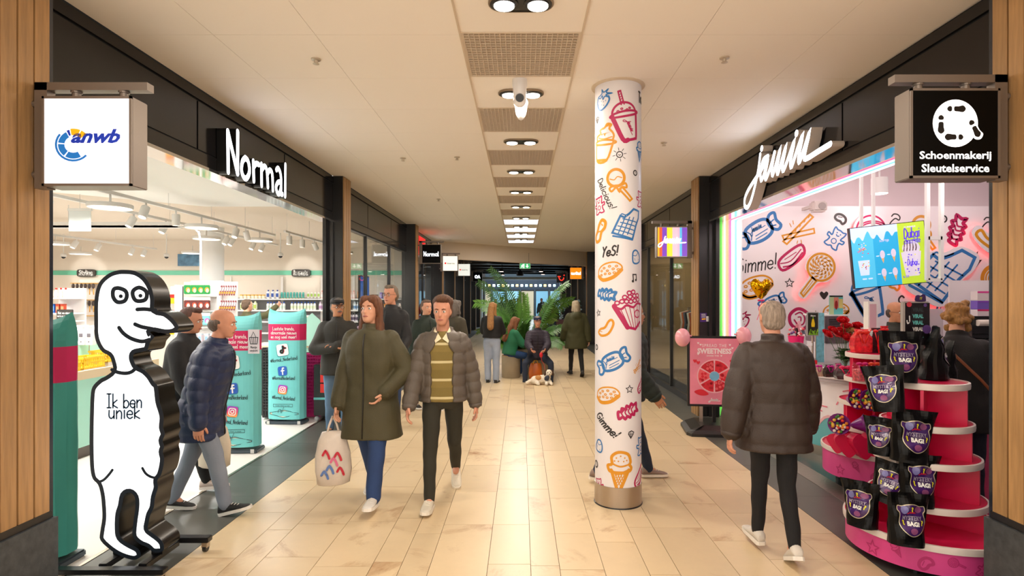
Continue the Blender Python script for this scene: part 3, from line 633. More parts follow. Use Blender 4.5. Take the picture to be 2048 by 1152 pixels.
def face_jamin(t, fx):
 a = M(); xs = [-.215, -.185, -.145, -.08, -.005, .065, .095, .125, .15, .215]
 cs = ['#f6b02a', '#ee5a32', '#7a45b8', '#f4e02e', '#f6d84a', '#f6bfd0', '#f3b4cc', '#5fb8e6', '#7c4fc0', '#ee4a96']
 xs = [-.215, -.19, -.15, -.08, -.045, .0, .075, .105, .14, .215]
 for i in range(9): a.add([fx(xs[i], -.21), fx(xs[i + 1], -.21), fx(xs[i + 1], .21), fx(xs[i], .21)], [(0, 1, 2, 3)], i)
 mk('printed_stripes', a, [mat('jam%d' % i, cs[i], .4, emit=.8) for i in range(9)], t, rc=0)
 b = M(); jamin_flat(lambda u, v: tuple(Vector(fx(u, v)) + Vector((0, -.001, 0))), b, -.005, 0, .4, .15, .009); mk('printed_lettering', b, mLetterLitS, t, rc=0)
def face_smile(t, fx):
 a = M(); a.stroke(crv([(-.12, .06), (-.09, -.06), (0, -.12), (.09, -.06), (.1, .0)], k=5), .022, fx); a.stroke([(-.16, .06), (-.05, .06)], .02, fx); a.stroke([(.12, .12)], .03, fx)
 mk('printed_emblem', a, mat('smile_red', '#ff3a26', .4, emit=1.2), t, rc=0)
def sign(s, d, dz, facecol, facefn, label, size=.438, fill=None, xw=2.545):
 """box sign on a bracket; s=-1 hangs off the left wall"""
 k = size / .438
 t = thing('projecting_sign', label, 'sign', (s * xw, d, 2.256 + dz))
 q = lambda x: -s * x      # distance out from the wall
 B = k * .457; x0 = .105 * k
 def bx(mb, a, b, y0, y1, z0, z1, bev=0): xa, xb = sorted((q(a), q(b))); mb.box(xa, xb, y0, y1, z0, z1, bev=bev)
 a = M(); bx(a, x0, x0 + B, 0.004, .125, 0, B, .004); bx(a, x0, x0 + .012, -.004, .006, 0, B); bx(a, x0 + B - .012, x0 + B, -.004, .006, 0, B); bx(a, x0, x0 + B, -.004, .006, 0, .012); bx(a, x0, x0 + B, -.004, .006, B - .012, B)
 mk('housing', a, mSignM, t, rc=0)
 a = M(); bx(a, x0 + .012, x0 + B - .012, -.001, .004, .012, B - .012); mk('face_panel', a, facecol, t, rc=0)
 a = M(); bx(a, .035, .10, .035, .09, -.005, B + .085); bx(a, .035, x0 + B + .055, .035, .09, B + .045, B + .085); mk('bracket', a, mSignM, t, rc=0)
 a = M()
 for f_ in (.28, .82): xx = q(x0 + B * f_); a.cyl((xx, .062, B), (xx, .062, B + .05), .02, n=12); a.cyl((xx, .062, B + .036), (xx, .062, B + .046), .026, n=12)
 for z_ in (.07, B - .02): a.cyl((q(0), .062, z_), (q(.04), .062, z_), .018, n=12)
 mk('mounting_stud', a, mSignM, t, rc=0)
 xc = q(x0 + B / 2)
 facefn(t, lambda u, v: (xc + u * k, -.0025, B / 2 + v * k))
 return t
sign(-1, 2.93, 0, mat('anwb_face', '#f4f2f8', .4, emit=.66), face_logo_anwb, 'square white lit sign with blue and yellow roundel and lettering anwb')
sign(1, 2.93, .04, mSignBlack, face_shoe, 'square black sign with white shoe-print disc reading Schoenmakerij Sleutelservice')
sign(1, 8.40, .03, mWhite, face_jamin, 'square rainbow-striped lit sign reading jamin on grey bracket')
sign(-1, 13.7, .27, mSignBlack, shoptext('Normal', mLetterLit, .1, .37), 'square black sign with white hand-drawn lettering Normal', xw=2.47)
mStOne = mat('streetone_face', '#f0f0e4', .4, emit=.8); mGreyP = mat('grey_print', '#9a9a90', .5)
sign(-1, 17.2, .26, mStOne, shoptext('Street One', mGreyP, .045, .23, font='f', red=True), 'pale lit sign with small red square, nearer of the two pale signs', xw=2.45)
sign(-1, 21.4, .28, mStOne, shoptext('Street One', mGreyP, .045, .23, font='f', red=True), 'pale lit sign with small red square, farther of the two pale signs', xw=2.45)
sign(-1, 28.0, .28, mSignBlack, shoptext('OA', mLetterLit, .17, .28, font='f', bold=.05), 'small black sign with white letters OA above the palm', xw=2.45)
sign(1, 22.3, .19, mat('orange_face', '#ff8a12', .4, emit=1.0), shoptext('terStal', mLetterLit, .12, .38, font='f', bold=.04), 'square glowing orange sign reading terStal', xw=2.46)
sign(1, 26.5, .17, mat('navy_face', '#20242e', .4), face_smile, 'dark square sign with red smile emblem beyond the palm', xw=2.2)
# emergency exit signs
def exitsign(px, py, w, d, label, name='exit_sign'):
 c = P(px, py, d); W_ = w * d / F; h = W_ * .52
 t = thing(name, label, 'sign', (c.x, d, c.z - h / 2))
 mk('housing', M().box(-W_ / 2, W_ / 2, 0, .03, 0, h, bev=.004), mat('exit_frame', '#cfd6d2', .4), t, rc=0)
 fx = lambda u, v: (u, -.004, h / 2 + v)
 mk('face_panel', M().box(-W_ / 2 + .012, W_ / 2 - .012, -.003, 0, .012, h - .012), mat('exit_green', '#12a058', .4, emit=.9), t, rc=0)
 a = M(); a.fill([(W_ * .2, -h * .34), (W_ * .06, -h * .05), (W_ * .15, -h * .05), (W_ * .15, h * .33), (W_ * .25, h * .33), (W_ * .25, -h * .05), (W_ * .34, -h * .05)], fx)
 a.stroke([(-W_ * .36, -h * .3), (-W_ * .28, -h * .06), (-W_ * .22, h * .12), (-W_ * .14, h * .02)], h * .045, fx); a.stroke([(-W_ * .28, -h * .06), (-W_ * .2, -h * .14), (-W_ * .2, -h * .3)], h * .045, fx); a.stroke([(-W_ * .22, h * .12), (-W_ * .33, h * .1)], h * .04, fx); a.stroke([(-W_ * .19, h * .26)], h * .07, fx)
 a.fill([(-W_ * .12, -h * .38), (-W_ * .06, -h * .38), (-W_ * .06, h * .38), (-W_ * .12, h * .38)], fx)
 mk('printed_pictogram', a, mLetterLitS, t, rc=0)
 for s in (-1, 1): mk('hanger', M().cyl((s * W_ * .35, .015, h), (s * W_ * .35, .015, h + .35 if d > 15 else h + .5), .004, n=6), mBlackP, t, rc=0)
exitsign(1050, 532, 22, 19.6, 'green running-man exit sign with down arrow hanging at the slanted beam')
# letters on the fascias
t = thing('shop_letters', 'large white glowing hand-drawn letters Normal with black sides on dark fascia', 'sign', (-2.62, 5.5, 2.9))
NRM = {'N': [[(378, 245), (383, 712)], [(380, 252), (490, 730)], [(492, 250), (490, 730)]], 'o': [[(580, 552), (548, 590), (535, 680), (552, 755), (585, 790), (618, 750), (628, 680), (612, 590), (580, 552)]],
  'r': [[(672, 590), (678, 815)], [(680, 650), (705, 618), (735, 628)]], 'm': [[(766, 625), (768, 868)], [(770, 690), (800, 648), (828, 700), (840, 885)], [(836, 730), (862, 692), (890, 740), (897, 922)]],
  'a': [[(938, 690), (958, 672), (982, 720), (992, 800), (992, 955), (1008, 970)], [(990, 830), (955, 835), (934, 890), (950, 955), (972, 962), (990, 900)]], 'l': [[(1042, 632), (1038, 992)]]}
for k_, sts in NRM.items():
 a = M()
 for st in sts:
  q = [PX(390 + x / 5.76, 220 + y / 5.76, -2.60) for x, y in st]; q = [(p.y, p.z) for p in q]
  if len(q) > 2: q = crv(q, k=4)
  a.stroke(q, .027, lambda u, v, tt: (-tt, u, v), mi=0, thick=(2.60, 2.685))
 mk('letter', a, [mLetterLit, mBlackP], t, wd=1, rc=0)
t = thing('shop_letters', 'white glowing script letters jamin with pale sides over the pink shop', 'sign', (2.6, 5.9, 2.9))
a = M(); fx = lambda u, v, tt: (tt, -u, v)
for st in JAM[1:]:
 q = [PX(1420 + x / 3.84, 140 + y / 3.84, 2.58) for x, y in st]; q = [(-p.y, p.z) for p in q]
 a.stroke(crv(q, k=3), .026, fx, mi=0, thick=(2.58, 2.685))
for x, y in JDOTS: p = PX(1420 + x / 3.84, 140 + y / 3.84, 2.58); a.stroke([(-p.y, p.z)], .034, fx, mi=0, thick=(2.58, 2.685))
mk('script_letter', a, [mLetterLit, mat('letter_side', '#cfc4bb', .4)], t, wd=1, rc=0)
t = thing('shop_letters', 'small lit letters Street One beside red block on far dark fascia', 'sign', (-2.66, 15, 2.9))
a = M(); p0 = PX(838, 492, -2.64); p1 = PX(847, 495, -2.64)
mk('red_block', M().box(-2.69, -2.6, p0.y - .2, p0.y + .75, 2.85, 3.3), mat('red_lit', '#e0101c'), t, wd=1, rc=0)
text(a, 'Street One', lambda u, v: (-2.61, u, v), 15.85, 3.0, .36, 2.1, bold=.02); mk('lettering', a, mLetterLit, t, wd=1, rc=0)
# ceiling fittings
t = thing('security_camera', 'white dome security camera hanging from the ceiling strip', 'camera', (-.01, 4.62, ZC))
mk('mount', M().lathe([(.06, 0), (.06, -.05), (.055, -.06), (.052, -.14), (.04, -.15)], (0, .0, 0), 24), mat('cam_white', '#e8e4e0', .35), t, smooth='angle', rc=0)
h_ = mk('camera_ball', M().ell((0, -.015, -.17), .052, .052, .055, 24, 14), mat('cam_white', '#e8e4e0'), t, smooth=1, rc=0)
mk('camera_lens', M().cyl((0, -.055, -.165), (0, -.072, -.17), .034, .03, n=20), mBlackP, h_, rc=0)
mk('lens_ring', M().lathe([(.036, 0), (.04, .006), (.036, .012), (.032, .006)], (0, 0, 0), 20), mat('cam_white', '#e8e4e0'), h_, rc=0).rotation_euler = (R(90), 0, 0)
h_.children[-1].location = (0, -.055, -.166)
t2 = thing('security_camera', 'second white dome camera with pointed bottom just behind the first', 'camera', (.0, 5.02, ZC))
mk('mount', M().lathe([(.062, 0), (.062, -.06), (.055, -.075)], (0, 0, 0), 24), mat('cam_white', '#e8e4e0'), t2, smooth='angle', rc=0)
mk('dome', M().lathe([(.054, -.075), (.05, -.12), (.04, -.16), (.022, -.19), (.004, -.2)], (0, 0, 0), 24), mat('cam_white', '#e8e4e0'), t2, smooth='angle', rc=0)
sp = [(632, 122, 'left'), (1449, 119, 'right'), (806, 320, ''), (1328, 289, ''), (877, 402, ''), (914, 318, 'flat')]
for i, (px, py, w_) in enumerate(sp):
 d = F * (ZC - EH) / (EY - py + 4); x = (px - EX) * d / F
 a = M(); a.lathe([(.035, 0), (.035, -.008), (.012, -.012), (.010, -.03)], (0, 0, 0), 16); a.lathe([(.022, -.034), (.024, -.037), (.004, -.04)], (0, 0, 0), 12)
 for s in (-1, 1): a.cyl((s * .012, 0, -.01), (s * .012, 0, -.036), .002, n=5)
 mk('sprinkler_head', a, mat('sprinkler', '#cbbda8', .35, metal=.4), label=['brass-tinted ceiling sprinkler over the left walkway, nearest', 'brass-tinted ceiling sprinkler over the right walkway, nearest', 'small sprinkler beyond the Normal letters', 'round ceiling sensor right of the printed column', 'small far sprinkler over the left walkway', 'flat round ceiling detector left of the strip'][i], cat='sprinkler').location = (x, d, ZC - .04)
# sticker and switch on right pillar
fx = lambda u, v: (P(1407, 0, 8.222).x + u, 8.224, P(0, 635, 8.22).z + v)
t = thing('door_sticker', 'small purple notice sticker with yellow patch on black pillar', 'sticker', (P(1407, 0, 8.22).x, 8.224, P(0, 644, 8.22).z)); q = P(1407, 0, 8.22).x
mk('backing', M().box(-.047, .047, -.004, .002, 0, .13), mat('sticker_purple', '#4b2a78', .4), t, rc=0)
a = M();
for i in range(3): text(a, ('MEER', 'ZOETE', 'ZAKEN')[i], lambda u, v: (u, -.005, v), 0, .11 - i * .02, .012, .06)
mk('printed_lettering', a, mWhite, t, rc=0); mk('printed_patch', M().add([(-.025, -.005, .03), (.03, -.005, .035), (.03, -.005, .055), (-.025, -.005, .05)], [(0, 1, 2, 3)]), mat('patch_yellow', '#f2b21c', .4), t, rc=0)
t = thing('wall_switch', 'white push switch on black pillar under purple sticker', 'switch', (P(1417, 0, 8.22).x, 8.222, P(0, 643, 8.22).z))
mk('plate', M().box(-.032, .032, -.012, .0, 0, .075, bev=.003), mWhite, t, rc=0); mk('button', M().box(-.02, .02, -.018, -.012, .015, .06, bev=.002), mat('switch_grey', '#c9c9c9', .4), t, rc=0)
# ================================================================ LIGHTBOX FIGURE on the left
DF = 3.55
def z2(x, y): return (90 + x / 2.88, 380 + y / 2.88)
def z3(x, y): return (90 + x / 2.867, 750 + y / 2.867)
out = [z2(*p) for p in ((455, 460), (520, 467), (575, 502), (613, 560), (630, 630), (633, 690), (690, 705), (735, 738), (765, 775), (768, 800), (740, 822), (690, 826), (632, 815), (605, 818), (622, 835), (630, 848), (605, 878), (598, 905), (585, 925), (548, 934), (515, 942), (508, 965), (515, 990), (530, 1015), (570, 1035), (605, 1068), (632, 1110))]
out += [z3(*p) for p in ((647, 65), (657, 150), (672, 200), (682, 245), (678, 300), (688, 340), (675, 375), (684, 410), (676, 440), (684, 480), (678, 530), (665, 575), (645, 605), (648, 645), (632, 700), (624, 760), (605, 800), (596, 840), (590, 880), (612, 902), (650, 930), (678, 962), (682, 1000), (662, 1015), (622, 1015), (588, 987), (545, 968), (505, 925), (507, 850), (519, 760), (516, 700), (487, 674), (455, 690), (443, 750), (428, 800), (425, 880), (434, 930), (480, 965), (535, 995), (550, 1032), (532, 1054), (500, 1058), (440, 1040), (380, 1005), (320, 948), (318, 900), (330, 820), (327, 740), (320, 680), (305, 628), (275, 595), (262, 540), (258, 450), (257, 350), (260, 200), (265, 100), (280, 58), (318, 22))]
out += [z2(*p) for p in ((350, 1072), (392, 1038), (386, 990), (370, 955), (330, 932), (300, 885), (286, 830), (285, 750), (285, 650), (297, 570), (322, 520), (370, 480), (415, 464))]
def tofig(p): q = P(p[0], p[1], DF); return (q.x, q.z)
outw = [tofig(p) for p in out]; sm = crv(outw, True, 3)
def inset(pts, w):
 n = len(pts); A = sum(pts[i][0] * pts[(i + 1) % n][1] - pts[(i + 1) % n][0] * pts[i][1] for i in range(n)); sg = 1 if A > 0 else -1; r = []
 for i in range(n):
  a, b, c = Vector(pts[i - 1]), Vector(pts[i]), Vector(pts[(i + 1) % n]); d = (c - a).normalized(); r.append(b + Vector((-d.y, d.x)) * w * sg)
 return r
t = thing('lightbox_figure', 'tall white glowing cartoon man lightbox reading Ik ben uniek on black wheeled base', 'lightbox', (-2.38, DF + .1, 0))
mk('side_wall', M().prism(sm, lambda u, v, y: (u, y, v), DF, DF + .165), mat('lightbox_side', '#0b0908', .27, spec=.5), t, wd=1, smooth='angle')
inn = inset(sm, .026)
mk('lit_face', M().prism(inn, lambda u, v, y: (u, y, v), DF - .004, DF - .001), mat('lit_face', '#f6fbff', .3, emit=1.15), t, wd=1)
fr_ = M(); fr_.prism(sm, lambda u, v, y: (u, y, v), DF - .002, DF - .0005); mk('black_outline', fr_, mat('outline_black', '#16202c', .4), t, wd=1)
ln = M(); fx = lambda u, v: (u, DF - .0055, v)
def fl(pts, w=.012, closed=False, f=z2, mb=None):
 (mb or ln).stroke(crv([tofig(f(*p)) for p in pts], closed, 5) if len(pts) > 2 else [tofig(f(*p)) for p in pts], w, fx, closed=closed)
LM = mat('outline_black', '#16202c')
for nm, its in (('drawn_nose', (([(535, 688), (580, 686), (640, 694)], .012, 0, z2), ([(522, 773), (560, 788), (620, 800), (660, 812)], .012, 0, z2))), ('drawn_smile', (([(430, 793), (455, 825), (500, 855), (560, 872), (605, 862)], .012, 0, z2),)), ('drawn_collar', (([(390, 1035), (425, 1050), (470, 1055), (505, 1045), (530, 1020)], .011, 0, z2),)),
 ('drawn_eye', (([(398, 575), (425, 565), (465, 580), (475, 610), (460, 640), (420, 645), (396, 615)], .0125, 1, z2), ([(440, 612)], .012, 0, z2))), ('drawn_eye', (([(512, 580), (545, 562), (582, 580), (590, 610), (575, 635), (530, 638), (510, 610)], .0125, 1, z2), ([(553, 609)], .012, 0, z2))),
 ('drawn_hand', (([(312, 612), (340, 600), (368, 572), (390, 543)], .008, 0, z3),)), ('drawn_hand', (([(562, 533), (580, 562), (605, 580), (632, 588)], .008, 0, z3),))):
 ln = M()
 for p_, w_, c_, f_ in its: fl(p_, w_, bool(c_), f_, ln)
 mk(nm, ln, LM, t, wd=1)
a = M(); c1 = tofig(z3(460, 148)); c2 = tofig(z3(460, 212))
hand(a, 'Ik ben', fx, c1[0], c1[1], .085, .5, w=.225, jit=.15); hand(a, 'uniek', fx, c2[0], c2[1] + .005, .088, .5, w=.2, jit=.15)
mk('drawn_lettering', a, mat('letter_navy', '#24405c', .4), t, wd=1)
bm_ = mat('cart_black', '#121214', .3)
a = P(262, 1148, 3.42)
mk('front_bar', M().box(-2.78, -2.12, 3.40, 3.46, .045, .075, bev=.004), bm_, t, wd=1)
mk('rear_bar', M().box(-2.62, -2.07, 3.80, 3.86, .065, .10, bev=.004), bm_, t, wd=1)
for x in (-2.52, -2.28): mk('side_bar', M().box(x - .025, x + .025, 3.46, 3.80, .05, .085, bev=.004), bm_, t, wd=1); mk('foot_bracket', M().box(x - .035, x + .035, 3.60, 3.66, .08, .16), bm_, t, wd=1)
for x, y in ((-2.10, 3.83), (-2.60, 3.83), (-2.15, 3.43), (-2.74, 3.43)):
 c = mk('caster', M().box(x - .018, x + .018, y - .02, y + .02, .03, .065), mSteel, t, wd=1)
 mk('wheel', M().cyl((x - .012, y, .024), (x + .012, y, .024), .024, n=16), mBlackP, c, wd=1)
# ================================================================ BANNERS
mTeal = mat('banner_teal', '#6ec6c8', .6, noise=.06, nscale=3); mTealShade = mat('banner_teal_shade', '#3d9b90', .65, noise=.06, nscale=3); mMag = mat('banner_magenta', '#c8145a', .6); mInk = mat('ink_dark', '#1d2b33', .6)  # second teal is the same fabric with shade painted into its colour
def banner(px, pyb, d, hw, h, rot, label, dark=False, notice=False):  # dark: sleeve takes the teal with painted shade
 c = P(px, pyb, d); t = thing('tube_banner', label, 'banner', (c.x, d, 0), R(rot), 'teal tube banners at the shop entrance')
 z0 = .07; th = .12
 def surf(u, z, side=-1, off=0):
  tt = (z - z0) / (h - z0); top = max(0, (tt - .9) / .1); D = th * (1 - top ** 1.5 * .92); w_ = hw * (1 + .03 * top)
  e = (1 - min(1, abs(u / w_)) ** 3.2) ** .45 if abs(u) < w_ else 0
  wr = .0022 * math.sin(z * 9 + u * 6) + .0014 * math.sin(z * 23 - u * 14)
  return (u, side * (D * (.35 + .65 * e) + off + wr), z + (.055 * (abs(u) / hw) ** 3 * top))
 bands = [(z0, .0), (h - .37, 1), (h - .18, 0), (h, 0)]
 a = M(); nz, nu = 46, 14
 def band(zz):
  return 1 if h - .385 < zz < h - .155 else 0
 for side in (-1, 1):
  for i in range(nz):
   za, zb = z0 + (h - z0) * i / nz, z0 + (h - z0) * (i + 1) / nz
   for j in range(nu):
    ua, ub = -hw + 2 * hw * j / nu, -hw + 2 * hw * (j + 1) / nu
    a.add([surf(ua, za, side), surf(ub, za, side), surf(ub, zb, side), surf(ua, zb, side)], [(0, 1, 2, 3) if side < 0 else (3, 2, 1, 0)], band((za + zb) / 2))
 for sx in (-1, 1):
  for i in range(nz):
   za, zb = z0 + (h - z0) * i / nz, z0 + (h - z0) * (i + 1) / nz
   a.add([surf(sx * hw, za, -1), surf(sx * hw, za, 1), surf(sx * hw, zb, 1), surf(sx * hw, zb, -1)], [(0, 1, 2, 3)], band((za + zb) / 2))
 mk('fabric_sleeve', a, [mTealShade if dark else mTeal, mMag], t, smooth=1, rc=0)
 mk('base_plate', M().box(-hw - .01, hw + .01, -th * .95, th * .95, 0, .045, bev=.01), mat('banner_base', '#4a555e', .35, metal=.6), t, rc=0)
 for s in (-1, 1): mk('corner_clip', M().box(s * (hw - .035) - .02, s * (hw - .035) + .02, -th * .95 - .006, -th * .9, .005, .05), mChrome, t, rc=0)
 if dark:
  f2 = lambda u, v: (hw + .003 + 0 * u, u, v)
 fx = lambda u, v: surf(u, v, -1, .003); fy = lambda u, v: surf(u, v, -1, .006); fz = lambda u, v: surf(u, v, -1, .009)
 k = hw / .235
 a = M()
 for i, (s_, w_) in enumerate((('Laatste trends,', .29), ('abnormale nieuws', .34), ('en nog veel meer!', .34))): hand(a, s_, fx, 0, h - .215 - i * .055, .042 * k, .5, w=w_ * k, jit=.25)
 mk('printed_slogan', a, mWhite, t, rc=0)
 def tile(cx, cz, r, rot_, col, nm):
  c_, s_ = math.cos(rot_), math.sin(rot_); T = lambda x, y: (cx + (x * c_ - y * s_) * r, cz + (x * s_ + y * c_) * r)
  sh = [(math.copysign(abs(math.cos(q)) ** .35, math.cos(q)), math.copysign(abs(math.sin(q)) ** .35, math.sin(q))) for q in [2 * math.pi * i / 28 for i in range(28)]]
  a_ = M(); a_.fill([T(x - .12, y - .14) for x, y in sh], fx, 0); a_.fill([T(x, y) for x, y in sh], fy, 1); return a_, T
 a, T = tile(-.01, h - .50, .075 * k, .15, None, 'note')
 for col, ox in ((2, -.06), (4, .07), (3, 0)):
  g_ = fz if col == 3 else (lambda u, v: surf(u, v, -1, .0075))
  a.stroke([T(.12 + ox, .6), T(.08 + ox, -.25)], .0115 * k, g_, mi=col); a.stroke(crv([T(.08 + ox, -.25), T(-.1 + ox, -.5), T(-.35 + ox, -.35), T(-.3 + ox, -.08), T(-.1 + ox, -.02)], k=4), .0115 * k, g_, mi=col); a.stroke(crv([T(.12 + ox, .6), T(.3 + ox, .3), T(.52 + ox, .25)], k=4), .0115 * k, g_, mi=col)
 mk('printed_note_icon', a, [mat('icon_shadow', '#2c8f9a', .6), mWhite, mat('icon_cyan', '#35d4dd', .5), mBlackP, mat('icon_red', '#f0305a', .5)], t, rc=0)
 a, T = tile(-.01, h - .78, .058 * k, .1, None, 'f'); a.stroke([T(.1, .95 - .35), T(-.02, .5), T(-.02, -.8)] if False else crv([T(.35, .6), T(.1, .62), T(.02, .3), T(.0, -.75)], k=4), .008 * k, fz, mi=2); a.stroke([T(-.25, .02), T(.35, .05)], .008 * k, fz, mi=2)
 mk('printed_f_icon', a, [mat('icon_shadow', '#2c8f9a'), mat('icon_blue', '#1c56b8', .5), mWhite], t, rc=0)
 a, T = tile(-.01, h - 1.03, .058 * k, -.12, None, 'cam')
 q = [T(math.copysign(abs(math.cos(w)) ** .5, math.cos(w)) * .62, math.copysign(abs(math.sin(w)) ** .5, math.sin(w)) * .62) for w in [2 * math.pi * i / 24 for i in range(24)]]
 a.stroke(q, .005 * k, fz, closed=1, mi=2); a.stroke([T(.3 * math.cos(w), .3 * math.sin(w)) for w in [2 * math.pi * i / 16 for i in range(16)]], .005 * k, fz, closed=1, mi=2); a.stroke([T(.4, .4)], .004, fz, mi=2)
 gm_ = bpy.data.materials.get('icon_gradient')
 if gm_ is None:
  gm_ = mat('icon_gradient', '#e0407a', .5); nt = gm_.node_tree; tc = nt.nodes.new('ShaderNodeTexCoord'); sep = nt.nodes.new('ShaderNodeSeparateXYZ'); nt.links.new(tc.outputs['Generated'], sep.inputs[0]); cr = nt.nodes.new('ShaderNodeValToRGB')
  cr.color_ramp.elements[0].color = H('#f8b040'); cr.color_ramp.elements[1].color = H('#8a3ac8'); e = cr.color_ramp.elements.new(.5); e.color = H('#e83a6a'); nt.links.new(sep.outputs[2], cr.inputs[0]); nt.links.new(cr.outputs[0], nt.nodes['Principled BSDF'].inputs['Base Color'])
 mk('printed_camera_icon', a, [mat('icon_shadow', '#2c8f9a'), gm_, mWhite], t, rc=0)
 a = M()
 for z_, s_, r_, w_ in ((h - .625, '@Normal_Nederland', .12, .36), (h - .875, '@NormalNederland', 0, .30), (h - 1.14, '@Normal_Nederland', -.08, .30)): hand(a, s_, fx, 0, z_, .046 * k, .45, w=w_ * k, jit=.2, rot=r_)
 for z_ in (h - 1.36,):
  a.stroke([(-.18 * k, z_), (0, z_ - .04), (.19 * k, z_ - .0), (.19 * k, z_ + .012), (.02, z_ + .055), (-.18 * k, z_ + .02)], .003, fz, closed=1)
  a.stroke([(-.13 * k, z_ + .1), (.12 * k, z_ + .1), (.12 * k, z_ + .135), (-.13 * k, z_ + .135)], .002, fz, closed=1); hand(a, 'Ik leef alleen nu maar...'.replace('f', 'e'), fz, 0, z_ + .118, .016, .5, w=.2 * k)
  a.stroke([(.01, z_ + .1), (-.01, z_ + .05), (-.02, z_ + .02)], .002, fz); a.stroke(crv([(-.07, z_ + .02), (-.06, z_ + .06), (-.03, z_ + .06), (-.03, z_ + .02)], k=4), .003, fz)
 mk('printed_handles', a, mInk, t, rc=0)
 mk('printed_phone', M().fill([(-.18 * k, h - 1.36), (0, h - 1.40), (.19 * k, h - 1.36), (.02, h - 1.305), (-.18 * k, h - 1.34)], fy), mat('phone_cream', '#e8dfc6', .6), t, rc=0)
 if notice:
  u0 = .02
  n_ = thing('basket_notice', 'small white notice with drawn basket reading Mandje verplicht, clipped to teal banner', 'notice', (t.location.x + .235, t.location.y - .14, h - .40))
  mk('card', M().box(-.062, .062, -.003, 0, 0, .26), mat('card_white', '#cfcad2', .5), n_, rc=0)
  b = M(); g = lambda u, v: (u, -.0045, v)
  b.stroke([(-.045, .175), (-.035, .105), (.035, .105), (.045, .175)], .004, g, closed=1); b.stroke([(-.03, .175), (-.005, .235), (.025, .175)], .003, g)
  for x in (-.02, 0, .02): b.stroke([(x, .17), (x * .8, .11)], .003, g)
  hand(b, 'Mandje', g, 0, .07, .022, .7, w=.07); hand(b, 'verplicht', g, 0, .035, .022, .6, w=.085); mk('printed_basket', b, mInk, n_, rc=0)
 return t
banner(477, 900, 6.35, .235, 1.49, 2, 'teal tube banner with social media icons, middle one, behind the walking man in navy', notice=True)
banner(575, 845, 7.8, .245, 1.50, -3, 'teal tube banner with social media icons standing before the magenta baskets')
banner(70, 1128, 3.66, .235, 1.54, 0, 'teal tube banner in painted shade with magenta band, cut off by the left oak pillar', dark=True)
# ================================================================ NORMAL SHOP FITTINGS
# tracks with spots
mTrack = mat('track_white', '#e4e4e2', .45)
tracks = [(-4.5, 5.2, 10.5, 2.83, 'nearer straight white lighting track'), (-5.25, 4.8, 12.4, 2.83, 'second straight white lighting track'), (-8.5, 7.0, 13.4, 2.83, 'lighting track farthest into the left shop'), (-4.07, 9.9, 12.2, 2.83, 'short white lighting track by the black jamb')]
trk = []
for x, y0, y1, z, lb in tracks:
 t = thing('lighting_track', lb + ' hanging in the Normal shop', 'lighting track', (x, (y0 + y1) / 2, z)); trk.append(t)
 mk('rail', M().box(x - .02, x + .02, y0, y1, z, z + .035), mTrack, t, wd=1)
 n = int((y1 - y0) / 1.3) + 1
 for i in range(n + 1):
  y = y0 + .1 + (y1 - y0 - .2) * i / n; mk('suspension_wire', M().cyl((x, y, z + .035), (x, y, 3.17 if y > 8.4 else 3.03), .003, n=5), mTrack, t, wd=1)
t = thing('cable_tray', 'horizontal perforated white cable tray bent down at its end', 'cable tray', (-8.0, 8.3, 2.7))
mk('tray', M().box(-8.6, -4.9, 8.2, 8.32, 2.70, 2.73), mTrack, t, wd=1); mk('tray_side', M().box(-8.6, -4.9, 8.2, 8.21, 2.70, 2.78), mTrack, t, wd=1)
mk('drop_pipe', M().tube([(-4.9, 8.26, 2.72), (-4.72, 8.26, 2.71), (-4.63, 8.26, 2.64), (-4.6, 8.26, 2.5), (-4.6, 8.26, 1.97)], .011), mTrack, t, wd=1)
mk('hanger_rod', M().cyl((-6.5, 8.26, 2.73), (-6.5, 8.26, 3.03), .006), mTrack, t, wd=1)
spots = [(-4.5, 5.4, 0), (-4.5, 6.9, .1), (-4.5, 7.5, 0), (-4.5, 9.1, .1), (-4.5, 9.4, -.1), (-5.25, 5.2, 0), (-5.25, 6.4, .5), (-5.25, 7.8, .5), (-5.25, 8.5, .4), (-5.25, 10.3, .5), (-5.25, 10.5, .6), (-5.25, 11.3, .4), (-5.25, 11.7, .4),
   (-8.5, 7.5, .4), (-8.5, 8.0, -.4), (-8.5, 9.0, .3), (-8.5, 9.6, .4), (-8.5, 11, .5), (-8.5, 11.6, .4), (-8.5, 12.6, .3), (-4.07, 10.1, 0), (-4.07, 10.7, 0), (-4.07, 11.3, -.5), (-8.5, 13, .2)]
stpl = None; cnt = {}
def inst(tpl, build, loc, rz, label, cat, name, group=None):
 if tpl is None: t = thing(name, label, cat, loc, rz, group); build(t); return t, t
 return tpl, dup(tpl, loc, rz, label, group)
def bspot(t):
 mk('stem', M().cyl((0, 0, 0), (0, 0, -.05), .012), mTrack, t, rc=0)
 b = mk('lamp_body', M().lathe([(.045, .0), (.048, -.012), (.048, -.14), (.042, -.15), (.040, -.142)], (0, 0, 0), 20), mTrack, t, smooth='angle', rc=0); b.location = (0, 0, -.045)
 mk('lens', M().lathe([(.038, -.143), (.01, -.146)], (0, 0, 0), 16), mat('spot_lens', '#fff8ea', .3, emit=3.5), b, rc=0)
for i, (x, y, a_) in enumerate(spots):
 cnt[x] = cnt.get(x, -1) + 1; stpl, t = inst(stpl, bspot, (x, y, 2.83), 0, 'white cylinder spotlight, %s along the %s' % (ORD[cnt[x]], {-4.5: 'nearer straight track', -5.25: 'second straight track', -8.5: 'farthest track', -4.07: 'short track by the jamb'}[x]), 'spotlight', 'track_spotlight', 'white spotlights on the tracks')
 if a_:
  for c in t.children:
   if c.name.startswith('lamp_body'): c.rotation_euler = (R(-25) * (1 if a_ > 0 else -1), R(30) * a_, 0)
dtpl = None
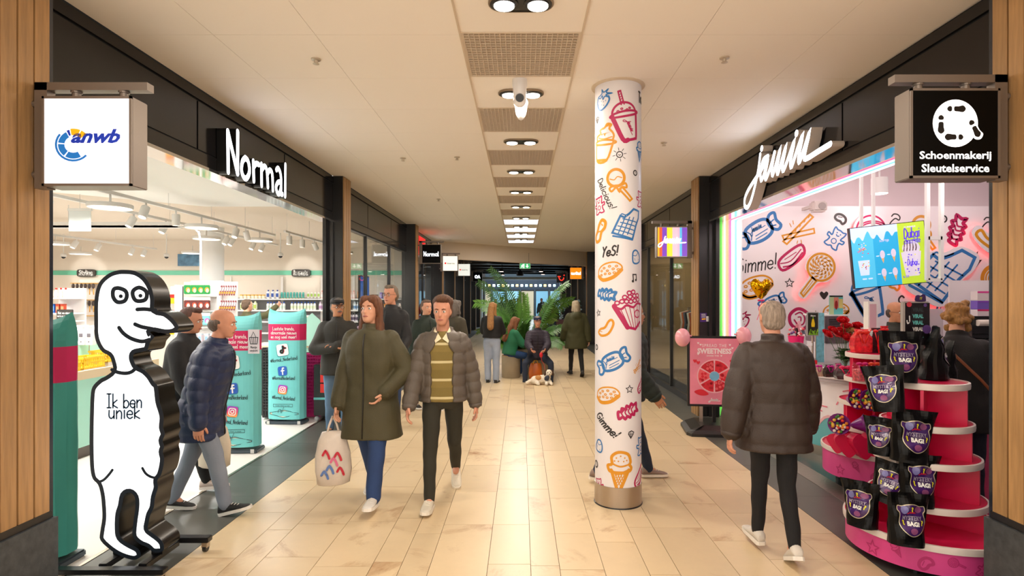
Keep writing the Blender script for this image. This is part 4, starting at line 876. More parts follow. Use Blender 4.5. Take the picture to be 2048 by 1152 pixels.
def bdisc(t):
 mk('stem', M().cyl((0, 0, .03), (0, 0, .16), .01), mTrack, t, rc=0)
 mk('disc_shell', M().lathe([(.01, .03), (.21, .03), (.215, .024), (.215, -.012), (.205, -.018), (.203, -.006)], (0, 0, 0), 32), mTrack, t, smooth='angle', rc=0)
 mk('diffuser', M().lathe([(.200, -.010), (.005, -.010)], (0, 0, 0), 32), mat('disc_lit', '#fff6ea', .4, emit=2.2), t, rc=0)
for i, (x, y) in enumerate(DISCS):
 dtpl, t = inst(dtpl, bdisc, (x, y, 2.69), 0, 'round flat white disc lamp in the left shop, ' + ('over the yellow baskets', 'largest, nearest the Normal letters', 'in front of the round column', 'behind the round column lamp', 'just left of the short track', 'at far left near the brush rack', 'far left above the Styling sign', 'by the back wall near the jamb', 'left of the blue poster', 'low at far left', 'far left behind the clear sheet', 'between the two straight tracks', 'behind the anwb sign', 'overhead beside the anwb sign')[i], 'ceiling lamp', 'disc_lamp', 'round disc lamps in the left shop')
for i, (px, py, d) in enumerate(((127, 518, 13.2), (333, 519, 13.2), (561, 516, 13))):
 c = P(px, py, d); t = thing('dome_camera', 'small white dome camera with dark lens, ' + ('above the Styling sign', 'right of the lightbox head', 'near the black jamb')[i], 'camera', (c.x, c.y, 2.66))
 mk('pole', M().cyl((0, 0, .06), (0, 0, .51), .01), mTrack, t, rc=0); mk('housing', M().lathe([(.03, .07), (.055, .05), (.06, 0), (.05, -.01)], (0, 0, 0), 16), mTrack, t, rc=0); mk('dome', M().ell((0, 0, -.005), .045, .045, .05), mBlackP, t, smooth=1, rc=0)
# wall signs
def wallsign(px, py, w, h, txt, sub, label):
 d = 14.42; c = P(px, py, d); k = d / F; w, h = w * k, h * k
 t = thing('category_sign', label, 'sign', (c.x, d, c.z - h / 2)); sh = [(math.copysign(abs(math.cos(q)) ** .3, math.cos(q)) * w / 2, math.copysign(abs(math.sin(q)) ** .5, math.sin(q)) * h / 2) for q in [2 * math.pi * i / 28 for i in range(28)]]
 mk('board', M().prism(sh, lambda u, v, y: (u, y, v + h / 2), -.02, .02), mat('sign_charcoal', '#3c3733', .5), t, rc=0)
 a = M(); fx = lambda u, v: (u, -.023, v + h / 2); hand(a, txt, fx, 0, .02, h * .5, .9, w=w * .75); text(a, sub, fx, 0, -h * .28, h * .16, w * .8); mk('printed_lettering', a, mWhite, t, rc=0)
wallsign(173, 546, 37, 15, 'Styling', 'Zorg dat je haar goed zit', 'dark Styling sign on the green wall stripe')
wallsign(602, 546, 37, 15, 'Haarverzorging', 'Perfect haar is zo simpel', 'dark Haarverzorging sign under a bright spot pool on the wall')
c = P(603, 540, 14.4); lamp('sign_spot', 'SPOT', (c.x, 13.2, 2.6), 26, (1, .95, .88), .05, (R(78), 0, 0), spot=46)
c = P(172, 535, 14.4); lamp('sign_spot', 'SPOT', (c.x, 13.2, 2.6), 26, (1, .95, .88), .05, (R(78), 0, 0), spot=46)
# back wall shelving in bays with bottles
mShelf = mat('shelf_white', '#ece9e6', .5); mBackp = mat('shelf_back', '#8b8a8c', .6)
def prod(kind, cols, cap):
 """bottle/tub templates, one mesh each"""
 a = M()
 if kind == 'bottle': a.lathe([(.002, 0), (.032, 0), (.034, .01), (.034, .13), (.026, .155), (.014, .165)], (0, 0, 0), 12, mi=0); a.lathe([(.0345, .035), (.0345, .105)], (0, 0, 0), 12, mi=1); a.lathe([(.017, .16), (.017, .2), (.002, .203)], (0, 0, 0), 10, mi=2)
 elif kind == 'pouch': a.box(-.045, .045, -.03, .03, 0, .19, mi=0, bev=.02); a.box(-.03, .03, -.033, -.028, .04, .13, mi=1); a.cyl((0, 0, .18), (0, 0, .215), .02, n=8, mi=2)
 elif kind == 'tube': a.box(-.026, .026, -.018, .018, 0, .16, mi=0, bev=.012); a.box(-.024, .024, -.0195, -.016, .05, .12, mi=1); a.cyl((0, 0, -.0), (0, 0, .02), .018, n=8, mi=2)
 elif kind == 'pump': a.lathe([(.002, 0), (.035, 0), (.037, .1), (.03, .125), (.012, .135)], (0, 0, 0), 12, mi=0); a.lathe([(.0375, .03), (.0375, .09)], (0, 0, 0), 12, mi=1); a.cyl((0, 0, .13), (0, 0, .17), .006, n=6, mi=2); a.box(-.012, .035, -.008, .008, .165, .178, mi=2)
 elif kind == 'box': a.box(-.03, .03, -.03, .03, 0, .15, mi=0, bev=.002); a.box(-.022, .022, -.0315, -.029, .03, .11, mi=1); a.box(-.031, .031, -.031, .031, .13, .151, mi=2)
 elif kind == 'jar': a.lathe([(.002, 0), (.036, 0), (.038, .01), (.038, .075)], (0, 0, 0), 12, mi=0); a.lathe([(.0385, .015), (.0385, .06)], (0, 0, 0), 12, mi=1); a.lathe([(.04, .075), (.04, .1), (.002, .101)], (0, 0, 0), 12, mi=2)
 return a
PT = {}
def row(kind, cols, x0, x1, y, z, pitch, label, group, name, cat='bottle', rows=1, sc=1, rz=0, jx=.2):
 key = (kind,) + cols
 n = max(1, int((x1 - x0) / pitch)); rr = random.Random(int(x0 * 77 + z * 13))
 lab0 = label
 for i in range(n):
  for r_ in range(rows):
   label = lab0 + ', %s from left%s' % (ORD[i % 25], '' if rows == 1 else ', ' + ('front', 'middle', 'back')[r_] + ' row'); loc = (x0 + pitch * (i + .5) + rr.uniform(-jx, jx) * .02, y + r_ * pitch, z);
   if key not in PT:
    o = mk(name, prod(kind, cols, None), [mat('pk_' + c.lstrip('#'), c, .4) for c in cols], rc=0, smooth='angle', label=label, cat=cat, group=group); PT[key] = o
   else:
    o = PT[key].copy(); COL.objects.link(o); o['label'] = label; o['group'] = group; o.name = name
   o.location = loc; o.scale = (sc, sc, sc); o.rotation_euler = (0, 0, rz + rr.uniform(-.15, .15))
def shelfbay(x0, x1, yb, zs, label, dep=.34):
 t = thing('wall_shelving', label, 'shelving', ((x0 + x1) / 2, yb, 0))
 mk('back_panel', M().box(x0, x1, yb - .02, yb, .1, zs[0] + .02), mBackp, t, wd=1); mk('plinth', M().box(x0, x1, yb - dep, yb, 0, .1), mShelf, t, wd=1)
 for z in zs: s_ = mk('shelf', M().box(x0 + .004, x1 - .004, yb - dep, yb - .02, z - .03, z), mShelf, t, wd=1)
 for x in (x0, x1 - .03): mk('upright', M().box(x, x + .03, yb - .03, yb - .005, 0, zs[0] + .55), mShelf, t, wd=1)
 k = int((x1 - x0) / 1.0)
 return t
YW = 14.46; ZS = [1.69, 1.41, 1.13, .85, .55]
bays = [(-7.3, -6.0), (-6.0, -5.0), (-5.0, -4.2), (-4.2, -2.95)]
bx = [-11.9, -10.5, -9.2]
for i, (a_, b_) in enumerate(bays): shelfbay(a_, b_, YW, ZS, 'white shelving bay with toiletries on the left shop back wall, %s' % ('nearest the pegboard', 'left of the long banner', 'under the Haarverzorging sign', 'seen through the side glass')[i])
yq = YW - .24
rowsdef = [
 # x0,x1,shelf,kind,cols,pitch,label,group
 (-6.95, -6.3, 0, 'jar', ('#ead9b4', '#f3ead8', '#d8a73a'), .09, 'gold-lidded cream pot', 'gold-lidded pots on the top shelf'),
 (-6.3, -5.95, 0, 'pouch', ('#f2f2f4', '#2a4fa0', '#27479c'), .11, 'large white and navy refill bottle', 'white and navy bottles'),
 (-5.95, -5.3, 0, 'tube', ('#57b7ae', '#3a9a94', '#e9b23c'), .075, 'teal tube with yellow cap', 'teal tubes on the top shelf'),
 (-5.3, -4.95, 0, 'tube', ('#f1f0e9', '#9bbf57', '#23335c'), .085, 'white tube with green label', 'white and green tubes'),
 (-4.95, -4.05, 0, 'bottle', ('#f3d6d4', '#f7eceb', '#f4b4ae'), .078, 'slim pink and white bottle', 'pink and white bottles on the top shelf'),
 (-4.05, -3.75, 0, 'pouch', ('#f0892a', '#ffd9a8', '#e97416'), .105, 'orange pouch bottle beside the black jamb', 'orange pouches'),
 (-3.7, -3.5, 0, 'jar', ('#a8642a', '#e8b25c', '#6a3c1c'), .09, 'brown and amber pot behind side glass', 'amber pots'), (-3.5, -3.2, 0, 'box', ('#9a7cc8', '#c9b6e4', '#8a68bc'), .09, 'lilac carton behind side glass', 'lilac cartons'),
 (-6.95, -6.45, 1, 'pouch', ('#e9edd2', '#a9c25a', '#dfe8c8'), .11, 'pale green pouch bottle', 'pale green pouches'),
 (-6.3, -5.75, 1, 'bottle', ('#f0f2f0', '#cfe0d8', '#2450a8'), .08, 'white bottle with blue cap', 'blue-capped white bottles'),
 (-5.7, -5.05, 1, 'bottle', ('#f4f4f0', '#d8e4c8', '#2450a8'), .08, 'white bottle with green label and blue cap', 'blue-capped green-label bottles'),
 (-5.0, -4.45, 1, 'bottle', ('#e8dcea', '#b48ab8', '#d9c6dc'), .08, 'mauve labelled slim bottle', 'mauve bottles on the second shelf'),
 (-4.45, -4.15, 1, 'bottle', ('#eef0e6', '#8ab878', '#e4e8dc'), .08, 'green labelled slim bottle', 'green labelled bottles'), (-4.15, -3.85, 1, 'bottle', ('#eaf0f6', '#7aa0cc', '#dfe6f0'), .08, 'blue labelled slim bottle', 'blue labelled bottles'),
 (-3.85, -3.7, 1, 'pouch', ('#f4c02c', '#fbe08a', '#f0b010'), .1, 'yellow pouch bottle beside jamb', 'yellow pouches'), (-3.7, -3.5, 1, 'jar', ('#7a4a20', '#c8924c', '#4a2c12'), .09, 'dark brown pot behind side glass', 'brown pots'), (-3.5, -3.1, 1, 'box', ('#f09a3a', '#f8c890', '#e8842a'), .1, 'orange carton behind side glass', 'orange cartons'),
 (-6.2, -5.1, 2, 'box', ('#f0f0ee', '#f08a4a', '#dfe6ee'), .11, 'white carton with orange patch', 'white cartons on the third shelf'),
 (-4.7, -4.4, 2, 'jar', ('#3a2a24', '#e0d4c8', '#1c1412'), .085, 'black and white pot', 'black and white pots'), (-4.4, -3.9, 2, 'bottle', ('#d8d2da', '#6a5a72', '#3a2f42'), .075, 'grey bottle with dark cap', 'dark-capped grey bottles'),
 (-3.9, -3.7, 2, 'bottle', ('#dfe8d0', '#8cb85c', '#c8dcb0'), .085, 'pale green bottle near jamb', 'pale green bottles'), (-3.7, -3.4, 2, 'pouch', ('#8ab22e', '#cfe070', '#6a9020'), .11, 'lime green pouch behind side glass', 'lime pouches'), (-3.4, -3.1, 2, 'pouch', ('#d8a81c', '#f2d464', '#b88a10'), .11, 'mustard yellow pouch behind side glass', 'mustard pouches'),
 (-6.2, -5.1, 3, 'box', ('#dfe8f4', '#4a78c0', '#f0f0f0'), .11, 'white and blue carton', 'white and blue cartons'), (-4.6, -3.8, 3, 'bottle', ('#b89ab0', '#5a3a54', '#2a1a2a'), .09, 'plum coloured bottle', 'plum bottles on the low shelf'), (-3.7, -3.1, 3, 'box', ('#e8822c', '#f8c08a', '#c86818'), .12, 'dark orange carton low behind side glass', 'low orange cartons'),
 (-6.2, -5.1, 4, 'box', ('#f2e6d8', '#e06a3a', '#e8e0d8'), .12, 'cream carton with orange front', 'cream cartons'), (-4.6, -3.8, 4, 'bottle', ('#8a7a90', '#3a2f42', '#201828'), .09, 'dark bottle on the lowest shelf', 'dark bottles on the lowest shelf'),
]
for x0, x1, si, kind, cols, pitch, lb, gp in rowsdef:
 row(kind, cols, x0, x1, yq, ZS[si], pitch, lb.split(' behind')[0].split(' beside')[0].split(' near')[0] + ', ' + ('top', 'second', 'third', 'fourth', 'lowest')[si] + ' back wall shelf', gp, {'bottle': 'bottle', 'pouch': 'pouch_bottle', 'tube': 'cosmetic_tube', 'jar': 'cosmetic_pot', 'box': 'carton', 'pump': 'pump_bottle'}[kind], {'bottle': 'bottle', 'pouch': 'bottle', 'tube': 'tube', 'jar': 'pot', 'box': 'box', 'pump': 'bottle'}[kind])
# pegboard gondola under the white column
def gondola_packs():
 t = thing('pegboard_stand', 'tall white pegboard stand with hanging packs in front of the white column', 'display stand', (-5.2, 9.6, 0))
 x0, x1 = P(375, 0, 9.6).x, P(432, 0, 9.6).x; x2 = P(466, 0, 9.6).x
 mk('panel', M().box(x0, x1, 9.7, 9.74, .1, 1.99), mShelf, t, wd=1); mk('panel', M().box(x1 + .05, x2, 9.72, 9.76, .1, 1.97), mShelf, t, wd=1)
 mk('upright', M().box(x1, x1 + .045, 9.62, 9.76, 0, 1.99), mTrack, t, wd=1); mk('base_deck', M().box(x0 - .02, x2 + .02, 9.3, 9.8, 0, .12), mShelf, t, wd=1)
 for z in (1.74, 1.49, 1.22, .95, .7): mk('shelf_edge', M().box(x0, x1, 9.55, 9.7, z - .02, z), mShelf, t, wd=1)
 g = 0
 for r_, (cols, z, lb) in enumerate(((('#1f9a4c', '#f0d9c0', '#e8a020'), 1.76, 'green face-mask pack'), (('#6a3230', '#f0e0d0', '#e0482c'), 1.51, 'maroon face-mask pack'), (('#7fcad0', '#f2e8e2', '#c04ab0'), 1.25, 'aqua and white face-mask pack'))):
  tp = None
  for i in range(4):
   x = x0 + .06 + i * (x1 - x0 - .1) / 3.6
   if tp is None:
    a = M(); a.box(-.055, .055, -.02, .02, 0, .15, mi=0, bev=.01); a.box(-.055, .055, -.006, .006, .15, .2, mi=3); n = 14
    a.fill([(.015 + .036 * math.cos(2 * math.pi * q / n), .072 + .042 * math.sin(2 * math.pi * q / n)) for q in range(n)], lambda u, v: (u, -.0225, v), 2); a.fill([(.02 + .024 * math.cos(2 * math.pi * q / n), .06 + .036 * math.sin(2 * math.pi * q / n)) for q in range(n)], lambda u, v: (u, -.024, v), 1)
    tp = o = mk('mask_pack', a, [mat('pk_' + c.lstrip('#'), c, .35) for c in cols] + [mShelf], rc=0)
   else: o = tp.copy(); COL.objects.link(o)
   tagp(o, lb + ' on the pegboard, %s from left' % ORD[i], 'pack', lb + 's on the pegboard'); o.location = (x, 9.5, z); o.rotation_euler = (0, 0, .15)
  tp = None
  for i in range(7):
   x = x1 + .06 + i * (x2 - x1) / 7.2
   if tp is None:
    a = M(); a.box(-.014, .014, -.008, .008, 0, .17, mi=0, bev=.003); a.box(-.015, .015, -.0095, -.007, .03, .06, mi=1); a.box(-.015, .015, -.0095, -.007, .08, .14, mi=2); tp = o = mk('lip_pencil_pack', a, [mat('pk_8a4a52', '#8a4a52', .4), mat('pk_e8a63a', '#e8a63a', .4), mat('pk_ead8d8', '#ead8d8', .4)], rc=0)
   else: o = tp.copy(); COL.objects.link(o)
   tagp(o, 'slim brown and yellow blister pack, %s row, %s from left' % (('top', 'middle', 'low')[r_], ORD[i]), 'pack', 'slim blister packs, row ' + ('one', 'two', 'three')[r_]); o.location = (x, 9.6, z - .02); o.rotation_euler = (0, R(14), -.2)
gondola_packs()
t = thing('pegboard_stand', 'white stand with red and yellow sweet packs left of the pegboard', 'display stand', (-6.0, 9.9, 0)); xa, xb = P(334, 0, 9.9).x, P(358, 0, 9.9).x
mk('panel', M().box(xa, xb, 10, 10.03, 0, 1.9), mShelf, t, wd=1); mk('upright', M().box(xb - .02, xb, 9.8, 10.03, 0, 1.92), mTrack, t, wd=1)
tp = None
for z in (1.60, 1.33, 1.07):
 for x in (xa + .05, xa + .13):
  if tp is None:
   a = M(); a.box(-.04, .04, -.015, .015, 0, .1, mi=0, bev=.008); a.box(-.04, .04, -.014, .014, .1, .16, mi=1, bev=.006); tp = o = mk('sweet_pack', a, [mat('pk_f0c818', '#f0c818', .35), mat('pk_d82820', '#d82820', .35)], rc=0)
  else: o = tp.copy(); COL.objects.link(o)
  tagp(o, 'red and yellow sweet pack, %s row, %s one' % ({1.6: 'top', 1.33: 'middle', 1.07: 'low'}[z], 'left' if x < xa + .1 else 'right'), 'pack', 'red and yellow packs'); o.location = (x, 9.85, z)
# pink boxes between
row('box', ('#f6cdbb', '#fae6da', '#f09a7a'), P(362, 0, 9.4).x, P(374, 0, 9.4).x, 9.4, 1.3, .07, 'peach carton at the pegboard edge', 'peach cartons', 'carton', 'box')
# hair brush rack + shelf goods at far left
t = thing('brush_rack', 'white rack with rows of gold-handled hair brushes at the left', 'display stand', (P(165, 0, 9.4).x, 9.4, 0)); xa, xb = P(150, 0, 9.4).x, P(205, 0, 9.4).x
mk('panel', M().box(xa, xb, 9.5, 9.53, 0, 2.0), mShelf, t, wd=1)
for z in (1.93, 1.66, 1.4): mk('peg_rail', M().box(xa, xb, 9.3, 9.5, z, z + .012), mat('rail_gold', '#c89a4a', .4, metal=.4), t, wd=1)
tp = None
for z in (1.75, 1.47):
 for i in range(6):
  if tp is None:
   a = M(); a.cyl((0, 0, 0), (0, 0, .1), .008, mi=0); a.ell((0, -.01, .14), .024, .018, .045, mi=1); tp = o = mk('hair_brush', a, [mat('pk_c8953e', '#c8953e', .4), mat('pk_3a2c28', '#3a2c28', .5)], rc=0, smooth=1)
  else: o = tp.copy(); COL.objects.link(o)
  tagp(o, 'hair brush with gold handle, %s row, %s from left' % ('upper' if z > 1.6 else 'lower', ORD[i]), 'brush', 'hair brushes, ' + ('upper' if z > 1.6 else 'lower') + ' row'); o.location = (xa + .04 + i * .065, 9.32, z)
t = thing('shelf_unit', 'white shelf unit with red-capped bottles and bright cartons at far left', 'shelving', (P(125, 0, 8.9).x, 8.9, 0)); xa, xb = P(96, 0, 8.8).x, P(150, 0, 8.8).x
mk('back_panel', M().box(xa, xb, 9.0, 9.03, 0, 1.85), mShelf, t, wd=1)
for z in (1.70, 1.47, 1.35, 1.1): mk('shelf', M().box(xa, xb, 8.65, 9.0, z - .02, z), mShelf, t, wd=1)
row('bottle', ('#f4e2d6', '#f6f0ea', '#d8342c'), xa + .02, xb - .04, 8.72, 1.70, .07, 'white bottle with red cap on far left unit', 'red-capped bottles', 'bottle', sc=.75)
row('box', ('#2a6ac0', '#88b8e8', '#1c4f98'), xa + .06, xa + .2, 8.72, 1.47, .065, 'blue carton on far left unit', 'blue cartons at far left', 'carton', 'box', sc=.9)
row('box', ('#c02c78', '#e08ab8', '#a01c60'), xa, xa + .07, 8.72, 1.47, .065, 'magenta carton on far left unit', 'magenta cartons at far left', 'carton', 'box', sc=.9)
row('box', ('#b8442a', '#e0946a', '#98301c'), xa + .2, xb - .02, 8.72, 1.47, .065, 'rust red carton on far left unit', 'rust red cartons at far left', 'carton', 'box', sc=.9)
row('pouch', ('#e8d0e0', '#c05a90', '#f0e6ee'), xa + .02, xb - .04, 8.72, 1.10, .1, 'pale pink pouch on far left unit', 'pink pouches at far left', 'pouch_bottle')
for z_, c_ in ((.95, ('#eadfe8', '#8ab0d0', '#d0e0ea')), (.70, ('#f0e0b0', '#d08a3a', '#e8c070'))): row('box', c_, P(377, 0, 9.5).x, P(430, 0, 9.5).x, 9.6, z_, .1, 'small %s carton low on the pegboard stand' % ('blue' if z_ > .8 else 'tan'), 'low cartons on the pegboard %s' % z_, 'carton', 'box')
# promo board
c = P(130, 628, 7.6); t = thing('promo_board', 'small dark rounded board with white writing among the white bottles', 'sign', (c.x, 7.6, c.z - .07))
mk('board', M().box(-.11, .11, -.008, .008, 0, .13, bev=.006), mat('sign_charcoal', '#3c3733'), t, rc=0); a = M(); fx = lambda u, v: (u, -.01, v); hand(a, 'Tijd is kort geworden'.replace('f', ''), fx, 0, .085, .025, .8, w=.18) if False else hand(a, 'Hot en nieuw', fx, 0, .085, .03, .8, w=.17); hand(a, 'wat is er nu te koop', fx, 0, .045, .025, .8, w=.19); mk('printed_lettering', a, mWhite, t, rc=0); mk('post', M().cyl((0, 0, 0), (0, 0, -t.location.z), .005), mSteel, t, rc=0)
# promo gondola with yellow baskets
XG = -4.62; mMint = mat('mint_panel', '#a9dccb', .45); mBirch = mat('birch', '#dcc3a0', .55)
t = thing('promo_gondola', 'long mint promotion counter with birch edges in the left shop', 'counter', (XG - .5, 6.3, 0))
mk('side_panel', M().box(XG - .02, XG, 5.3, 7.3, .12, .83), mMint, t, wd=1); mk('end_panel', M().box(XG - .9, XG - .02, 5.28, 5.31, .12, .83), mMint, t, wd=1)
mk('toe_kick', M().box(XG - .85, XG - .03, 5.33, 7.28, 0, .12), mat('toe_kick', '#5c5048', .5), t, wd=1)
mk('birch_edge', M().box(XG - .03, XG + .01, 5.28, 7.32, .83, .92), mBirch, t, wd=1); mk('birch_edge', M().box(XG - .92, XG + .01, 5.26, 5.30, .83, .92), mBirch, t, wd=1)
mk('counter_top', M().box(XG - .9, XG - .03, 5.3, 7.3, .80, .84), mShelf, t, wd=1)
mk('upper_deck', M().box(XG - .9, XG - .5, 6.2, 7.3, .84, 1.16), mMint, t, wd=1)
mYel = mat('basket_yellow', '#f4cf3a', .45)
tp = None
def bbasket():
 a = M(); w_, d_, h_ = .11, .16, .13
 for (x0, x1, y0, y1) in ((-w_, w_, -d_, -d_ + .006), (-w_, w_, d_ - .006, d_), (-w_, -w_ + .006, -d_, d_), (w_ - .006, w_, -d_, d_)):
  a.box(x0, x1, y0, y1, 0, .02); a.box(x0, x1, y0, y1, .06, .075); a.box(x0 - .004, x1 + .004, y0 - .004, y1 + .004, h_ - .02, h_)
  n = 9 if (x1 - x0) > (y1 - y0) else 12
  for i in range(n):
   f_ = (i + .5) / n
   if x1 - x0 > y1 - y0: xx = x0 + (x1 - x0) * f_; a.box(xx - .005, xx + .005, y0, y1, .02, h_)
   else: yy = y0 + (y1 - y0) * f_; a.box(x0, x1, yy - .005, yy + .005, .02, h_)
 a.box(-w_, w_, -d_, d_, 0, .006); return a
bpos = [(XG - .19, 5.62, .84), (XG - .19, 5.98, .88), (XG - .19, 6.34, .92), (XG - .19, 6.70, .96), (XG - .19, 7.06, 1.0)]
for i, q in enumerate(bpos):
 if tp is None: o = tp = mk('storage_basket', bbasket(), mYel, rc=0)
 else: o = tp.copy(); COL.objects.link(o)
 tagp(o, 'yellow plastic storage basket, %s in the row on the mint counter' % ('first nearest', 'second', 'third', 'fourth', 'fifth', 'sixth and highest')[i], 'basket', 'yellow baskets on the mint counter'); o.location = q
 if i: mk('riser', M().box(-.11, .11, -.15, .15, 0, q[2] - .842), mShelf, t, rc=0).location = (q[0] - t.location.x, q[1] - t.location.y, .842)
wb = random.Random(5)
tp = None
for r_ in range(3):
 for i in range(8):
  if tp is None: a = M(); a.box(-.04, .04, -.03, .03, 0, .17, mi=0, bev=.003); a.box(-.006, .006, -.032, -.029, .03, .045, mi=1); a.box(-.02, .02, -.032, -.029, .09, .13, mi=1); o = tp = mk('white_carton', a, [mat('pk_f0eef0', '#f0eef0', .4), mat('pk_6a6470', '#6a6470', .5)], rc=0)
  else: o = tp.copy(); COL.objects.link(o)
  tagp(o, 'white carton with small black print, %s row, %s from left' % (('front', 'middle', 'back')[r_], ORD[i]), 'box', 'white cartons behind the baskets, %s row' % ('front', 'middle', 'back')[r_]); o.location = (XG - .42 + r_ * .0, 6.0 + i * .075 + r_ * .9, .84 + (0, 0, 0)[r_]) if r_ < 1 else (XG - .85 + i * .085 + (r_ - 1) * .02, 6.35 + .25 * (r_ - 1), 1.0 if r_ == 1 else 1.0)
  if r_ >= 1: o.location = (XG - .86 + i * .088, 6.5 + .2 * (r_ - 1), 1.161)
for i in range(7):
 pass
row('pump', ('#f2f0ee', '#d8486a', '#f4f4f4'), XG - .88, XG - .5, 6.9, 1.161, .09, 'white pump bottle with pink mark on the upper mint deck', 'white pump bottles', 'pump_bottle', 'bottle', rows=3, sc=1.1)
# blue tins
tp = None
for i, (dx, dy, dz) in enumerate(((-.02, 0, .05), (.03, .05, .04), (-.05, .1, .06), (.0, .16, .07), (.05, .2, .05))):
 if tp is None: a = M(); a.lathe([(.002, -.02), (.058, -.02), (.06, -.015), (.06, .015), (.058, .02), (.002, .021)], (0, 0, 0), 24, mi=0); text(a, 'NIVEA', lambda u, v: (u, v, .0225), 0, .0, .018, .07, mi=1); o = tp = mk('cream_tin', a, [mat('tin_blue', '#1638b0', .3), mWhite], rc=0)
 else: o = tp.copy(); COL.objects.link(o)
 tagp(o, 'round navy blue cream tin, %s in the pile beside the yellow baskets' % ORD[i], 'tin', 'blue cream tins'); o.location = (XG - .1 + dx, 5.42 + dy * .3, .90 + dz); o.rotation_euler = (R(65), R(10 * (i - 2)), R(25 + 8 * i))
# price cards on posts
for i, (px, py, d, w_, h_, lb) in enumerate(((178, 673, 6.6, .09, .17, 'mint price card with number 2 above the white cartons'), (146, 680, 6.2, .09, .2, 'white info card beside the teal banner'), (240, 655, 7, .06, .1, 'small mint price card'),)):
 c = P(px, py, d); t = thing('price_card', lb, 'price card', (c.x, d, c.z - h_ / 2)); mk('card', M().box(-w_ / 2, w_ / 2, -.003, .003, 0, h_, bev=.001), mMint, t, rc=0); mk('inset', M().box(-w_ / 2 + .01, w_ / 2 - .01, -.004, -.003, .012, h_ - .012), mWhite, t, rc=0)
 a = M(); text(a, '2.-', lambda u, v: (u, -.0045, v), 0, h_ * .5, .03); mk('printed_price', a, mBlackP, t, rc=0); mk('post', M().cyl((0, .004, -.25), (0, .004, .02), .004), mSteel, t, rc=0)
# cash desk by the jamb with mint arrow board, baskets, dark trolley
t = thing('cash_counter', 'mint counter with slim birch top beside the black jamb', 'counter', (-3.5, 9.2, 0))
mk('body', M().box(-4.3, -2.98, 9.0, 9.7, .1, .92), mMint, t, wd=1); mk('top', M().box(-4.34, -2.95, 8.97, 9.73, .92, .95), mBirch, t, wd=1); mk('toe_kick', M().box(-4.25, -3.02, 9.04, 9.7, 0, .1), mat('toe_kick', '#5c5048'), t, wd=1)
t = thing('arrow_board', 'tall pale mint house-shaped board behind the man in the cap', 'sign', (P(622, 0, 8.9).x, 8.95, .95)); c = t.location; k = 8.9 / F
mk('board', M().prism([(-18 * k, 0), (19 * k, 0), (19 * k, 38 * k), (16 * k, 52 * k), (0, 66 * k), (-16 * k, 52 * k), (-18 * k, 46 * k)], lambda u, v, y: (u, y, v), -.01, .01), mMint, t, rc=0)
def bstack(t, col, n, tp_=0):
 for i in range(n):
  a = M(); z = i * .046; a.rings([[(sx * w_, sy * h_, zz) for sx, sy in ((-1, -1), (1, -1), (1, 1), (-1, 1))] for w_, h_, zz in ((.15, .11, z), (.19, .14, z + .06), (.198, .148, z + .06), (.198, .148, z + .045 + .025), (.18, .135, z + .07), (.14, .105, z + .012))], cap=True)
  b = M(); b.rings([[(sx * w_, sy * h_, zz) for sx, sy in ((-1, -1), (1, -1), (1, 1), (-1, 1))] for w_, h_, zz in ((.155, .115, z), (.19, .142, z + .03), (.2, .15, z + .03), (.2, .15, z + .042), (.185, .138, z + .042), (.15, .11, z + .01))])
  o = mk('shopping_basket', b, col);
  yield o
bp = P(548, 838, 8.15)
for (cx, cy, col, n, lb, gp) in ((P(546, 0, 8.1).x, 8.15, mat('basket_black', '#26272a', .5), 22, 'black plastic shopping basket in the tall nested stack', 'black nested baskets'), (P(626, 0, 8.2).x, 8.2, mat('basket_magenta', '#d01c7a', .45), 18, 'magenta plastic shopping basket in the nested stack', 'magenta nested baskets')):
 tp = None
 for i in range(n):
  if tp is None:
   b = M(); b.rings([[(sx * w_, sy * h_, zz) for sx, sy in ((-1, -1), (1, -1), (1, 1), (-1, 1))] for w_, h_, zz in ((.13, .10, 0), (.155, .12, .10), (.168, .133, .10), (.168, .133, .125), (.152, .118, .125), (.125, .095, .01))])
   for q in range(7): b.box(-.12 + q * .036, -.12 + q * .036 + .014, -.135, -.128, .02, .1)
   o = tp = mk('shopping_basket', b, col, rc=0); h_ = M().tube([(-.165, 0, .115), (-.165, 0, .13), (.165, 0, .13), (.165, 0, .115)], .006, n=6); mk('handle', h_, mBlackP, o, rc=0)
  else: o = dup(tp)
  tagp(o, lb.split(' in the')[0] + ', %s from the bottom of its nested stack' % ORD[i], 'basket', gp); o.location = (cx, cy, .02 + i * (.045 if n < 20 else .04)); o.rotation_euler = (0, 0, .1)
t = thing('display_trolley', 'small black wheeled display trolley with red boxes behind the man in the cap', 'trolley', (P(646, 0, 7.9).x, 8.0, 0)); c = t.location
mk('cabinet', M().box(-.12, .12, -.12, .12, .08, .78, bev=.005), mBlackP, t, rc=0); mk('teal_stripe', M().box(-.121, .121, -.124, -.12, .30, .33), mTeal, t, rc=0)
for s in (-1, 1): mk('caster', M().ell((s * .09, -.08, .035), .035, .03, .035), mat('caster_grey', '#b9bcc0', .3), t, smooth=1, rc=0)
for i in range(3): mk('red_box', M().box(-.02 + i * .0, .1, -.15, -.121, .40 + i * .14, .52 + i * .14), mat('box_red', '#d8261e', .4), t, rc=0)
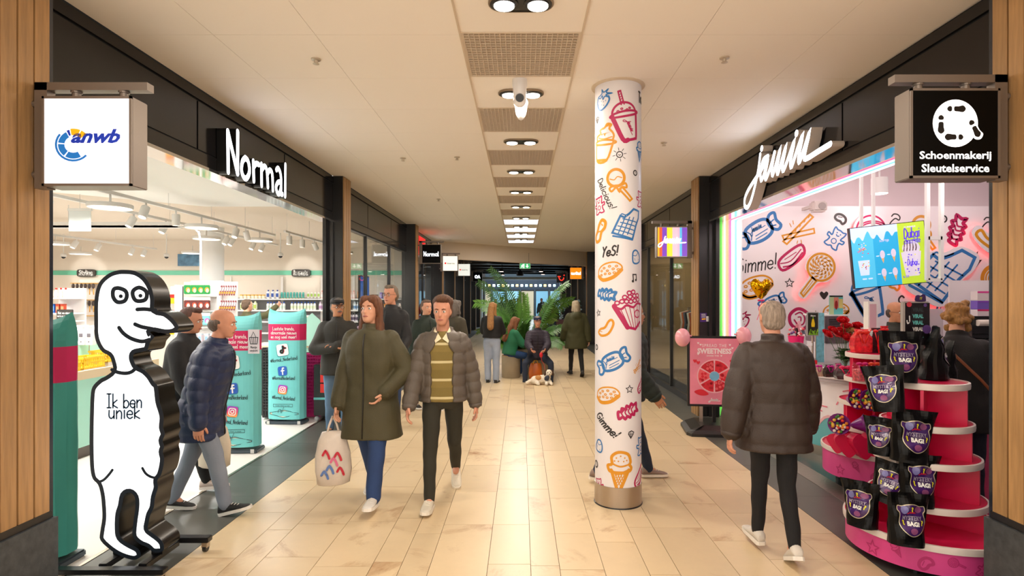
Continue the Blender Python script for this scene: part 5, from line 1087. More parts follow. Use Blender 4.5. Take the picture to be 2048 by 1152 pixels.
# screen seen through the side glass
c = P(748, 580, 10.6); t = thing('window_screen', 'plain blue upright screen behind the side glass of the Normal shop', 'screen', (-2.98, 10.9, 1.2))
mk('bezel', M().box(-.02, .02, -.32, .32, 0, .92, bev=.005), mBlackP, t, rc=0); mk('display', M().box(.02, .023, -.30, .30, .02, .9), mat('screen_blue', '#2a5cb8', .3, emit=.55), t, rc=0); mk('stand', M().box(-.02, .02, -.04, .04, -1.2, 0), mBlackP, t, rc=0)
fx = lambda u, v: (-2.728, u, v)
t = thing('window_sticker', 'white speech-bubble sticker on the side glass near the dark pillar', 'sticker', (-2.728, 13.0, 1.3)); sh = [(12.95 + .16 * math.cos(2 * math.pi * i / 20), 1.42 + .17 * math.sin(2 * math.pi * i / 20)) for i in range(20)]
mk('backing', M().fill(sh, fx), mat('sticker_white', '#e4e4e8', .5), t, wd=1); a = M()
for i, s_ in enumerate(('GRATIS', 'MANDJE', 'HIER')): text(a, s_, lambda u, v: (-2.725, u, v), 12.95, 1.5 - i * .08, .05, .2)
mk('printed_lettering', a, mBlackP, t, wd=1)
# blue poster on the back wall
c = P(378, 520, 14.45); t = thing('wall_poster', 'blue and grey photo poster hung near the white column', 'poster', (c.x, 14.45, c.z - .15)); mk('sheet', M().box(-.28, .28, -.01, .01, 0, .3), mat('poster_blue', '#5b86a8', .5, noise=.5, nscale=6), t, rc=0)
# clear hanging panel at top left
c = P(160, 437, 6.8); t = thing('display_card', 'small clear and white card hanging below the track at far left', 'card', (c.x, 6.8, c.z - .13)); mk('clear_sheet', M().box(-.13, .13, -.004, .004, -.02, .22), mat('sheet_pale', '#dfe6e6', .2), t, rc=0); mk('top_rail', M().box(-.14, .14, -.012, .012, .22, .25), mTrack, t, rc=0); mk('wire', M().cyl((0, 0, .25), (0, 0, .42), .003), mTrack, t, rc=0)
# ================================================================ PRINTED SWEETS (flat print on the column and on the shop wall)
def circ(cx, cy, rx, ry=None, n=18, a0=0, a1=360): ry = rx if ry is None else ry; return [(cx + rx * math.cos(R(a0 + (a1 - a0) * i / n)), cy + ry * math.sin(R(a0 + (a1 - a0) * i / n))) for i in range(n + (0 if a1 - a0 == 360 else 1))]
def S(p, w=.07, c=False, sm=True): return ('s', p, w, c, sm)
def Fl(p, sm=True): return ('f', p, 0, True, sm)
def D_candy():
 return [S([(-.52, -.3), (-.6, .0), (-.45, .32), (.1, .42), (.5, .34), (.62, .05), (.5, -.3), (0, -.42)], .06, 1), S([(.56, .2), (.75, .42), (.98, .4), (.92, .1), (1.0, -.2), (.8, -.32), (.58, -.12)], .055, 1), S([(-.56, .15), (-.8, .35), (-1, .25), (-.9, -.02), (-1, -.3), (-.78, -.4), (-.56, -.18)], .055, 1),
   S([(.62, .1), (.82, .15)], .025), S([(.62, -.05), (.8, -.1)], .025), S([(-.6, .05), (-.8, .1)], .025), S([(-.25, -.25), (.3, -.22)], .018), S([(-.2, -.12), (.4, -.08)], .018), S([(-.45, .2), (-.35, 0), (-.45, -.2)], .02), ('t', 'jamin', 0.0, .12, .34, .75)]
def D_sticks(): return [S([(-.95, -.72), (.72, .75), (.9, .58), (-.75, -.9)], .045, 1, False), S([(-.98, -.38), (.9, -.1), (.92, -.36), (-.9, -.62)], .04, 1, False)] + [S([(-.5 + .28 * i, -.45 + .25 * i), (-.42 + .28 * i, -.35 + .25 * i)], .02) for i in range(5)] + [S([(-.5, .3), (-.42, .1)], .02), S([(-.3, .45), (-.28, .25)], .02), S([(-.1, -.75), (-.15, -.9)], .02), S([(.1, -.72), (.12, -.9)], .02)]
def D_bean(): return [S([(-.8, .1), (-.6, .6), (.1, .7), (.8, .3), (.9, -.3), (.5, -.7), (.1, -.35), (-.4, -.25)], .16, 1), S([(-.35, .3), (.3, .3)], .05)]
def D_bear(): return [S([(-.32, .88), (-.62, .98), (-.62, .62), (-.52, .3), (-.55, .12), (-.92, .18), (-.9, -.12), (-.58, -.2), (-.6, -.55), (-.72, -.92), (-.3, -.98), (0, -.82), (.3, -.98), (.72, -.92), (.6, -.55), (.58, -.2), (.9, -.12), (.92, .18), (.55, .12), (.52, .3), (.62, .62), (.62, .98), (.32, .88), (0, .92)], .065, 1, True), S([(-.2, .58)], .06), S([(.2, .58)], .06), S([(-.15, .38), (0, .3), (.15, .38)], .05), S(circ(0, -.3, .25), .04, 1)]
def D_slab(): return [S([(-.95, -.35), (-.3, .35), (.7, .95), (.95, .3), (.25, -.45), (-.65, -.95)], .085, 1), S([(-.8, -.45), (-.05, -.25), (.7, .6)], .035), S([(-.6, -.7), (.1, -.5), (.8, .35)], .05), S([(-.5, -.15), (.35, .4)], .025)]
def D_lolly():
 o = [S(circ(0, .35, .6, n=30), .05, 1), S([(-.22, -.28), (-.78, -.95), (-.9, -.8), (-.38, -.1)], .04, 1, False), S([(-.35, -.25), (-.78, -.82)], .015)]
 for r0, r1, n in ((.52, .4, 14), (.37, .25, 11), (.22, .1, 8)):
  for i in range(n): a = 360 / n * i; o.append(Fl([(r0 * math.cos(R(a)), .35 + r0 * math.sin(R(a))), (r0 * math.cos(R(a + 180 / n)), .35 + r0 * math.sin(R(a + 180 / n))), (r1 * math.cos(R(a + 230 / n + 10)), .35 + r1 * math.sin(R(a + 230 / n + 10))), (r1 * math.cos(R(a + 12)), .35 + r1 * math.sin(R(a + 12)))], False))
 o.append(S([(.45 * (1 - i / 40) * math.cos(R(i * 27)), .35 + .45 * (1 - i / 40) * math.sin(R(i * 27))) for i in range(38)], .012)); return o
def D_ball(): return [S(circ(-.1, .45, .5, n=22), .07, 1), S([(-.45, .45), (-.2, .35), (0, .5), (.25, .4)], .025), S([(-.3, .0), (-.55, -.1), (-.45, -.3), (-.15, -.12), (.0, -.4), (.15, -.15), (.45, -.2), (.42, .05), (.15, -.02)], .05, 1), S([(.0, -.25), (.55, -1.0), (.72, -.9), (.2, -.15)], .05, 1, False)]
def D_cookie(): return [S([(-.95, -.25), (-.85, .2), (-.3, .5), (.5, .55), (.95, .25), (.9, -.1), (.3, -.5), (-.5, -.62)], .045, 1), S([(-.95, -.3), (-.5, -.62), (.3, -.5), (.92, -.05)], .11)] + [S(circ(x, y, .09, .06, 8), .028, 1) for x, y in ((-.6, .05), (-.35, .22), (-.1, .0), (.1, .3), (.35, .08), (.6, .25), (-.3, -.2), (.05, -.22), (.4, -.2), (-.65, -.25), (.7, 0))]
def D_star(): return [S([(math.cos(R(90 + 36 * i)) * (1 if i % 2 == 0 else .45), math.sin(R(90 + 36 * i)) * (1 if i % 2 == 0 else .45)) for i in range(10)], .09, 1, False)]
def D_heart(): return [Fl([(0, -1), (-.75, -.2), (-.95, .4), (-.5, .8), (0, .45), (.5, .8), (.95, .4), (.75, -.2)])]
def D_bolt(): return [S([(.3, 1), (-.6, -.05), (-.05, -.02), (-.4, -1), (.6, .2), (.05, .15)], .07, 1, False)]
def D_curls(): return [S([(-1, .3), (-.85, -.2), (-.5, .1), (-.35, .6), (-.6, .5), (-.55, -.1), (-.2, -.2), (.1, .2), (.15, .6), (-.1, .4), (-.05, -.2), (.3, -.3), (.65, .1), (.7, .5), (.45, .3), (.5, -.3), (.9, -.3)], .035)]
def D_twist(): return [S([(-.95, -.3), (-.85, .25), (-.6, .2), (-.45, .45), (-.2, .3), (0, .52), (.2, .35), (.45, .55), (.6, .35), (.95, .4), (.85, 0), (.95, -.3), (.6, -.2), (.45, -.45), (.2, -.3), (0, -.5), (-.2, -.32), (-.45, -.48), (-.6, -.25)], .1, 1)] + [S([(-.55 + .3 * i, -.22), (-.6 + .3 * i, .08), (-.35 + .3 * i, .25)], .05) for i in range(4)]
def D_cup(): return [S([(-.62, .25), (-.35, -.92), (-.1, -1), (.3, -.98), (.42, -.85), (.62, .25)], .055), S([(-.62, .25), (-.35, -.92), (-.1, -1)], .09), S(circ(0, .25, .72, .12, 22), .045, 1), S(circ(0, .28, .6, .5, 14, 0, 180), .045), S([(-.08, .7), (-.1, 1.35)], .03), S([(.06, .7), (.02, 1.35)], .03), S([(-.1, 1.35), (.02, 1.36)], .03)] + [S([(-.09, .8 + .12 * i), (.05, .88 + .12 * i)], .015) for i in range(5)] + [S(circ(x, y, .05, .035, 6), .02, 1) for x, y in ((-.3, .42), (-.1, .5), (.15, .42), (.3, .48), (.05, .38))] + [('t', 'jamin', .1, -.4, .34, .8, -75)]
def D_bar():
 o = [S([(-.95, -.55), (-.45, .5), (-.2, .4), (.1, .62), (.45, .95), (.95, .85), (.9, .4), (.65, -.05), (.35, -.95)], .055, 1, False), S([(-.9, -.75), (.35, -.98)], .05), S([(-.45, .5), (-.35, .62), (-.1, .55), (.2, .75)], .03)]
 for i in range(4): o.append(S([(-.75 + .15 * i, -.35 + .22 * i), (.35 + .13 * i, -.65 + .26 * i)], .03))
 for i in range(3): o.append(S([(-.6 + .3 * i, -.65), (-.15 + .3 * i, .42)], .03))
 return o
def D_marsh(): return [S([(-.6, .3), (-.8, -.5), (-.3, -.85), (.5, -.8), (.75, -.3), (.6, .4), (.2, .85), (-.3, .8)], .09, 1), S([(-.5, .35), (0, .15), (.5, .45)], .04), S([(-.4, -.1), (-.4, -.4)], .03), S([(.3, -.4), (.35, -.6)], .03)]
def D_straw(): return [S([(-.75, .25), (-.8, -.3), (-.4, -.9), (0, -1), (.5, -.6), (.75, 0), (.6, .35)], .08), S([(-.75, .3), (-.4, .15), (-.15, .4), (0, .05), (.2, .35), (.7, .25), (.3, .5), (.95, .65), (.3, .7), (.45, 1.05), (0, .75), (-.3, 1.0), (-.25, .6), (-.75, .3)], .055)] + [S([(x, y), (x - .02, y - .06)], .03) for x, y in ((-.5, -.1), (-.2, -.1), (.1, -.15), (.35, -.05), (-.4, -.4), (-.1, -.45), (.2, -.5), (-.15, -.75))]
def D_sundae(): return [S([(-.65, -.05), (-.5, -.95), (.25, -.98), (.55, .0)], .05), S([(-.5, -.92), (.25, -.95)], .06), S(circ(-.02, .02, .72, .13, 20), .045, 1), S([(-.55, .1), (-.6, .35), (-.3, .5), (-.35, .7), (-.05, .8), (.1, 1.0), (.35, .95), (.25, .75), (.45, .55), (.55, .35), (.5, .1)], .045), Fl([(-.35, .55), (-.25, .8), (0, .85), (.05, 1), (.3, .95), (.25, .75), (.4, .6), (.1, .5), (0, .35), (-.1, .5), (-.2, .4)]), S([(-.45, .3), (0, .2), (.45, .3)], .025)]
def D_cone(): return [S([(-.42, .1), (-.05, -1), (.42, .15)], .065, 0, False), S([(-.45, .1), (-.1, -.05), (.45, .15)], .05), S([(-.55, .1), (-.6, .3), (-.4, .4), (-.42, .75), (-.1, .98), (.35, .9), (.5, .55), (.45, .4), (.55, .25), (.48, .1), (.2, .02), (-.2, 0), (-.45, .02)], .06, 1), S([(-.4, .42), (0, .3), (.45, .42)], .035)] + [S([(-.3 + .15 * i, .05), (.05 + .06 * i, -.65 + .1 * i)], .018) for i in range(4)] + [S([(.3 - .15 * i, .05), (-.1 - .03 * i, -.6 + .12 * i)], .018) for i in range(4)] + [S([(x, y)], .03) for x, y in ((-.2, .7), (0, .8), (.2, .72), (-.1, .55), (.15, .55), (.3, .6), (-.28, .55))]
def D_pop():
 o = [S([(-.85, .25), (-.15, -.85), (.35, -.95), (.75, -.6)], .06, 0, False), S([(-.85, .25), (-.15, -.85)], .11), S([(-.85, .25), (-.5, .1), (-.2, .3), (.2, .2), (.5, .4), (.85, .35)], .05)]
 for i in range(6): o.append(S([(-.55 + .26 * i, .15 + .03 * i), (-.05 + .14 * i, -.85)], .018))
 for x, y in ((-.7, .42), (-.45, .5), (-.2, .5), (.05, .5), (.3, .55), (.55, .6), (-.3, .72), (0, .75), (.28, .8), (.5, .82), (-.05, .95), (.2, 1.0)): o.append(S(circ(x, y, .12, .1, 7), .03, 1))
 return o + [S(circ(.5, -.15, .2, .2, 14), .025, 1)]
def D_banana(): return [S([(-.9, -.55), (-.4, -.85), (.4, -.6), (.9, .3), (.75, .75), (.4, .6), (.0, 0), (-.6, -.2)], .1, 1), S([(-.7, -.4), (-.35, -.45)], .03)]
def D_note(): return [S([(-.35, -.6), (-.25, .8), (.7, .65), (.6, -.5)], .12, 0, False), S([(-.5, -.65)], .26), S([(.42, -.55)], .24)]
def D_gem(): return [S([(-.6, .6), (.1, .9), (.8, .5), (.6, .0), (-.1, -.95), (-.75, .1)], .1, 1, False), S([(-.7, .1), (.6, .05)], .05), S([(-.1, .8), (-.1, -.8)], .05), S([(-.4, .4), (-.1, -.8), (.35, .4)], .04)]
def D_ring(): return [S(circ(0, 0, .8, n=16), .16, 1), S([(.15, .4), (.2, -.1)], .07)]
def D_sun(): return [S(circ(0, 0, .42, n=16), .06, 1), S([(-.15, .0), (0, -.12), (.15, .0)], .04)] + [S([(.62 * math.cos(R(a)), .62 * math.sin(R(a))), (.98 * math.cos(R(a)), .98 * math.sin(R(a)))], .035) for a in range(10, 370, 45)]
def D_bottle(): return [S([(-.4, -1), (-.65, -.6), (-.35, -.1), (-.2, .5), (.1, .95), (.5, .8), (.5, .3), (.2, -.1), (.1, -.8)], .12, 1), S([(-.2, -.1), (.2, .0)], .05), S([(.1, .6), (.25, .5)], .05)]
def D_rose(): return [S([(-.2, .95), (.4, .85), (.95, .2), (.8, -.5), (.3, -.95), (-.4, -.85), (-.9, -.3), (-.85, .5)], .13, 1), S([(-.3, .5), (.2, .6), (.5, .1), (.3, -.5), (-.2, -.55), (-.5, 0)], .06), S([(-.1, .2), (.15, .15), (.1, -.2)], .05)]
def D_arc(): return [S(circ(0, 0, .9, n=30), .12, 1), S(circ(0, 0, .65, n=26), .05, 1), S(circ(0, 0, .45, n=20), .05, 1), S(circ(0, 0, .25, n=14), .05, 1)]
def D_loop(): return [S([(-.6, .5), (-.2, .9), (.5, .8), (.9, .3), (.7, -.2), (.1, .1), (-.5, -.3), (-.9, -.8)], .1)]
DC = {'blue': mat('print_blue', '#2f74b4', .5), 'mag': mat('print_magenta', '#b51a58', .5), 'ora': mat('print_orange', '#d8921c', .5), 'blk': mat('print_black', '#2a2626', .5)}
def put(parent, nm, fn, name, cx, cy, sc, rot, col, step=.03, extra_shift=0):
 a = M(); c_, s_ = math.cos(R(rot)), math.sin(R(rot))
 T = lambda p: (cx + (p[0] * c_ - p[1] * s_) * sc, cy + (p[0] * s_ + p[1] * c_) * sc)
 for op in nm():
  if op[0] == 't':
   r2 = R(rot + (op[6] if len(op) > 6 else 0)); q = T((op[2], op[3])); jamin_flat(lambda u, v: fn(q[0] + u * math.cos(r2) - v * math.sin(r2), q[1] + u * math.sin(r2) + v * math.cos(r2)), a, 0, 0, op[5] * sc, op[4] * sc, .018 * sc); continue
  kind, pts, w, c, sm = op; q = [T(p) for p in pts]
  if sm and len(q) > 2: q = crv(q, bool(c), 4)
  elif len(q) > 1: q = dens(q, step, bool(c))
  if kind == 'f': a.fill(q, fn)
  else: a.stroke(q, w * sc * 1.18, fn, closed=bool(c))
 return mk(name, a, DC[col] if isinstance(col, str) else col, parent, wd=1)
def word(parent, fn, txt, cx, cy, h, rot, col='blk', wt=.6, shear=.25, name='printed_word', w=None):
 a = M(); hand(a, txt, fn, cx, cy, h, wt, rot=R(rot), shear=shear, jit=.1, w=w); mk(name, a, DC[col] if isinstance(col, str) else col, parent, wd=1)
def cput(D, name, px, py, hp, rot, col):
 u, v, dd = colmap(px, py); k = dd / F
 if abs(px - 1236) > 40: u = math.copysign(CR * (1.1 + (abs(px - 1236) - 40) * .04), px - 1236)
 put(column, D, colfn, name, u, v, hp * k, rot, col)
for a_ in ((D_straw, 'printed_strawberry', 1207, 198, 20, -10, 'blue'), (D_cup, 'printed_milkshake', 1251, 238, 42, 12, 'mag'), (D_gem, 'printed_diamond', 1196, 238, 7, 0, 'blk'), (D_sundae, 'printed_sundae', 1209, 284, 37, -6, 'ora'), (D_sun, 'printed_sun', 1239, 309, 14, 0, 'blk'),
   (D_cone, 'printed_ice_cone', 1277, 305, 20, 0, 'blue'), (D_ball, 'printed_lollipop', 1237, 370, 34, 8, 'ora'), (D_ring, 'printed_ring', 1269, 347, 6, 0, 'blk'), (D_bear, 'printed_gummy_bear', 1199, 410, 17, 10, 'mag'), (D_bear, 'printed_gummy_bear', 1279, 400, 16, 0, 'mag'), (D_bottle, 'printed_sweet_bottle', 1201, 461, 23, -10, 'ora'),
   (D_bar, 'printed_chocolate_bar', 1254, 448, 32, 0, 'blue'), (D_marsh, 'printed_marshmallow', 1271, 514, 15, 20, 'blue'), (D_cookie, 'printed_cookie', 1218, 541, 28, 6, 'ora'), (D_note, 'printed_music_note', 1267, 556, 9, 10, 'blk'), (D_twist, 'printed_twisted_sweet', 1212, 589, 22, -12, 'blue'), (D_star, 'printed_star', 1198, 626, 7, 10, 'blk'),
   (D_pop, 'printed_popcorn', 1259, 622, 38, 0, 'mag'), (D_banana, 'printed_banana_sweet', 1211, 655, 20, 0, 'ora'), (D_ring, 'printed_ring', 1195, 695, 6, 0, 'blk'), (D_candy, 'printed_wrapped_candy', 1224, 724, 38, 25, 'blue'), (D_sticks, 'printed_stick_sweets', 1274, 731, 14, 10, 'ora'), (D_star, 'printed_star', 1258, 778, 8, 0, 'blk'),
   (D_cookie, 'printed_cookie', 1214, 790, 27, 0, 'ora'), (D_twist, 'printed_twisted_sweet', 1256, 823, 24, 18, 'mag'), (D_gem, 'printed_diamond', 1261, 868, 8, 0, 'blk'), (D_marsh, 'printed_marshmallow', 1199, 893, 14, -10, 'blue'), (D_bear, 'printed_gummy_bear', 1280, 889, 18, 0, 'blue'), (D_slab, 'printed_caramel', 1281, 768, 16, 0, 'mag'),
   (D_cone, 'printed_ice_cone', 1240, 946, 42, -2, 'ora'), (D_ring, 'printed_coin', 1194, 930, 8, 0, 'blk'), (D_slab, 'printed_caramel', 1277, 950, 20, 10, 'mag'), (D_bear, 'printed_gummy_bear', 1199, 973, 14, 12, 'mag')):
 cput(*a_)
def cword(txt, px, py, hp, rot, wt=.6, w=None, sh=.25): u, v, dd = colmap(px, py); word(column, colfn, txt, u, v, hp * dd / F, rot, wt=wt, w=(w * dd / F if w else None), shear=sh)
cword('Delicious!', 1212, 385, 14, -62, w=72); cword('YeS!', 1219, 502, 19, 5, .8, w=36); cword('Gimme!', 1213, 850, 17, -40, .8, w=62); cword('Ta', 1279, 198, 20, 0, .9, w=16, sh=0)
# continue the print round the far side of the column (seen only from other positions)
for i, (D, nm, v, c_) in enumerate(((D_candy, 'printed_wrapped_candy', 2.9, 'blue'), (D_cookie, 'printed_cookie', 2.3, 'ora'), (D_pop, 'printed_popcorn', 1.7, 'mag'), (D_lolly, 'printed_lollipop', 1.1, 'ora'), (D_bar, 'printed_chocolate_bar', .5, 'blue'))): put(column, D, colfn, nm, CR * (2.2 + (i % 2) * 1.2), v, .13, 10, c_)
# ================================================================ SWEET SHOP WALL PRINT, LIGHT SIGNS
DW = YB - .002
wallr = [o for o in bpy.data.objects if o.name == 'wall_right_shop_back'][0]
def wfn(u, v): return (u, DW, v)
def wput(D, name, px, py, hp, rot, col, sc=1): p = P(px, py, DW); put(wallr, D, wfn, name, p.x, p.z, hp * DW / F, rot, col, step=.1)
for a_ in ((D_candy, 'printed_wrapped_candy', 1517, 463, 46, 28, 'blue'), (D_sticks, 'printed_stick_sweets', 1597, 456, 34, 4, 'ora'), (D_bean, 'printed_jelly_bean', 1680, 438, 13, -10, 'blk'), (D_bear, 'printed_gummy_bear', 1671, 477, 20, -35, 'blue'), (D_slab, 'printed_caramel', 1583, 515, 27, 0, 'mag'),
   (D_cookie, 'printed_cookie', 1512, 572, 34, 8, 'ora'), (D_star, 'printed_star', 1579, 566, 9, 0, 'blk'), (D_heart, 'printed_heart', 1648, 590, 9, 0, 'blk'), (D_candy, 'printed_wrapped_candy', 1545, 605, 28, 20, 'blue'), (D_rose, 'printed_sweet_rose', 1599, 638, 21, 10, 'mag'), (D_marsh, 'printed_marshmallow', 1535, 640, 10, 0, 'blk'),
   (D_straw, 'printed_strawberry', 1486, 640, 16, 0, 'mag'), (D_cookie, 'printed_cookie', 1672, 622, 26, 0, 'ora'), (D_cup, 'printed_milkshake', 1735, 590, 46, 18, 'blue'), (D_loop, 'printed_squiggle', 1790, 438, 11, 0, 'blk'), (D_ball, 'printed_lollipop', 1846, 465, 34, 0, 'ora'), (D_ring, 'printed_ring', 1887, 438, 8, 0, 'blk'), (D_twist, 'printed_twisted_sweet', 1914, 461, 30, 68, 'mag'),
   (D_loop, 'printed_squiggle', 1975, 445, 11, 0, 'blk'), (D_bolt, 'printed_lightning_bolt', 1949, 525, 21, 0, 'blk'), (D_arc, 'printed_swirl_sweet', 1990, 557, 28, 0, 'ora'), (D_curls, 'printed_curls', 1932, 579, 24, -8, 'blk'), (D_marsh, 'printed_marshmallow', 1889, 612, 17, -10, 'blue'), (D_bean, 'printed_orange_slice', 1788, 572, 12, 0, 'ora'), (D_slab, 'printed_caramel', 1950, 625, 20, 20, 'mag'),
   (D_cone, 'printed_ice_cone', 2060, 470, 40, 0, 'blue'), (D_pop, 'printed_popcorn', 2110, 600, 40, 0, 'mag')): wput(*a_)
p = P(1511, 527, DW); word(wallr, wfn, 'Gimme!', p.x, p.z, 30 * DW / F, 8, wt=.38, w=84 * DW / F, shear=.25); p = P(1826, 606, DW); word(wallr, wfn, 'Sugar', p.x, p.z, 30 * DW / F, 3, wt=.5, w=70 * DW / F)
mHalo = mat('halo_red', '#ff3a3a', .5, emit=5.5); mBoard = mat('board_white', '#ece6ea', .5)
def lightsign(D, px, py, hp, rot, col, label, outline):
 p = P(px, py, 8.22); k = hp * 8.22 / F; t = thing('backlit_sweet_sign', label, 'light sign', (p.x, 8.22, p.z)); c_, s_ = math.cos(R(rot)), math.sin(R(rot))
 T = lambda q: ((q[0] * c_ - q[1] * s_) * k, (q[0] * s_ + q[1] * c_) * k)
 o = [T(q) for q in crv(outline, True, 4)] if outline else None
 mk('board', M().prism(o, lambda u, v, y: (u, y, v), 0, .018), mBoard, t, rc=0)
 b = M(); b.stroke(inset(o, .02) if True else o, .006, lambda u, v, y: (u, y, v), closed=1, thick=(.03, .042)); mk('led_strip', b, [mHalo, mHalo], t, rc=0)
 a = M()
 for op in D():
  if op[0] == 't': continue
  kind, pts, w, c, sm = op; q = [T(x) for x in pts]
  if sm and len(q) > 2: q = crv(q, bool(c), 4)
  if kind == 'f': a.fill(q, lambda u, v: (u, -.0015, v))
  else: a.stroke(q, w * k, lambda u, v: (u, -.0015, v), closed=bool(c))
 mk('printed_sweet', a, DC[col], t, rc=0)
lightsign(D_lolly, 1642, 550, 45, 0, 'ora', 'orange swirl lollipop board glowing red at the edges on the sweet shop wall', [(.7, .35), (.5, .85), (0, 1.05), (-.5, .85), (-.7, .35), (-.52, -.08), (-1.0, -.78), (-.82, -1.05), (-.62, -.98), (-.15, -.38), (.3, -.3), (.62, .05)])
lightsign(lambda: [S(circ(0, 0, .8, n=24), .05, 1), S(circ(.1, 0, .8, .5, 12, 20, 160), .04), S(circ(.1, -.2, .8, .6, 12, 20, 160), .04)], 1742, 460, 36, 0, 'mag', 'round magenta striped sweet board glowing red half behind the menu screen', circ(0, 0, .98, n=14))
lightsign(D_bar, 1882, 545, 58, -18, 'blue', 'blue chocolate bar board glowing red right of the menu screen', [(-1.08, -.8), (-.8, .1), (-.5, .62), (-.1, .7), (.4, 1.08), (1.08, .95), (1.05, .4), (.75, -.1), (.45, -1.08), (-.3, -1.08)])
lightsign(lambda: [S([(-.85, .5), (-.5, .1), (.2, -.3), (.9, -.2), (.95, .2), (.3, .1), (-.3, .3), (-.6, .7)], .07, 1)], 1988, 490, 42, 0, 'ora', 'orange fruit sweet board glowing red, cut off by the right oak pillar', [(-1.05, .6), (-.7, .95), (-.2, .5), (.4, .3), (1.1, .45), (1.1, -.4), (.2, -.55), (-.6, -.1)])
# menu screen on posts
DS = 6.9
def tvp(px, py):
 p = P(px, py, DS); return p
t = thing('menu_screen', 'large tilted menu screen showing ices and Dubai chocolate under white ceiling posts', 'screen', (P(1780, 0, DS).x, DS, P(0, 572, DS).z))
A_, B_, C_, E_ = tvp(1705, 462), tvp(1838, 438), tvp(1853, 569), tvp(1716, 571)
cen = (A_ + B_ + C_ + E_) / 4; W_ = ((B_ - A_).length + (C_ - E_).length) / 2; Hh = ((E_ - A_).length + (C_ - B_).length) / 2
ux = ((B_ - A_) + (C_ - E_)).normalized(); ux = (ux + Vector((0, -.16, 0))).normalized(); uz = ((A_ - E_) + (B_ - C_)); uz = (uz - ux * uz.dot(ux)).normalized(); uy = uz.cross(ux)
if uy.y > 0: uy = -uy
def sfn(off=0): return lambda u, v: tuple(cen + ux * (u * W_) + uz * (v * Hh) + uy * (.004 + off))
mk('casing', M().obox(cen - uy * .03, ux * (W_ / 2 + .008), uy * .03, uz * (Hh / 2 + .008)), mBlackP, t, wd=1)
def rect(x0, x1, y0, y1): return [(x0, y0), (x1, y0), (x1, y1), (x0, y1)]
scm = [mat('scr_blue', '#4fc0ea', .3, emit=0.5), mat('scr_sky', '#2aa9dd', .3, emit=0.5), mat('scr_pale', '#c8dcf6', .3, emit=0.55), mat('scr_lime', '#b8d83a', .3, emit=0.5), mat('scr_white', '#e4dcf4', .3, emit=.3), mat('scr_purple', '#5a3ad0', .3, emit=.6), mat('scr_red', '#e0405a', .3, emit=.6), mat('scr_brown', '#5c3c2a', .3, emit=.35), mat('scr_cone', '#d8a060', .3, emit=.6), mat('scr_yellow', '#e8e060', .3, emit=.6)]
a = M(); a.fill(rect(-.5, -.2, -.5, .5), sfn(), 0); a.fill(rect(-.2, .14, -.5, .5), sfn(), 1); a.fill(rect(.14, .5, -.5, .5), sfn(), 3)
dr = [(-.5, .5)] + [(-.5 + i * .04, .5 - (.17 + .06 * math.sin(i * 1.9) + .04 * math.sin(i * .8))) for i in range(17)] + [(.14, .5)]; a.fill([dr[0]] + crv(dr[1:-1], k=3) + [dr[-1]], sfn(.0006), 2)
mk('display', a, scm, t, wd=1)
a = M(); rr = random.Random(9); f1 = sfn(.0012)
a.fill([(.2, -.38), (.38, -.38), (.43, .02), (.16, .02)], f1, 4); a.fill(circ(.3, .08, .12, .12, 14), f1, 4)
for i in range(5): a.stroke(crv([(.22 + i * .035, .2), (.21 + i * .04, .1), (.2 + i * .04, .04)], k=3), .008, f1, mi=7)
for i in range(22): a.stroke([(.19 + rr.random() * .22, -.3 + rr.random() * .3), (.2 + rr.random() * .2, -.3 + rr.random() * .3)] if i < 0 else [(.2 + rr.random() * .19, -.34 + rr.random() * .34)], .01, sfn(.0018), mi=rr.choice((5, 9)))
hand(a, 'Dubai', sfn(.0024), .3, -.15, .1, .45, 5, w=.14, shear=.2); hand(a, 'Dubai', f1, .32, .33, .16, .45, 5, w=.22, shear=.25, rot=.08); hand(a, 'chocolate', f1, .32, .21, .1, .5, 5, w=.22, shear=.25, rot=.06); text(a, '6.50', f1, .2, -.38, .04, .08, mi=5)
text(a, 'SUMMER', f1, .31, .43, .03, .16, mi=4); text(a, 'SOFTIJS', f1, -.05, .24, .045, .13, mi=4); text(a, 'SUNDAES', f1, -.38, .12, .03, .1, mi=6, rot=.6)
for cx, cy in ((-.09, .02), (.06, .03), (-.09, -.28), (.06, -.28)): a.fill(circ(cx, cy, .035, .07, 10), f1, 4); a.fill([(cx - .02, cy - .06), (cx + .02, cy - .06), (cx + .005, cy - .15)], f1, 8); a.stroke([(cx - .08, cy - .02), (cx - .05, cy - .02)], .008, f1, mi=2)
for i in range(30): a.stroke([(-.4 + rr.random() * .12, -.2 + rr.random() * .45)], .009, f1, mi=rr.choice((6, 7, 4, 9, 8)))
a.fill([(-.41, -.3), (-.29, -.3), (-.27, -.05), (-.43, -.05)], sfn(.0005), 2)
for i in range(2): a.stroke([(-.38 + i * .08, -.36), (-.34 + i * .08, -.36)], .012, f1, mi=2)
mk('screen_picture', a, scm, t, wd=1)
t2 = thing('screen_frame', 'white square-tube ceiling frame carrying the menu screen', 'frame', (P(1800, 0, 7.2).x, 7.2, 2.2))
for px, yb_ in ((1722, 462), (1746, 452)): p = P(px, yb_, 7.1); mk('post', M().box(p.x - .017, p.x + .017, 7.08, 7.11, p.z - .3, 3.75), mWhite, t2, wd=1)
for px in (1857, 1885): p = P(px, 560, 6.7); mk('post', M().box(p.x - .02, p.x + .02, 6.7, 6.74, p.z, 3.75), mWhite, t2, wd=1)
for py_ in (476, 560): p = P(1857, py_, 6.7); q = P(1885, py_, 6.7); mk('cross_bar', M().box(p.x, q.x, 6.7, 6.74, p.z - .02, p.z + .02), mWhite, t2, wd=1)
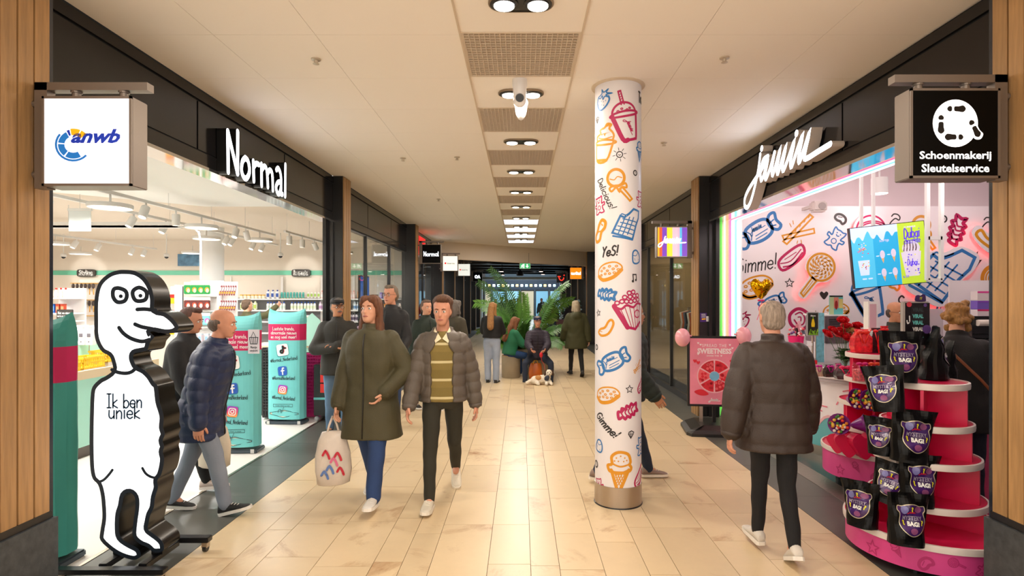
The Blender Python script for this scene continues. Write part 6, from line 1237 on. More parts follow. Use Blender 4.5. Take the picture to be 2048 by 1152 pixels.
p = P(1850, 520, 6.86); mk('mounting_box', M().box(p.x - .06, p.x + .02, 6.95, 7.05, p.z - .25, p.z + .25), mat('mount_grey', '#9a9094', .5), t2, wd=1)
# drum lamps
tp = None
def bdrum(t):
 mk('shade', M().lathe([(.02, .0), (.1, .0), (.1, -.21), (.094, -.212), (.09, -.2)], (0, 0, 0), 28), mWhite, t, smooth='angle', rc=0)
 mk('diffuser', M().lathe([(.09, -.205), (.01, -.205)], (0, 0, 0), 24), mat('drum_lit', '#fff0dc', .4, emit=3), t, rc=0)
 mk('stem', M().cyl((0, 0, 0), (0, 0, .45), .012), mWhite, t, rc=0)
for i, (x, y) in enumerate(CANL): tp, t = inst(tp, bdrum, (x, y, 3.30), 0, 'white drum lamp in the sweet shop ceiling, number %s' % 'x', 'ceiling lamp', 'drum_lamp', 'white drum lamps in the sweet shop'); t['label'] = 'white drum ceiling lamp in the sweet shop ' + ('above the loudspeaker', 'beside the menu screen posts', 'right of the menu screen', 'hidden above the jamin letters', 'behind the shoe repair sign', 'far right behind the oak pillar', 'near the back wall above the lollipop', 'over the back wall chocolate board', 'back corner at far right')[i]
c = P(1640, 413, 7.9); t = thing('wall_speaker', 'small cream loudspeaker on the top edge of the printed sweet wall', 'loudspeaker', (c.x, 7.95, c.z - .07)); mk('cabinet', M().box(-.1, .1, -.07, .07, 0, .15, bev=.025), mat('speaker_cream', '#c9bdb8', .5), t, rc=0); mk('grille', M().lathe([(.05, 0), (.05, .006), (.01, .01)], (0, 0, 0), 20), mat('speaker_grille', '#9d9390', .6), t, rc=0); t.children[-1].rotation_euler = (R(90), 0, 0); t.children[-1].location = (.02, -.07, .075)
mk('bracket', M().box(-.13, -.09, -.01, .2, .05, .09), mat('speaker_cream', '#c9bdb8'), t, rc=0)
# gold heart balloon
c = P(1522, 576, 7.2); t = thing('heart_balloon', 'shiny gold foil heart balloon with pink ribbon before the printed cookie', 'balloon', (c.x, 7.2, c.z - .15))
hp_ = crv([(0, -1), (-.7, -.3), (-.98, .35), (-.6, .85), (-.1, .6), (.1, .6), (.6, .85), (.98, .35), (.7, -.3)], True, 5); a = M(); n = len(hp_)
rg = []
for s_ in (1, .93, .75, .45, .05):
 dpt = .07 * (1 - s_ ** 2) ** .5; rg.append([(p[0] * .135 * s_, -dpt + (.006 * math.sin(i * 1.9) if s_ > .7 else 0), .15 + p[1] * .14 * s_) for i, p in enumerate(hp_)])
back = [[(p[0], -p[1], p[2]) for p in r_] for r_ in rg[::-1]]
a.rings(back + rg[0:]); mk('foil', a, mat('gold_foil', '#d8a010', .12, metal=1), t, smooth=1, rc=0)
mk('ribbon', M().tube(crv([(0, 0, 0), (.01, 0, -.04), (-.03, .0, -.1), (-.02, 0, -.16), (-.05, 0, -.25)], k=4), .004, n=5), mat('ribbon_pink', '#e0286a', .3), t, rc=0)
mk('bow', M().ell((-.02, 0, -.005), .025, .01, .012).ell((.02, 0, -.005), .025, .01, .012), mat('ribbon_pink', '#e0286a'), t, smooth=1, rc=0)
# ================================================================ COUNTER
mCnt = mat('counter_white', '#efe8ea', .35); mCt = mat('counter_teal', '#68b3b6', .4); mDrip = mat('counter_drip', '#e7b4ba', .4)
CP = [(3.02, 8.0), (2.98, 7.4), (3.02, 6.85), (3.12, 6.4), (3.28, 6.02), (3.5, 5.7), (3.8, 5.42), (4.2, 5.25), (4.8, 5.15)]
cp = crv(CP, k=6); ins = [(p.x + .0, p.y) for p in cp]
def off(pts, w):
 r = []
 for i, p in enumerate(pts): a_ = Vector(pts[max(i - 1, 0)]); b_ = Vector(pts[min(i + 1, len(pts) - 1)]); d = (b_ - a_).normalized(); r.append((p[0] + d.y * w, p[1] - d.x * w))
 return r
t = thing('shop_counter', 'curved white sweet shop counter with pink sprinkles and teal dripping base', 'counter', (3.6, 6.2, 0))
inn_ = off(ins, -.5)
mk('body', M().prism(off(ins, -.02) + inn_[::-1], lambda u, v, z: (u, v, z), .1, .84), mCnt, t, wd=1)
mk('worktop', M().prism(off(ins, .03) + inn_[::-1], lambda u, v, z: (u, v, z), .84, .885), mCnt, t, wd=1); mk('worktop_edge', M().prism(off(ins, .02) + off(ins, -.01)[::-1], lambda u, v, z: (u, v, z), .80, .835), mat('edge_grey', '#b9b0b4', .4), t, wd=1)
mk('steel_kick', M().prism(off(ins, -.015) + off(ins, -.05)[::-1], lambda u, v, z: (u, v, z), 0, .1), mSteel, t, wd=1)
ln_ = [0]
for i in range(1, len(cp)): ln_.append(ln_[-1] + (cp[i] - cp[i - 1]).length)
def ctr(e):
 o_ = off(ins, e)
 def f(u, v):
  u = max(0, min(ln_[-1] - .001, u)); i = 0
  while ln_[i + 1] < u: i += 1
  q = (u - ln_[i]) / (ln_[i + 1] - ln_[i]); a_, b_ = o_[i], o_[i + 1]; return (a_[0] + (b_[0] - a_[0]) * q, a_[1] + (b_[1] - a_[1]) * q, v)
 return f
f1, f2, f3 = ctr(-.017), ctr(-.0185), ctr(-.014)
def drip(base, top_off): return [(x, .30 + top_off + .13 * math.sin(x * 6.3 + 1.1) + .05 * math.sin(x * 14)) for x in [i * .05 for i in range(int(ln_[-1] / .05))]]
a = M(); tp_ = drip(0, 0)
for i in range(len(tp_) - 1): a.add([f1(tp_[i][0], .1), f1(tp_[i + 1][0], .1), f1(tp_[i + 1][0], tp_[i + 1][1]), f1(tp_[i][0], tp_[i][1])], [(0, 1, 2, 3)])
mk('painted_teal_wave', a, mCt, t, wd=1); a = M(); a.stroke(tp_, .014, f3); mk('painted_drip_line', a, mDrip, t, wd=1)
rr = random.Random(4); a = M()
for i in range(46):
 u, v, an = .2 + rr.random() * (ln_[-1] - .4), .46 + rr.random() * .3, rr.random() * 3.1; a.stroke([(u - .028 * math.cos(an), v - .028 * math.sin(an)), (u + .028 * math.cos(an), v + .028 * math.sin(an))], .007, f3)
mk('painted_sprinkles', a, mat('sprinkle_pink', '#e0788a', .4), t, wd=1, kind='stuff')
ZT = .887
# things on the counter
def cpt(px, d): return P(px, 0, d).x
t = thing('ice_machine', 'steel soft-ice machine with ventilation slots behind the red roses', 'machine', (cpt(1672, 7.4), 7.4, ZT)); kx = 7.4 / F; hw = 23 * kx
zt = P(0, 632, 7.4).z - ZT
mk('stand_box', M().box(-hw, hw, -.0, .45, 0, zt - .35), mCnt, t, rc=0)
mk('casing', M().box(-hw, hw, -.02, .5, zt - .35, zt, bev=.008), mat('machine_steel', '#9c8f92', .25, metal=1), t, rc=0); mk('top_cover', M().box(-hw - .03, hw + .02, -.04, .5, zt, zt + .02), mWhite, t, rc=0)
for i in range(10): mk('vent_slot', M().box(-.10, .05, -.025, -.02, zt - .05 - i * .022, zt - .04 - i * .022), mBlackP, t, rc=0)
t = thing('menu_card', 'colourful upright card with ice and sweets pictures on top of the steel machine', 'poster', (cpt(1672, 7.42), 7.42, ZT + zt + .02));
mk('card', M().box(-.088, .088, -.004, .004, 0, .245), mat('card_teal', '#6fcfd0', .5), t, rc=0); a = M(); fx = lambda u, v: (u, -.0055, v)
a.fill(rect(-.085, -.03, .0, .24), fx, 0); a.fill(rect(-.03, .03, .08, .22), fx, 1); a.fill(rect(.035, .085, .08, .2), fx, 2); a.fill(rect(-.085, .085, .225, .243), fx, 3); a.fill(circ(-.0, .12, .02, .06, 10), lambda u, v: (u, -.007, v), 4); mk('printed_pictures', a, [mat('cp0', '#c8dca8', .5), mat('cp1', '#e8907a', .5), mat('cp2', '#f0e088', .5), mat('cp3', '#3a3230', .5), mat('cp4', '#a02828', .5)], t, rc=0)
t = thing('poster_stand', 'small black and green poster with yellow bottle on a grey post', 'poster', (cpt(1625, 6.9), 6.9, ZT)); k = 6.9 / F; zc = P(0, 648, 6.9).z - ZT
mk('frame', M().box(-11.5 * k, 11.5 * k, -.01, .01, zc - 24 * k, zc + 24 * k, bev=.003), mat('frame_grey', '#a9a6a6', .4), t, rc=0); mk('sheet', M().box(-10 * k, 10 * k, -.012, -.01, zc - 22 * k, zc + 22 * k), mat('sheet_dark', '#20241c', .4), t, rc=0)
a = M(); fx = lambda u, v: (u, -.0135, zc + v); a.fill([(-.01, .06), (.01, .06), (.022, .0), (.018, -.035), (-.018, -.035), (-.022, 0)], fx, 0)
for i in range(14): a.stroke([(-.05 + i * .0078, -.125), (-.05 + i * .0078 + rr.uniform(-.02, .02), -.06 - rr.random() * .03)], .004, fx, mi=1)
text(a, 'Slime', fx, 0, .1, .018, .06, mi=2); a.stroke([(0, .06), (0, .09)], .004, fx, mi=1); mk('printed_bottle', a, [mat('pb_y', '#e8c81c', .4), mat('pb_g', '#8ac832', .5), mWhite], t, rc=0); mk('post', M().cyl((0, .0, 0), (0, 0, zc - 24 * k), .012), mSteel, t, rc=0); mk('price_tag', M().box(-.03, -.01, -.02, -.012, zc - .26, zc - .23), mWhite, t, rc=0)
def pot(px, d, z, r, h, label, name='pink_pot'):
 t = thing(name, label, 'pot', (cpt(px, d), d, z)); mk('pot_body', M().lathe([(.002, 0), (r * .85, 0), (r, h), (r * .96, h), (r * .82, .01)], (0, 0, 0), 24), mat('pot_pink', '#e0186e', .3), t, smooth='angle', rc=0); return t
t = pot(1592, 6.4, P(0, 690, 6.4).z, .085, .1, 'bright pink pot of wrapped sweets behind the walking man in brown')
for i in range(26):
 o = mk('wrapped_sweet', M().ell((rr.uniform(-.07, .07), rr.uniform(-.05, .05), .1 + rr.random() * .09), .018, .014, .014, 6, 4), mat('sweet_%d' % (i % 5), ('#e8607a', '#f4e0e4', '#6a3a8a', '#f09aa8', '#c8283a')[i % 5], .3), t, rc=0)
for dx, dz, c_ in ((.01, .2, '#d88a9a'), (.03, .24, '#e8b0c0'), (.07, .17, '#5a6478'), (-.0, .16, '#4a3038')): mk('lolly_stick', M().obox((dx, -.02, dz - .02), (.014, 0, .004), (0, .008, 0), (-.01, 0, .05)), mat('ls' + c_[1:], c_, .4), t, rc=0)
mk('side_shelf', M().box(-.13, .12, -.09, .12, -.02, 0), mCnt, t, rc=0); mk('shelf_post', M().box(-.02, .02, 0, .04, -(P(0, 690, 6.4).z - ZT), -.02), mCnt, t, rc=0)
t = pot(1620, 5.95, ZT, .06, .085, 'small pink pot with pink carnation at the counter edge')
mk('flower', M().ell((-.03, 0, .12), .035, .03, .03, 10, 7), mat('carnation', '#f0708a', .6), t, smooth=1, rc=0); mk('heart_card', M().box(.02, .07, -.01, .0, .08, .16), mat('pot_red', '#d82838', .4), t, rc=0); mk('sweets', M().ell((.03, .02, .09), .03, .03, .03), mat('mixed_gold', '#a8823a', .4), t, rc=0)
# roses
tp = None; mPet = mat('rose_red', '#c8101c', .45); mLeaf = mat('rose_leaf', '#3c5c28', .6); mGold = mat('rose_gold', '#b8945a', .4)
t = thing('glass_vase', 'clear glass vase holding the red roses', 'vase', (cpt(1692, 6.3), 6.3, ZT)); mk('vase_glass', M().lathe([(.002, 0), (.06, 0), (.065, .14), (.06, .14), (.055, .012), (.002, .012)], (0, 0, 0), 20), glassmat('vase_glass_mat', (.9, .97, .95)), t, smooth='angle', rc=0)
lv = M()
for i in range(130):
 an = rr.random() * 6.28; r0 = rr.random() * .12; z = .12 + rr.random() * .12; c0 = Vector((r0 * math.cos(an), r0 * math.sin(an) * .6, z)); d0 = Vector((math.cos(an), math.sin(an), rr.uniform(-.3, .5))) * .055; lv.add([c0 - d0, c0 + Vector((-d0.y, d0.x, .01)) * .4, c0 + d0, c0 - Vector((-d0.y, d0.x, -.01)) * .4], [(0, 1, 2, 3)])
mk('rose_foliage', lv, mLeaf, t, rc=0, kind='stuff')
def rose(o_c, r, mt):
 a = M();
 for k_ in range(5):
  for j in range(5):
   an = R(72 * j + k_ * 31); rad = r * (.25 + .17 * k_); n = Vector((math.cos(an), math.sin(an), 0)); tg = Vector((-n.y, n.x, 0)); b0 = n * rad * .55 + Vector((0, 0, -r * .3)); tpz = r * (.65 - .14 * k_)
   a.add([b0 - tg * rad * .5, b0 + tg * rad * .5, n * rad + tg * rad * .62 + Vector((0, 0, tpz * .7)), n * rad * 1.15 + Vector((0, 0, tpz)), n * rad - tg * rad * .62 + Vector((0, 0, tpz * .7))], [(0, 1, 2, 3, 4)])
 a.ell((0, 0, -r * .1), r * .5, r * .5, r * .5, 8, 6); return a
for i, (px, py, gold) in enumerate(((1655, 667, 0), (1667, 660, 0), (1681, 662, 0), (1686, 640, 0), (1693, 651, 0), (1716, 650, 0), (1691, 673, 0), (1702, 676, 0), (1698, 662, 1), (1705, 660, 1), (1675, 668, 0), (1712, 658, 0))):
 d = 6.25 + .05 * (i % 3); p = P(px, py, d); v = thing('rose', 'open %s rose in the bunch, %s' % ('dusty gold' if gold else 'deep red', ('lowest at left', 'second from left', 'third from left', 'highest one', 'under the highest one', 'top one at right', 'low centre one', 'low right one', 'left gold bud', 'right gold bud', 'small one under the left pair', 'dark one beside the gift bag')[i]), 'flower', p, group='roses in the counter bunch')
 mk('bloom', rose(None, .060 if not gold else .042, None), mGold if gold else mPet, v, rc=0, smooth=1).rotation_euler = (R(rr.uniform(20, 60)), R(rr.uniform(-25, 25)), 0)
 e = Vector((t.location.x, t.location.y, ZT + .05)) - p; mk('stem', M().tube(crv([(0, 0, 0), (e.x * .4, e.y * .4, e.z * .5), (e.x, e.y, e.z)], k=3), .003, n=5), mLeaf, v, rc=0)
# gift packs along the counter
def gift(px, d, w, h, col, bow, label, z=ZT, rotz=0, tall=False, name='gift_pack', cat='gift'):
 t = thing(name, label, cat, (cpt(px, d), d, z), R(rotz))
 a = M(); a.rings([[(sx * w * q * (1 + .05 * math.sin(i * 3 + sx)), sy * w * .55 * e, zz) for sx, sy in ((-1, -1), (-.3, -1.15), (.4, -1.1), (1, -.9), (1, 1), (0, 1.1), (-1, .9))] for i, (q, e, zz) in enumerate(((.9, .9, 0), (1, 1, h * .3), (.95, .9, h * .7), (.55, .4, h), (.75, .3, h * 1.12)))])
 mk('wrapping', a, mat('wrap_' + col.lstrip('#'), col, .12, spec=.8, noise=.35, nscale=30), t, rc=0)
 b = M()
 for s_ in (-1, 1): b.ell((s_ * w * .35, -w * .4, h * .98), w * .38, w * .2, w * .24, 8, 6)
 b.ell((0, -w * .45, h * .98), w * .15, w * .15, w * .15, 6, 5)
 for s_ in (-1, 1): b.obox((s_ * w * .3, -w * .6, h * .68), (w * .07, 0, 0), (0, .002, 0), (s_ * w * .2, 0, h * .24))
 mk('bow', b, mat('bow_' + bow.lstrip('#'), bow, .25), t, smooth=1, rc=0); return t
gift(1636, 5.9, .05, .11, '#c8b09a', '#c8249a', 'clear gift pack with purple bow on the counter, leftmost'); gift(1658, 5.86, .055, .11, '#3a3430', '#c01a90', 'dark gift pack with yellow print and purple bow', rotz=5); gift(1676, 5.82, .04, .13, '#b87a8a', '#b81a80', 'small pink gift pack behind the black one'); gift(1688, 5.7, .085, .12, '#4a4648', '#d8205a', 'wide shiny black gift pack with trailing pink ribbon', rotz=-8)
gift(1722, 5.30, .085, .19, '#e0343c', '#e83a2a', 'large red cellophane gift bag with orange bow on the upper display shelf', z=1.19 - .0); gift(1752, 5.3, .06, .20, '#38242a', '#e02a30', 'dark gift box with red ribbon beside the large red gift bag', z=1.19); gift(1768, 5.2, .045, .22, '#d81c28', '#e83030', 'crumpled red cellophane pack against the mystery bag', z=1.19)
gift(1745, 5.38, .05, .2, '#e8c8c8', '#e84838', 'pale sweet pack behind the red gift bag', z=1.19)
c = P(1745, 632, 5.6); t = thing('display_box', 'tall narrow white and pink display box rising behind the red gift bag', 'box', (c.x, 5.62, 1.19)); k = 5.6 / F; mk('frame', M().box(-9.5 * k, 9.5 * k, -.03, .05, 0, P(0, 603, 5.6).z - 1.19), mWhite, t, rc=0); mk('window', M().box(-7 * k, 6 * k, -.034, -.03, .05, P(0, 608, 5.6).z - 1.19), mat('box_rose', '#d8b4c0', .2), t, rc=0); mk('label_strip', M().box(-4 * k, 1 * k, -.038, -.034, .1, .18), mWhite, t, rc=0)
t = thing('ice_banner', 'slim turquoise ice banner left of the steel machine', 'banner', (cpt(1640, 7.2), 7.2, ZT)); mk('sheet', M().box(-.05, .05, -.004, .004, 0, .62), mat('ice_banner', '#7cc0d0', .5, noise=.25, nscale=20), t, rc=0); mk('rod', M().cyl((-.055, 0, 0), (-.055, 0, .65), .006), mSteel, t, rc=0)
# ================================================================ TIERED DISPLAYS
mHot = mat('hot_pink', '#d8104c', .35); mHotD = mat('drum_pink', '#d8468e', .4); mRim = mat('rim_cream', '#e6dcd6', .35); mPrintP = mat('drum_print', '#b82a6e', .5); mHotT = mat('hot_pink_top', '#dd1c52', .35)
def tower(name, lb, cx, cy, tiers, drum, finr):
 t = thing(name, lb, 'display stand', (cx, cy, 0))
 for i, (z, r) in enumerate(tiers):
  s_ = mk('shelf', M().lathe([(.002, z - .03), (r - .012, z - .03), (r - .012, z), (.002, z)], (cx, cy, 0), 56), mHotT, t, wd=1, smooth='angle'); mk('rim', M().lathe([(r - .012, z - .034), (r, z - .03), (r + .002, z - .01), (r, z + .008), (r - .012, z + .01)], (cx, cy, 0), 56, tor=True), mRim, s_, wd=1, smooth='angle')
  z1 = tiers[i + 1][0] - .03 if i + 1 < len(tiers) else None
  if z1:
   r2 = tiers[i + 1][1] * finr
   for an in (0, 50, 130): c_, q_ = math.cos(R(an)), math.sin(R(an)); mk('divider', M().obox((cx, cy, (z + z1) / 2), (c_ * r2, q_ * r2, 0), (-q_ * .009, c_ * .009, 0), (0, 0, (z1 - z) / 2)), mHot, t, wd=1)
 z0, r0 = tiers[0]; mk('drum', M().lathe([(r0 * .9, drum), (r0 * .97, drum), (r0 * .97, z0 - .034), (r0 * .9, z0 - .034)], (cx, cy, 0), 56), mHotD, t, wd=1, smooth='angle')
 f = lambda u, v: (cx + math.sin(u / r0) * (r0 * .97 + .001), cy - math.cos(u / r0) * (r0 * .97 + .001), v)
 for i in range(9):
  u = (-1.25 + i * .32) * r0; put(t, (D_star, D_cone, D_bean, D_lolly, D_bear, D_ring, D_cookie, D_slab, D_marsh)[i], f, 'printed_sweet', u, drum + (z0 - drum) * (.3 + .25 * (i % 2)), .045 if r0 > .4 else .035, i * 35, mPrintP)
 for an in range(0, 360, 90): mk('caster', M().cyl((cx + r0 * .7 * math.cos(R(an + 45)), cy + r0 * .7 * math.sin(R(an + 45)), 0), (cx + r0 * .7 * math.cos(R(an + 45)), cy + r0 * .7 * math.sin(R(an + 45)), drum + .01), .03, n=10), mBlackP, t, wd=1)
 return t
FX, FY = 2.66, 3.78
tiersF = [(.225, .475), (.40, .33), (.66, .30), (.88, .26), (1.14, .235)]
tower('tiered_display', 'large round pink tiered display piled with black mystery bags in front', FX, FY, tiersF, .06, .95)
RX, RY = 3.24, 5.2
tiersR = [(.345, .47), (.545, .37), (.76, .33), (.965, .28), (1.185, .27)]
tower('tiered_display', 'smaller pink tiered display behind with hearts and sweet bouquets', RX, RY, tiersR, .11, .9)
# mystery bags
mBag = mat('bag_black', '#040405', .38, spec=.22, bump=.25, bscale=30); mLab = mat('label_purple', '#3a1a5c', .22, noise=.5, nscale=18, spec=.8); mGoldL = mat('label_line', '#d8ccb0', .25, metal=.4); mQ = mat('label_yellow', '#e2d81c', .4); mPl = mat('label_planet', '#8a4a7a', .3); mPl2 = mat('label_planet_blue', '#7a78b0', .3)
BT = None
def bbag(t):
 W2, Hh_, Dp = .115, .30, .07
 def fs(u, v, side=-1, off=0):
  q = v / Hh_; w_ = W2 * (.80 + .34 * q - .05 * math.sin(q * 3)); D = Dp * (1 - q ** 1.4) + .004; e = math.sqrt(max(0, 1 - min(1, abs(u) / w_) ** 2.6)); cr_ = (.006 * math.sin(u * 60 + v * 22) * q + .005 * math.sin(v * 47 - u * 31)) * (e + .3)
  return (u, side * (D * (.15 + .85 * e) + off) + cr_ - .03 * q * q, v)
 a = M(); nu, nv = 16, 20
 for side in (-1, 1):
  b = [[fs((-1 + 2 * j / nu) * W2 * (.80 + .34 * (i / nv) - .05 * math.sin(i / nv * 3)), Hh_ * i / nv, side) for j in range(nu + 1)] for i in range(nv + 1)]
  for i in range(nv):
   for j in range(nu): a.add([b[i][j], b[i][j + 1], b[i + 1][j + 1], b[i + 1][j]], [(0, 1, 2, 3) if side < 0 else (3, 2, 1, 0)])
 for sx in (-1, 1):
  for i in range(nv):
   u0, u1 = [sx * W2 * (.80 + .34 * (k_ / nv) - .05 * math.sin(k_ / nv * 3)) for k_ in (i, i + 1)]; a.add([fs(u0, Hh_ * i / nv, -1), fs(u0, Hh_ * i / nv, 1), fs(u1, Hh_ * (i + 1) / nv, 1), fs(u1, Hh_ * (i + 1) / nv, -1)], [(0, 1, 2, 3)])
 b0 = [fs((-1 + 2 * j / nu) * W2 * .8, 0, -1) for j in range(nu + 1)] + [fs((1 - 2 * j / nu) * W2 * .8, 0, 1) for j in range(nu + 1)]; a.add(b0, [tuple(range(len(b0)))])
 mk('pouch', a, mBag, t, smooth=1, rc=0)
 sh = crv([(-.86, .42), (-1.0, .62), (-.92, .86), (-.66, .84), (-.35, .95), (0, 1.0), (.35, .95), (.66, .86), (.95, .88), (1.02, .62), (.88, .42), (.92, 0), (.8, -.45), (.5, -.8), (.1, -.98), (-.3, -.9), (-.68, -.6), (-.88, -.15)], True, 3)
 T = lambda p: (p[0] * .082, .150 + p[1] * .090)
 g = lambda e: (lambda u, v: fs(u, v, -1, e))
 def patch(mb, pts, fn, mi, nr=5):   # fill that follows the bag: concentric rings
  n = len(pts); c = Vector((sum(p[0] for p in pts) / n, sum(p[1] for p in pts) / n)); rg = [[fn(*(c + (Vector(p) - c) * s_)) for p in pts] for s_ in [1 - k_ / nr for k_ in range(nr)] + [.02]]; mb.rings(rg, mi, cap=False)
 l_ = M(); pl = [T(p) for p in sh]; patch(l_, pl, g(.0035), 0); patch(l_, [T(p) for p in circ(-.5, .62, .26, .26, 12)], g(.006), 4, 2); patch(l_, [T(p) for p in circ(.5, .66, .3, .2, 12)], g(.006), 3, 2); patch(l_, [T(p) for p in circ(.05, -.66, .26, .2, 12)], g(.006), 3, 2); l_.stroke(pl, .0022, g(.0055), closed=1, mi=1)
 lo = mk('printed_label', l_, [mLab, mGoldL, mQ, mPl, mPl2], t, smooth=1, rc=0)
 q_ = M()
 for cx, cy, r_ in ((-.6, -.15, .3), (.62, -.12, -.3), (0, .68, .1)): text(q_, '?', g(.007), *T((cx, cy)), .03, rot=r_, bold=.05)
 mk('printed_question_mark', q_, mQ, lo, rc=0); q_ = M(); text(q_, 'MYSTERY', g(.0075), *T((0, .14)), .024, .112, bold=.02, shear=.1, mi=0); text(q_, 'BAG!', g(.0075), *T((.02, -.2)), .026, .062, bold=.05, shear=.05, mi=1); jamin_flat(g(.0075), q_, 0, .155 + .42 * .088, .05, .014, .0012, mi=2)
 mk('printed_lettering', q_, [mat('label_grey', '#a79cb4', .3, metal=.3), mWhite, mat('label_red', '#c01a3c', .4)], lo, rc=0)
bags = [(1811, .235, 3.39, 0, 1, 4, 'lowest bag on the pink drum, front centre'), (1725, .235, 3.66, -58, .95, -3, 'bag turned sideways at the left edge of the drum'), (1768, .41, 3.62, -38, .85, 14, 'bag leaning left above the sideways one'), (1830, .41, 3.54, 2, 1.05, 5, 'second bag up in the front column'),
  (1817, .67, 3.57, -3, 1.08, 6, 'third bag up in the front column with clear BAG lettering'), (1762, .67, 3.74, -50, .8, 0, 'bag mostly hidden behind the third front bag'), (1778, .98, 3.58, -50, .95, -8, 'tilted bag high at the left under the top bag'), (1797, 1.15, 3.67, -5, 1.08, 2, 'topmost large bag in front of the VIRAL display'),
  (1868, 1.15, 3.86, 60, 1.15, 0, 'top bag facing right behind the VIRAL display'), (1890, 1.10, 4.15, 75, .95, 0, 'bag at the back right of the top shelf'), (1880, .89, 3.80, 50, .74, 0, 'bag on the right of the second highest shelf'), (1902, .62, 4.2, 60, .9, 0, 'bag low at the right under the curly-haired woman'), (1896, .41, 3.9, 60, .72, 0, 'bag on the right of the lowest small shelf')]
for px, py, d, rz, sc, tilt, lb in bags:
 p = Vector((P(px, 0, d).x, d, py)); BT, t = inst(BT, bbag, p, R(rz), '', 'bag', 'mystery_bag', 'black mystery bags on the pink display'); t['label'] = 'black foil mystery bag, ' + lb
 t.rotation_euler = (R(-6 if rz == 0 else -4), R(tilt), R(rz)); t.scale = (sc, sc, sc)
# VIRAL display
c = P(1832, 697, 3.95); t = thing('phone_display', 'tall phone-shaped cardboard display repeating the word VIRAL above the mystery bags', 'display board', (c.x, 3.95, 1.14)); k = 3.95 / F
z0_ = P(0, 690, 3.95).z - 1.14; z1_ = P(0, 603, 3.95).z - 1.14; hw = 27 * k
mk('board', M().box(-hw, hw, -.012, .03, z0_, z1_, bev=.008), mat('board_silver', '#a8a09c', .4), t, rc=0); mk('face', M().box(-hw + .01, hw - .01, -.015, -.012, z0_ + .01, z1_ - .01), mat('face_dark', '#171016', .3, noise=.6, nscale=12), t, rc=0)
mk('phone_print', M().box(-.046, .04, -.018, -.015, z0_, z1_ - .03), mat('phone_black', '#1f1a1e', .3), t, rc=0)
a = M(); fx = lambda u, v: (u, -.0195, v)
for i in range(5): text(a, 'VIRAL', fx, .0, z1_ - .056 - i * .034 * 1.3, .028, .075, bold=.04, mi=(2, 1, 1, 0, 1)[i])
a.stroke([(-.058, z1_ - .1), (-.056, z1_ - .14)], .004, fx, mi=0); a.stroke(crv([(-.056, z1_ - .14), (-.07, z1_ - .15), (-.075, z1_ - .13)], k=3), .004, fx, mi=0); a.fill(circ(-.06, z1_ - .02, .018), fx, 3); a.fill(circ(.05, z1_ - .025, .012), fx, 4); a.fill(circ(.06, z1_ - .19, .03), fx, 4)
mk('printed_lettering', a, [mWhite, mat('viral_teal', '#6fd0cc', .4), mat('viral_dim', '#3a4446', .4), mat('viral_red', '#d84050', .4), mat('viral_violet', '#6a4a90', .4)], t, rc=0); mk('foot', M().box(-.02, .02, -.01, .01, -.0, z0_), mBlackP, t, rc=0)
tt = thing('display_topper', 'small purple figure-shaped topper with question marks on the VIRAL display', 'topper', (c.x + .03, 3.95, 1.14 + z1_)); mk('cutout', M().prism(crv([(-.03, 0), (-.035, .03), (-.02, .045), (0, .04), (.01, .05), (.03, .045), (.035, .02), (.03, 0)], True, 3), lambda u, v, y: (u, y, v), -.004, .004), mLab, tt, rc=0); a = M(); text(a, '??', lambda u, v: (u, -.006, v), 0, .022, .02); mk('printed_question_mark', a, mQ, tt, rc=0)
# heart boxes, bouquets, jars
hb = None; hsh = crv([(0, -.9), (-.75, -.1), (-.95, .45), (-.5, .85), (0, .55), (.5, .85), (.95, .45), (.75, -.1)], True, 5)
def bheart(t):
 for nm, y0, y1, s_ in (('box_body', 0, .05, .098), ('box_lid', -.025, .012, .103)): mk(nm, M().prism([(p[0] * s_, p[1] * s_ + .09) for p in hsh], lambda u, v, y: (u, y, v), y0, y1), mat('heart_pink', '#e01450', .4), t, rc=0, smooth='angle')
for px, py, d, rz, sc, lb in ((1727, 0, 4.80, 6, 1.2, 'largest pink heart box in front on the lower shelf'), (1697, 0, 4.86, -18, 1.1, 'pink heart box left of the largest one'), (1677, 0, 4.98, -50, .9, 'small pink heart box at the far left edge'), (1690, 0, 5.12, -30, .85, 'pink heart box standing behind the left one'), (1712, 0, 5.2, 0, .9, 'pink heart box at the back')):
 p = P(px, py, d); p.z = .347; hb, t = inst(hb, bheart, p, R(rz), '', 'box', 'heart_box', 'pink heart boxes on the rear display'); t['label'] = lb; t.scale = (sc,) * 3
bq = None
def bbouq(t):
 a = M(); a.lathe([(.005, 0), (.025, .02), (.06, .09), (.088, .12), (.085, .12), (.02, .06)], (0, 0, 0), 18); mk('paper_cone', a, mat('cone_pink', '#e8a0b8', .4), t, rc=0, smooth=1)
 q = random.Random(2)
 for i in range(34):
  r_ = .068 * math.sqrt(q.random()); an = q.random() * 6.28; mk('gummy_sweet', M().ell((r_ * math.cos(an), r_ * math.sin(an), .118 + q.random() * .012), .014, .014, .011, 7, 5), mat('gum%d' % (i % 5), ('#e8302a', '#f4ece8', '#3a7a2a', '#f0882a', '#f4c84a')[i % 5], .3), t, rc=0)
cone2 = mat('cone_purple', '#7a1a80', .3)
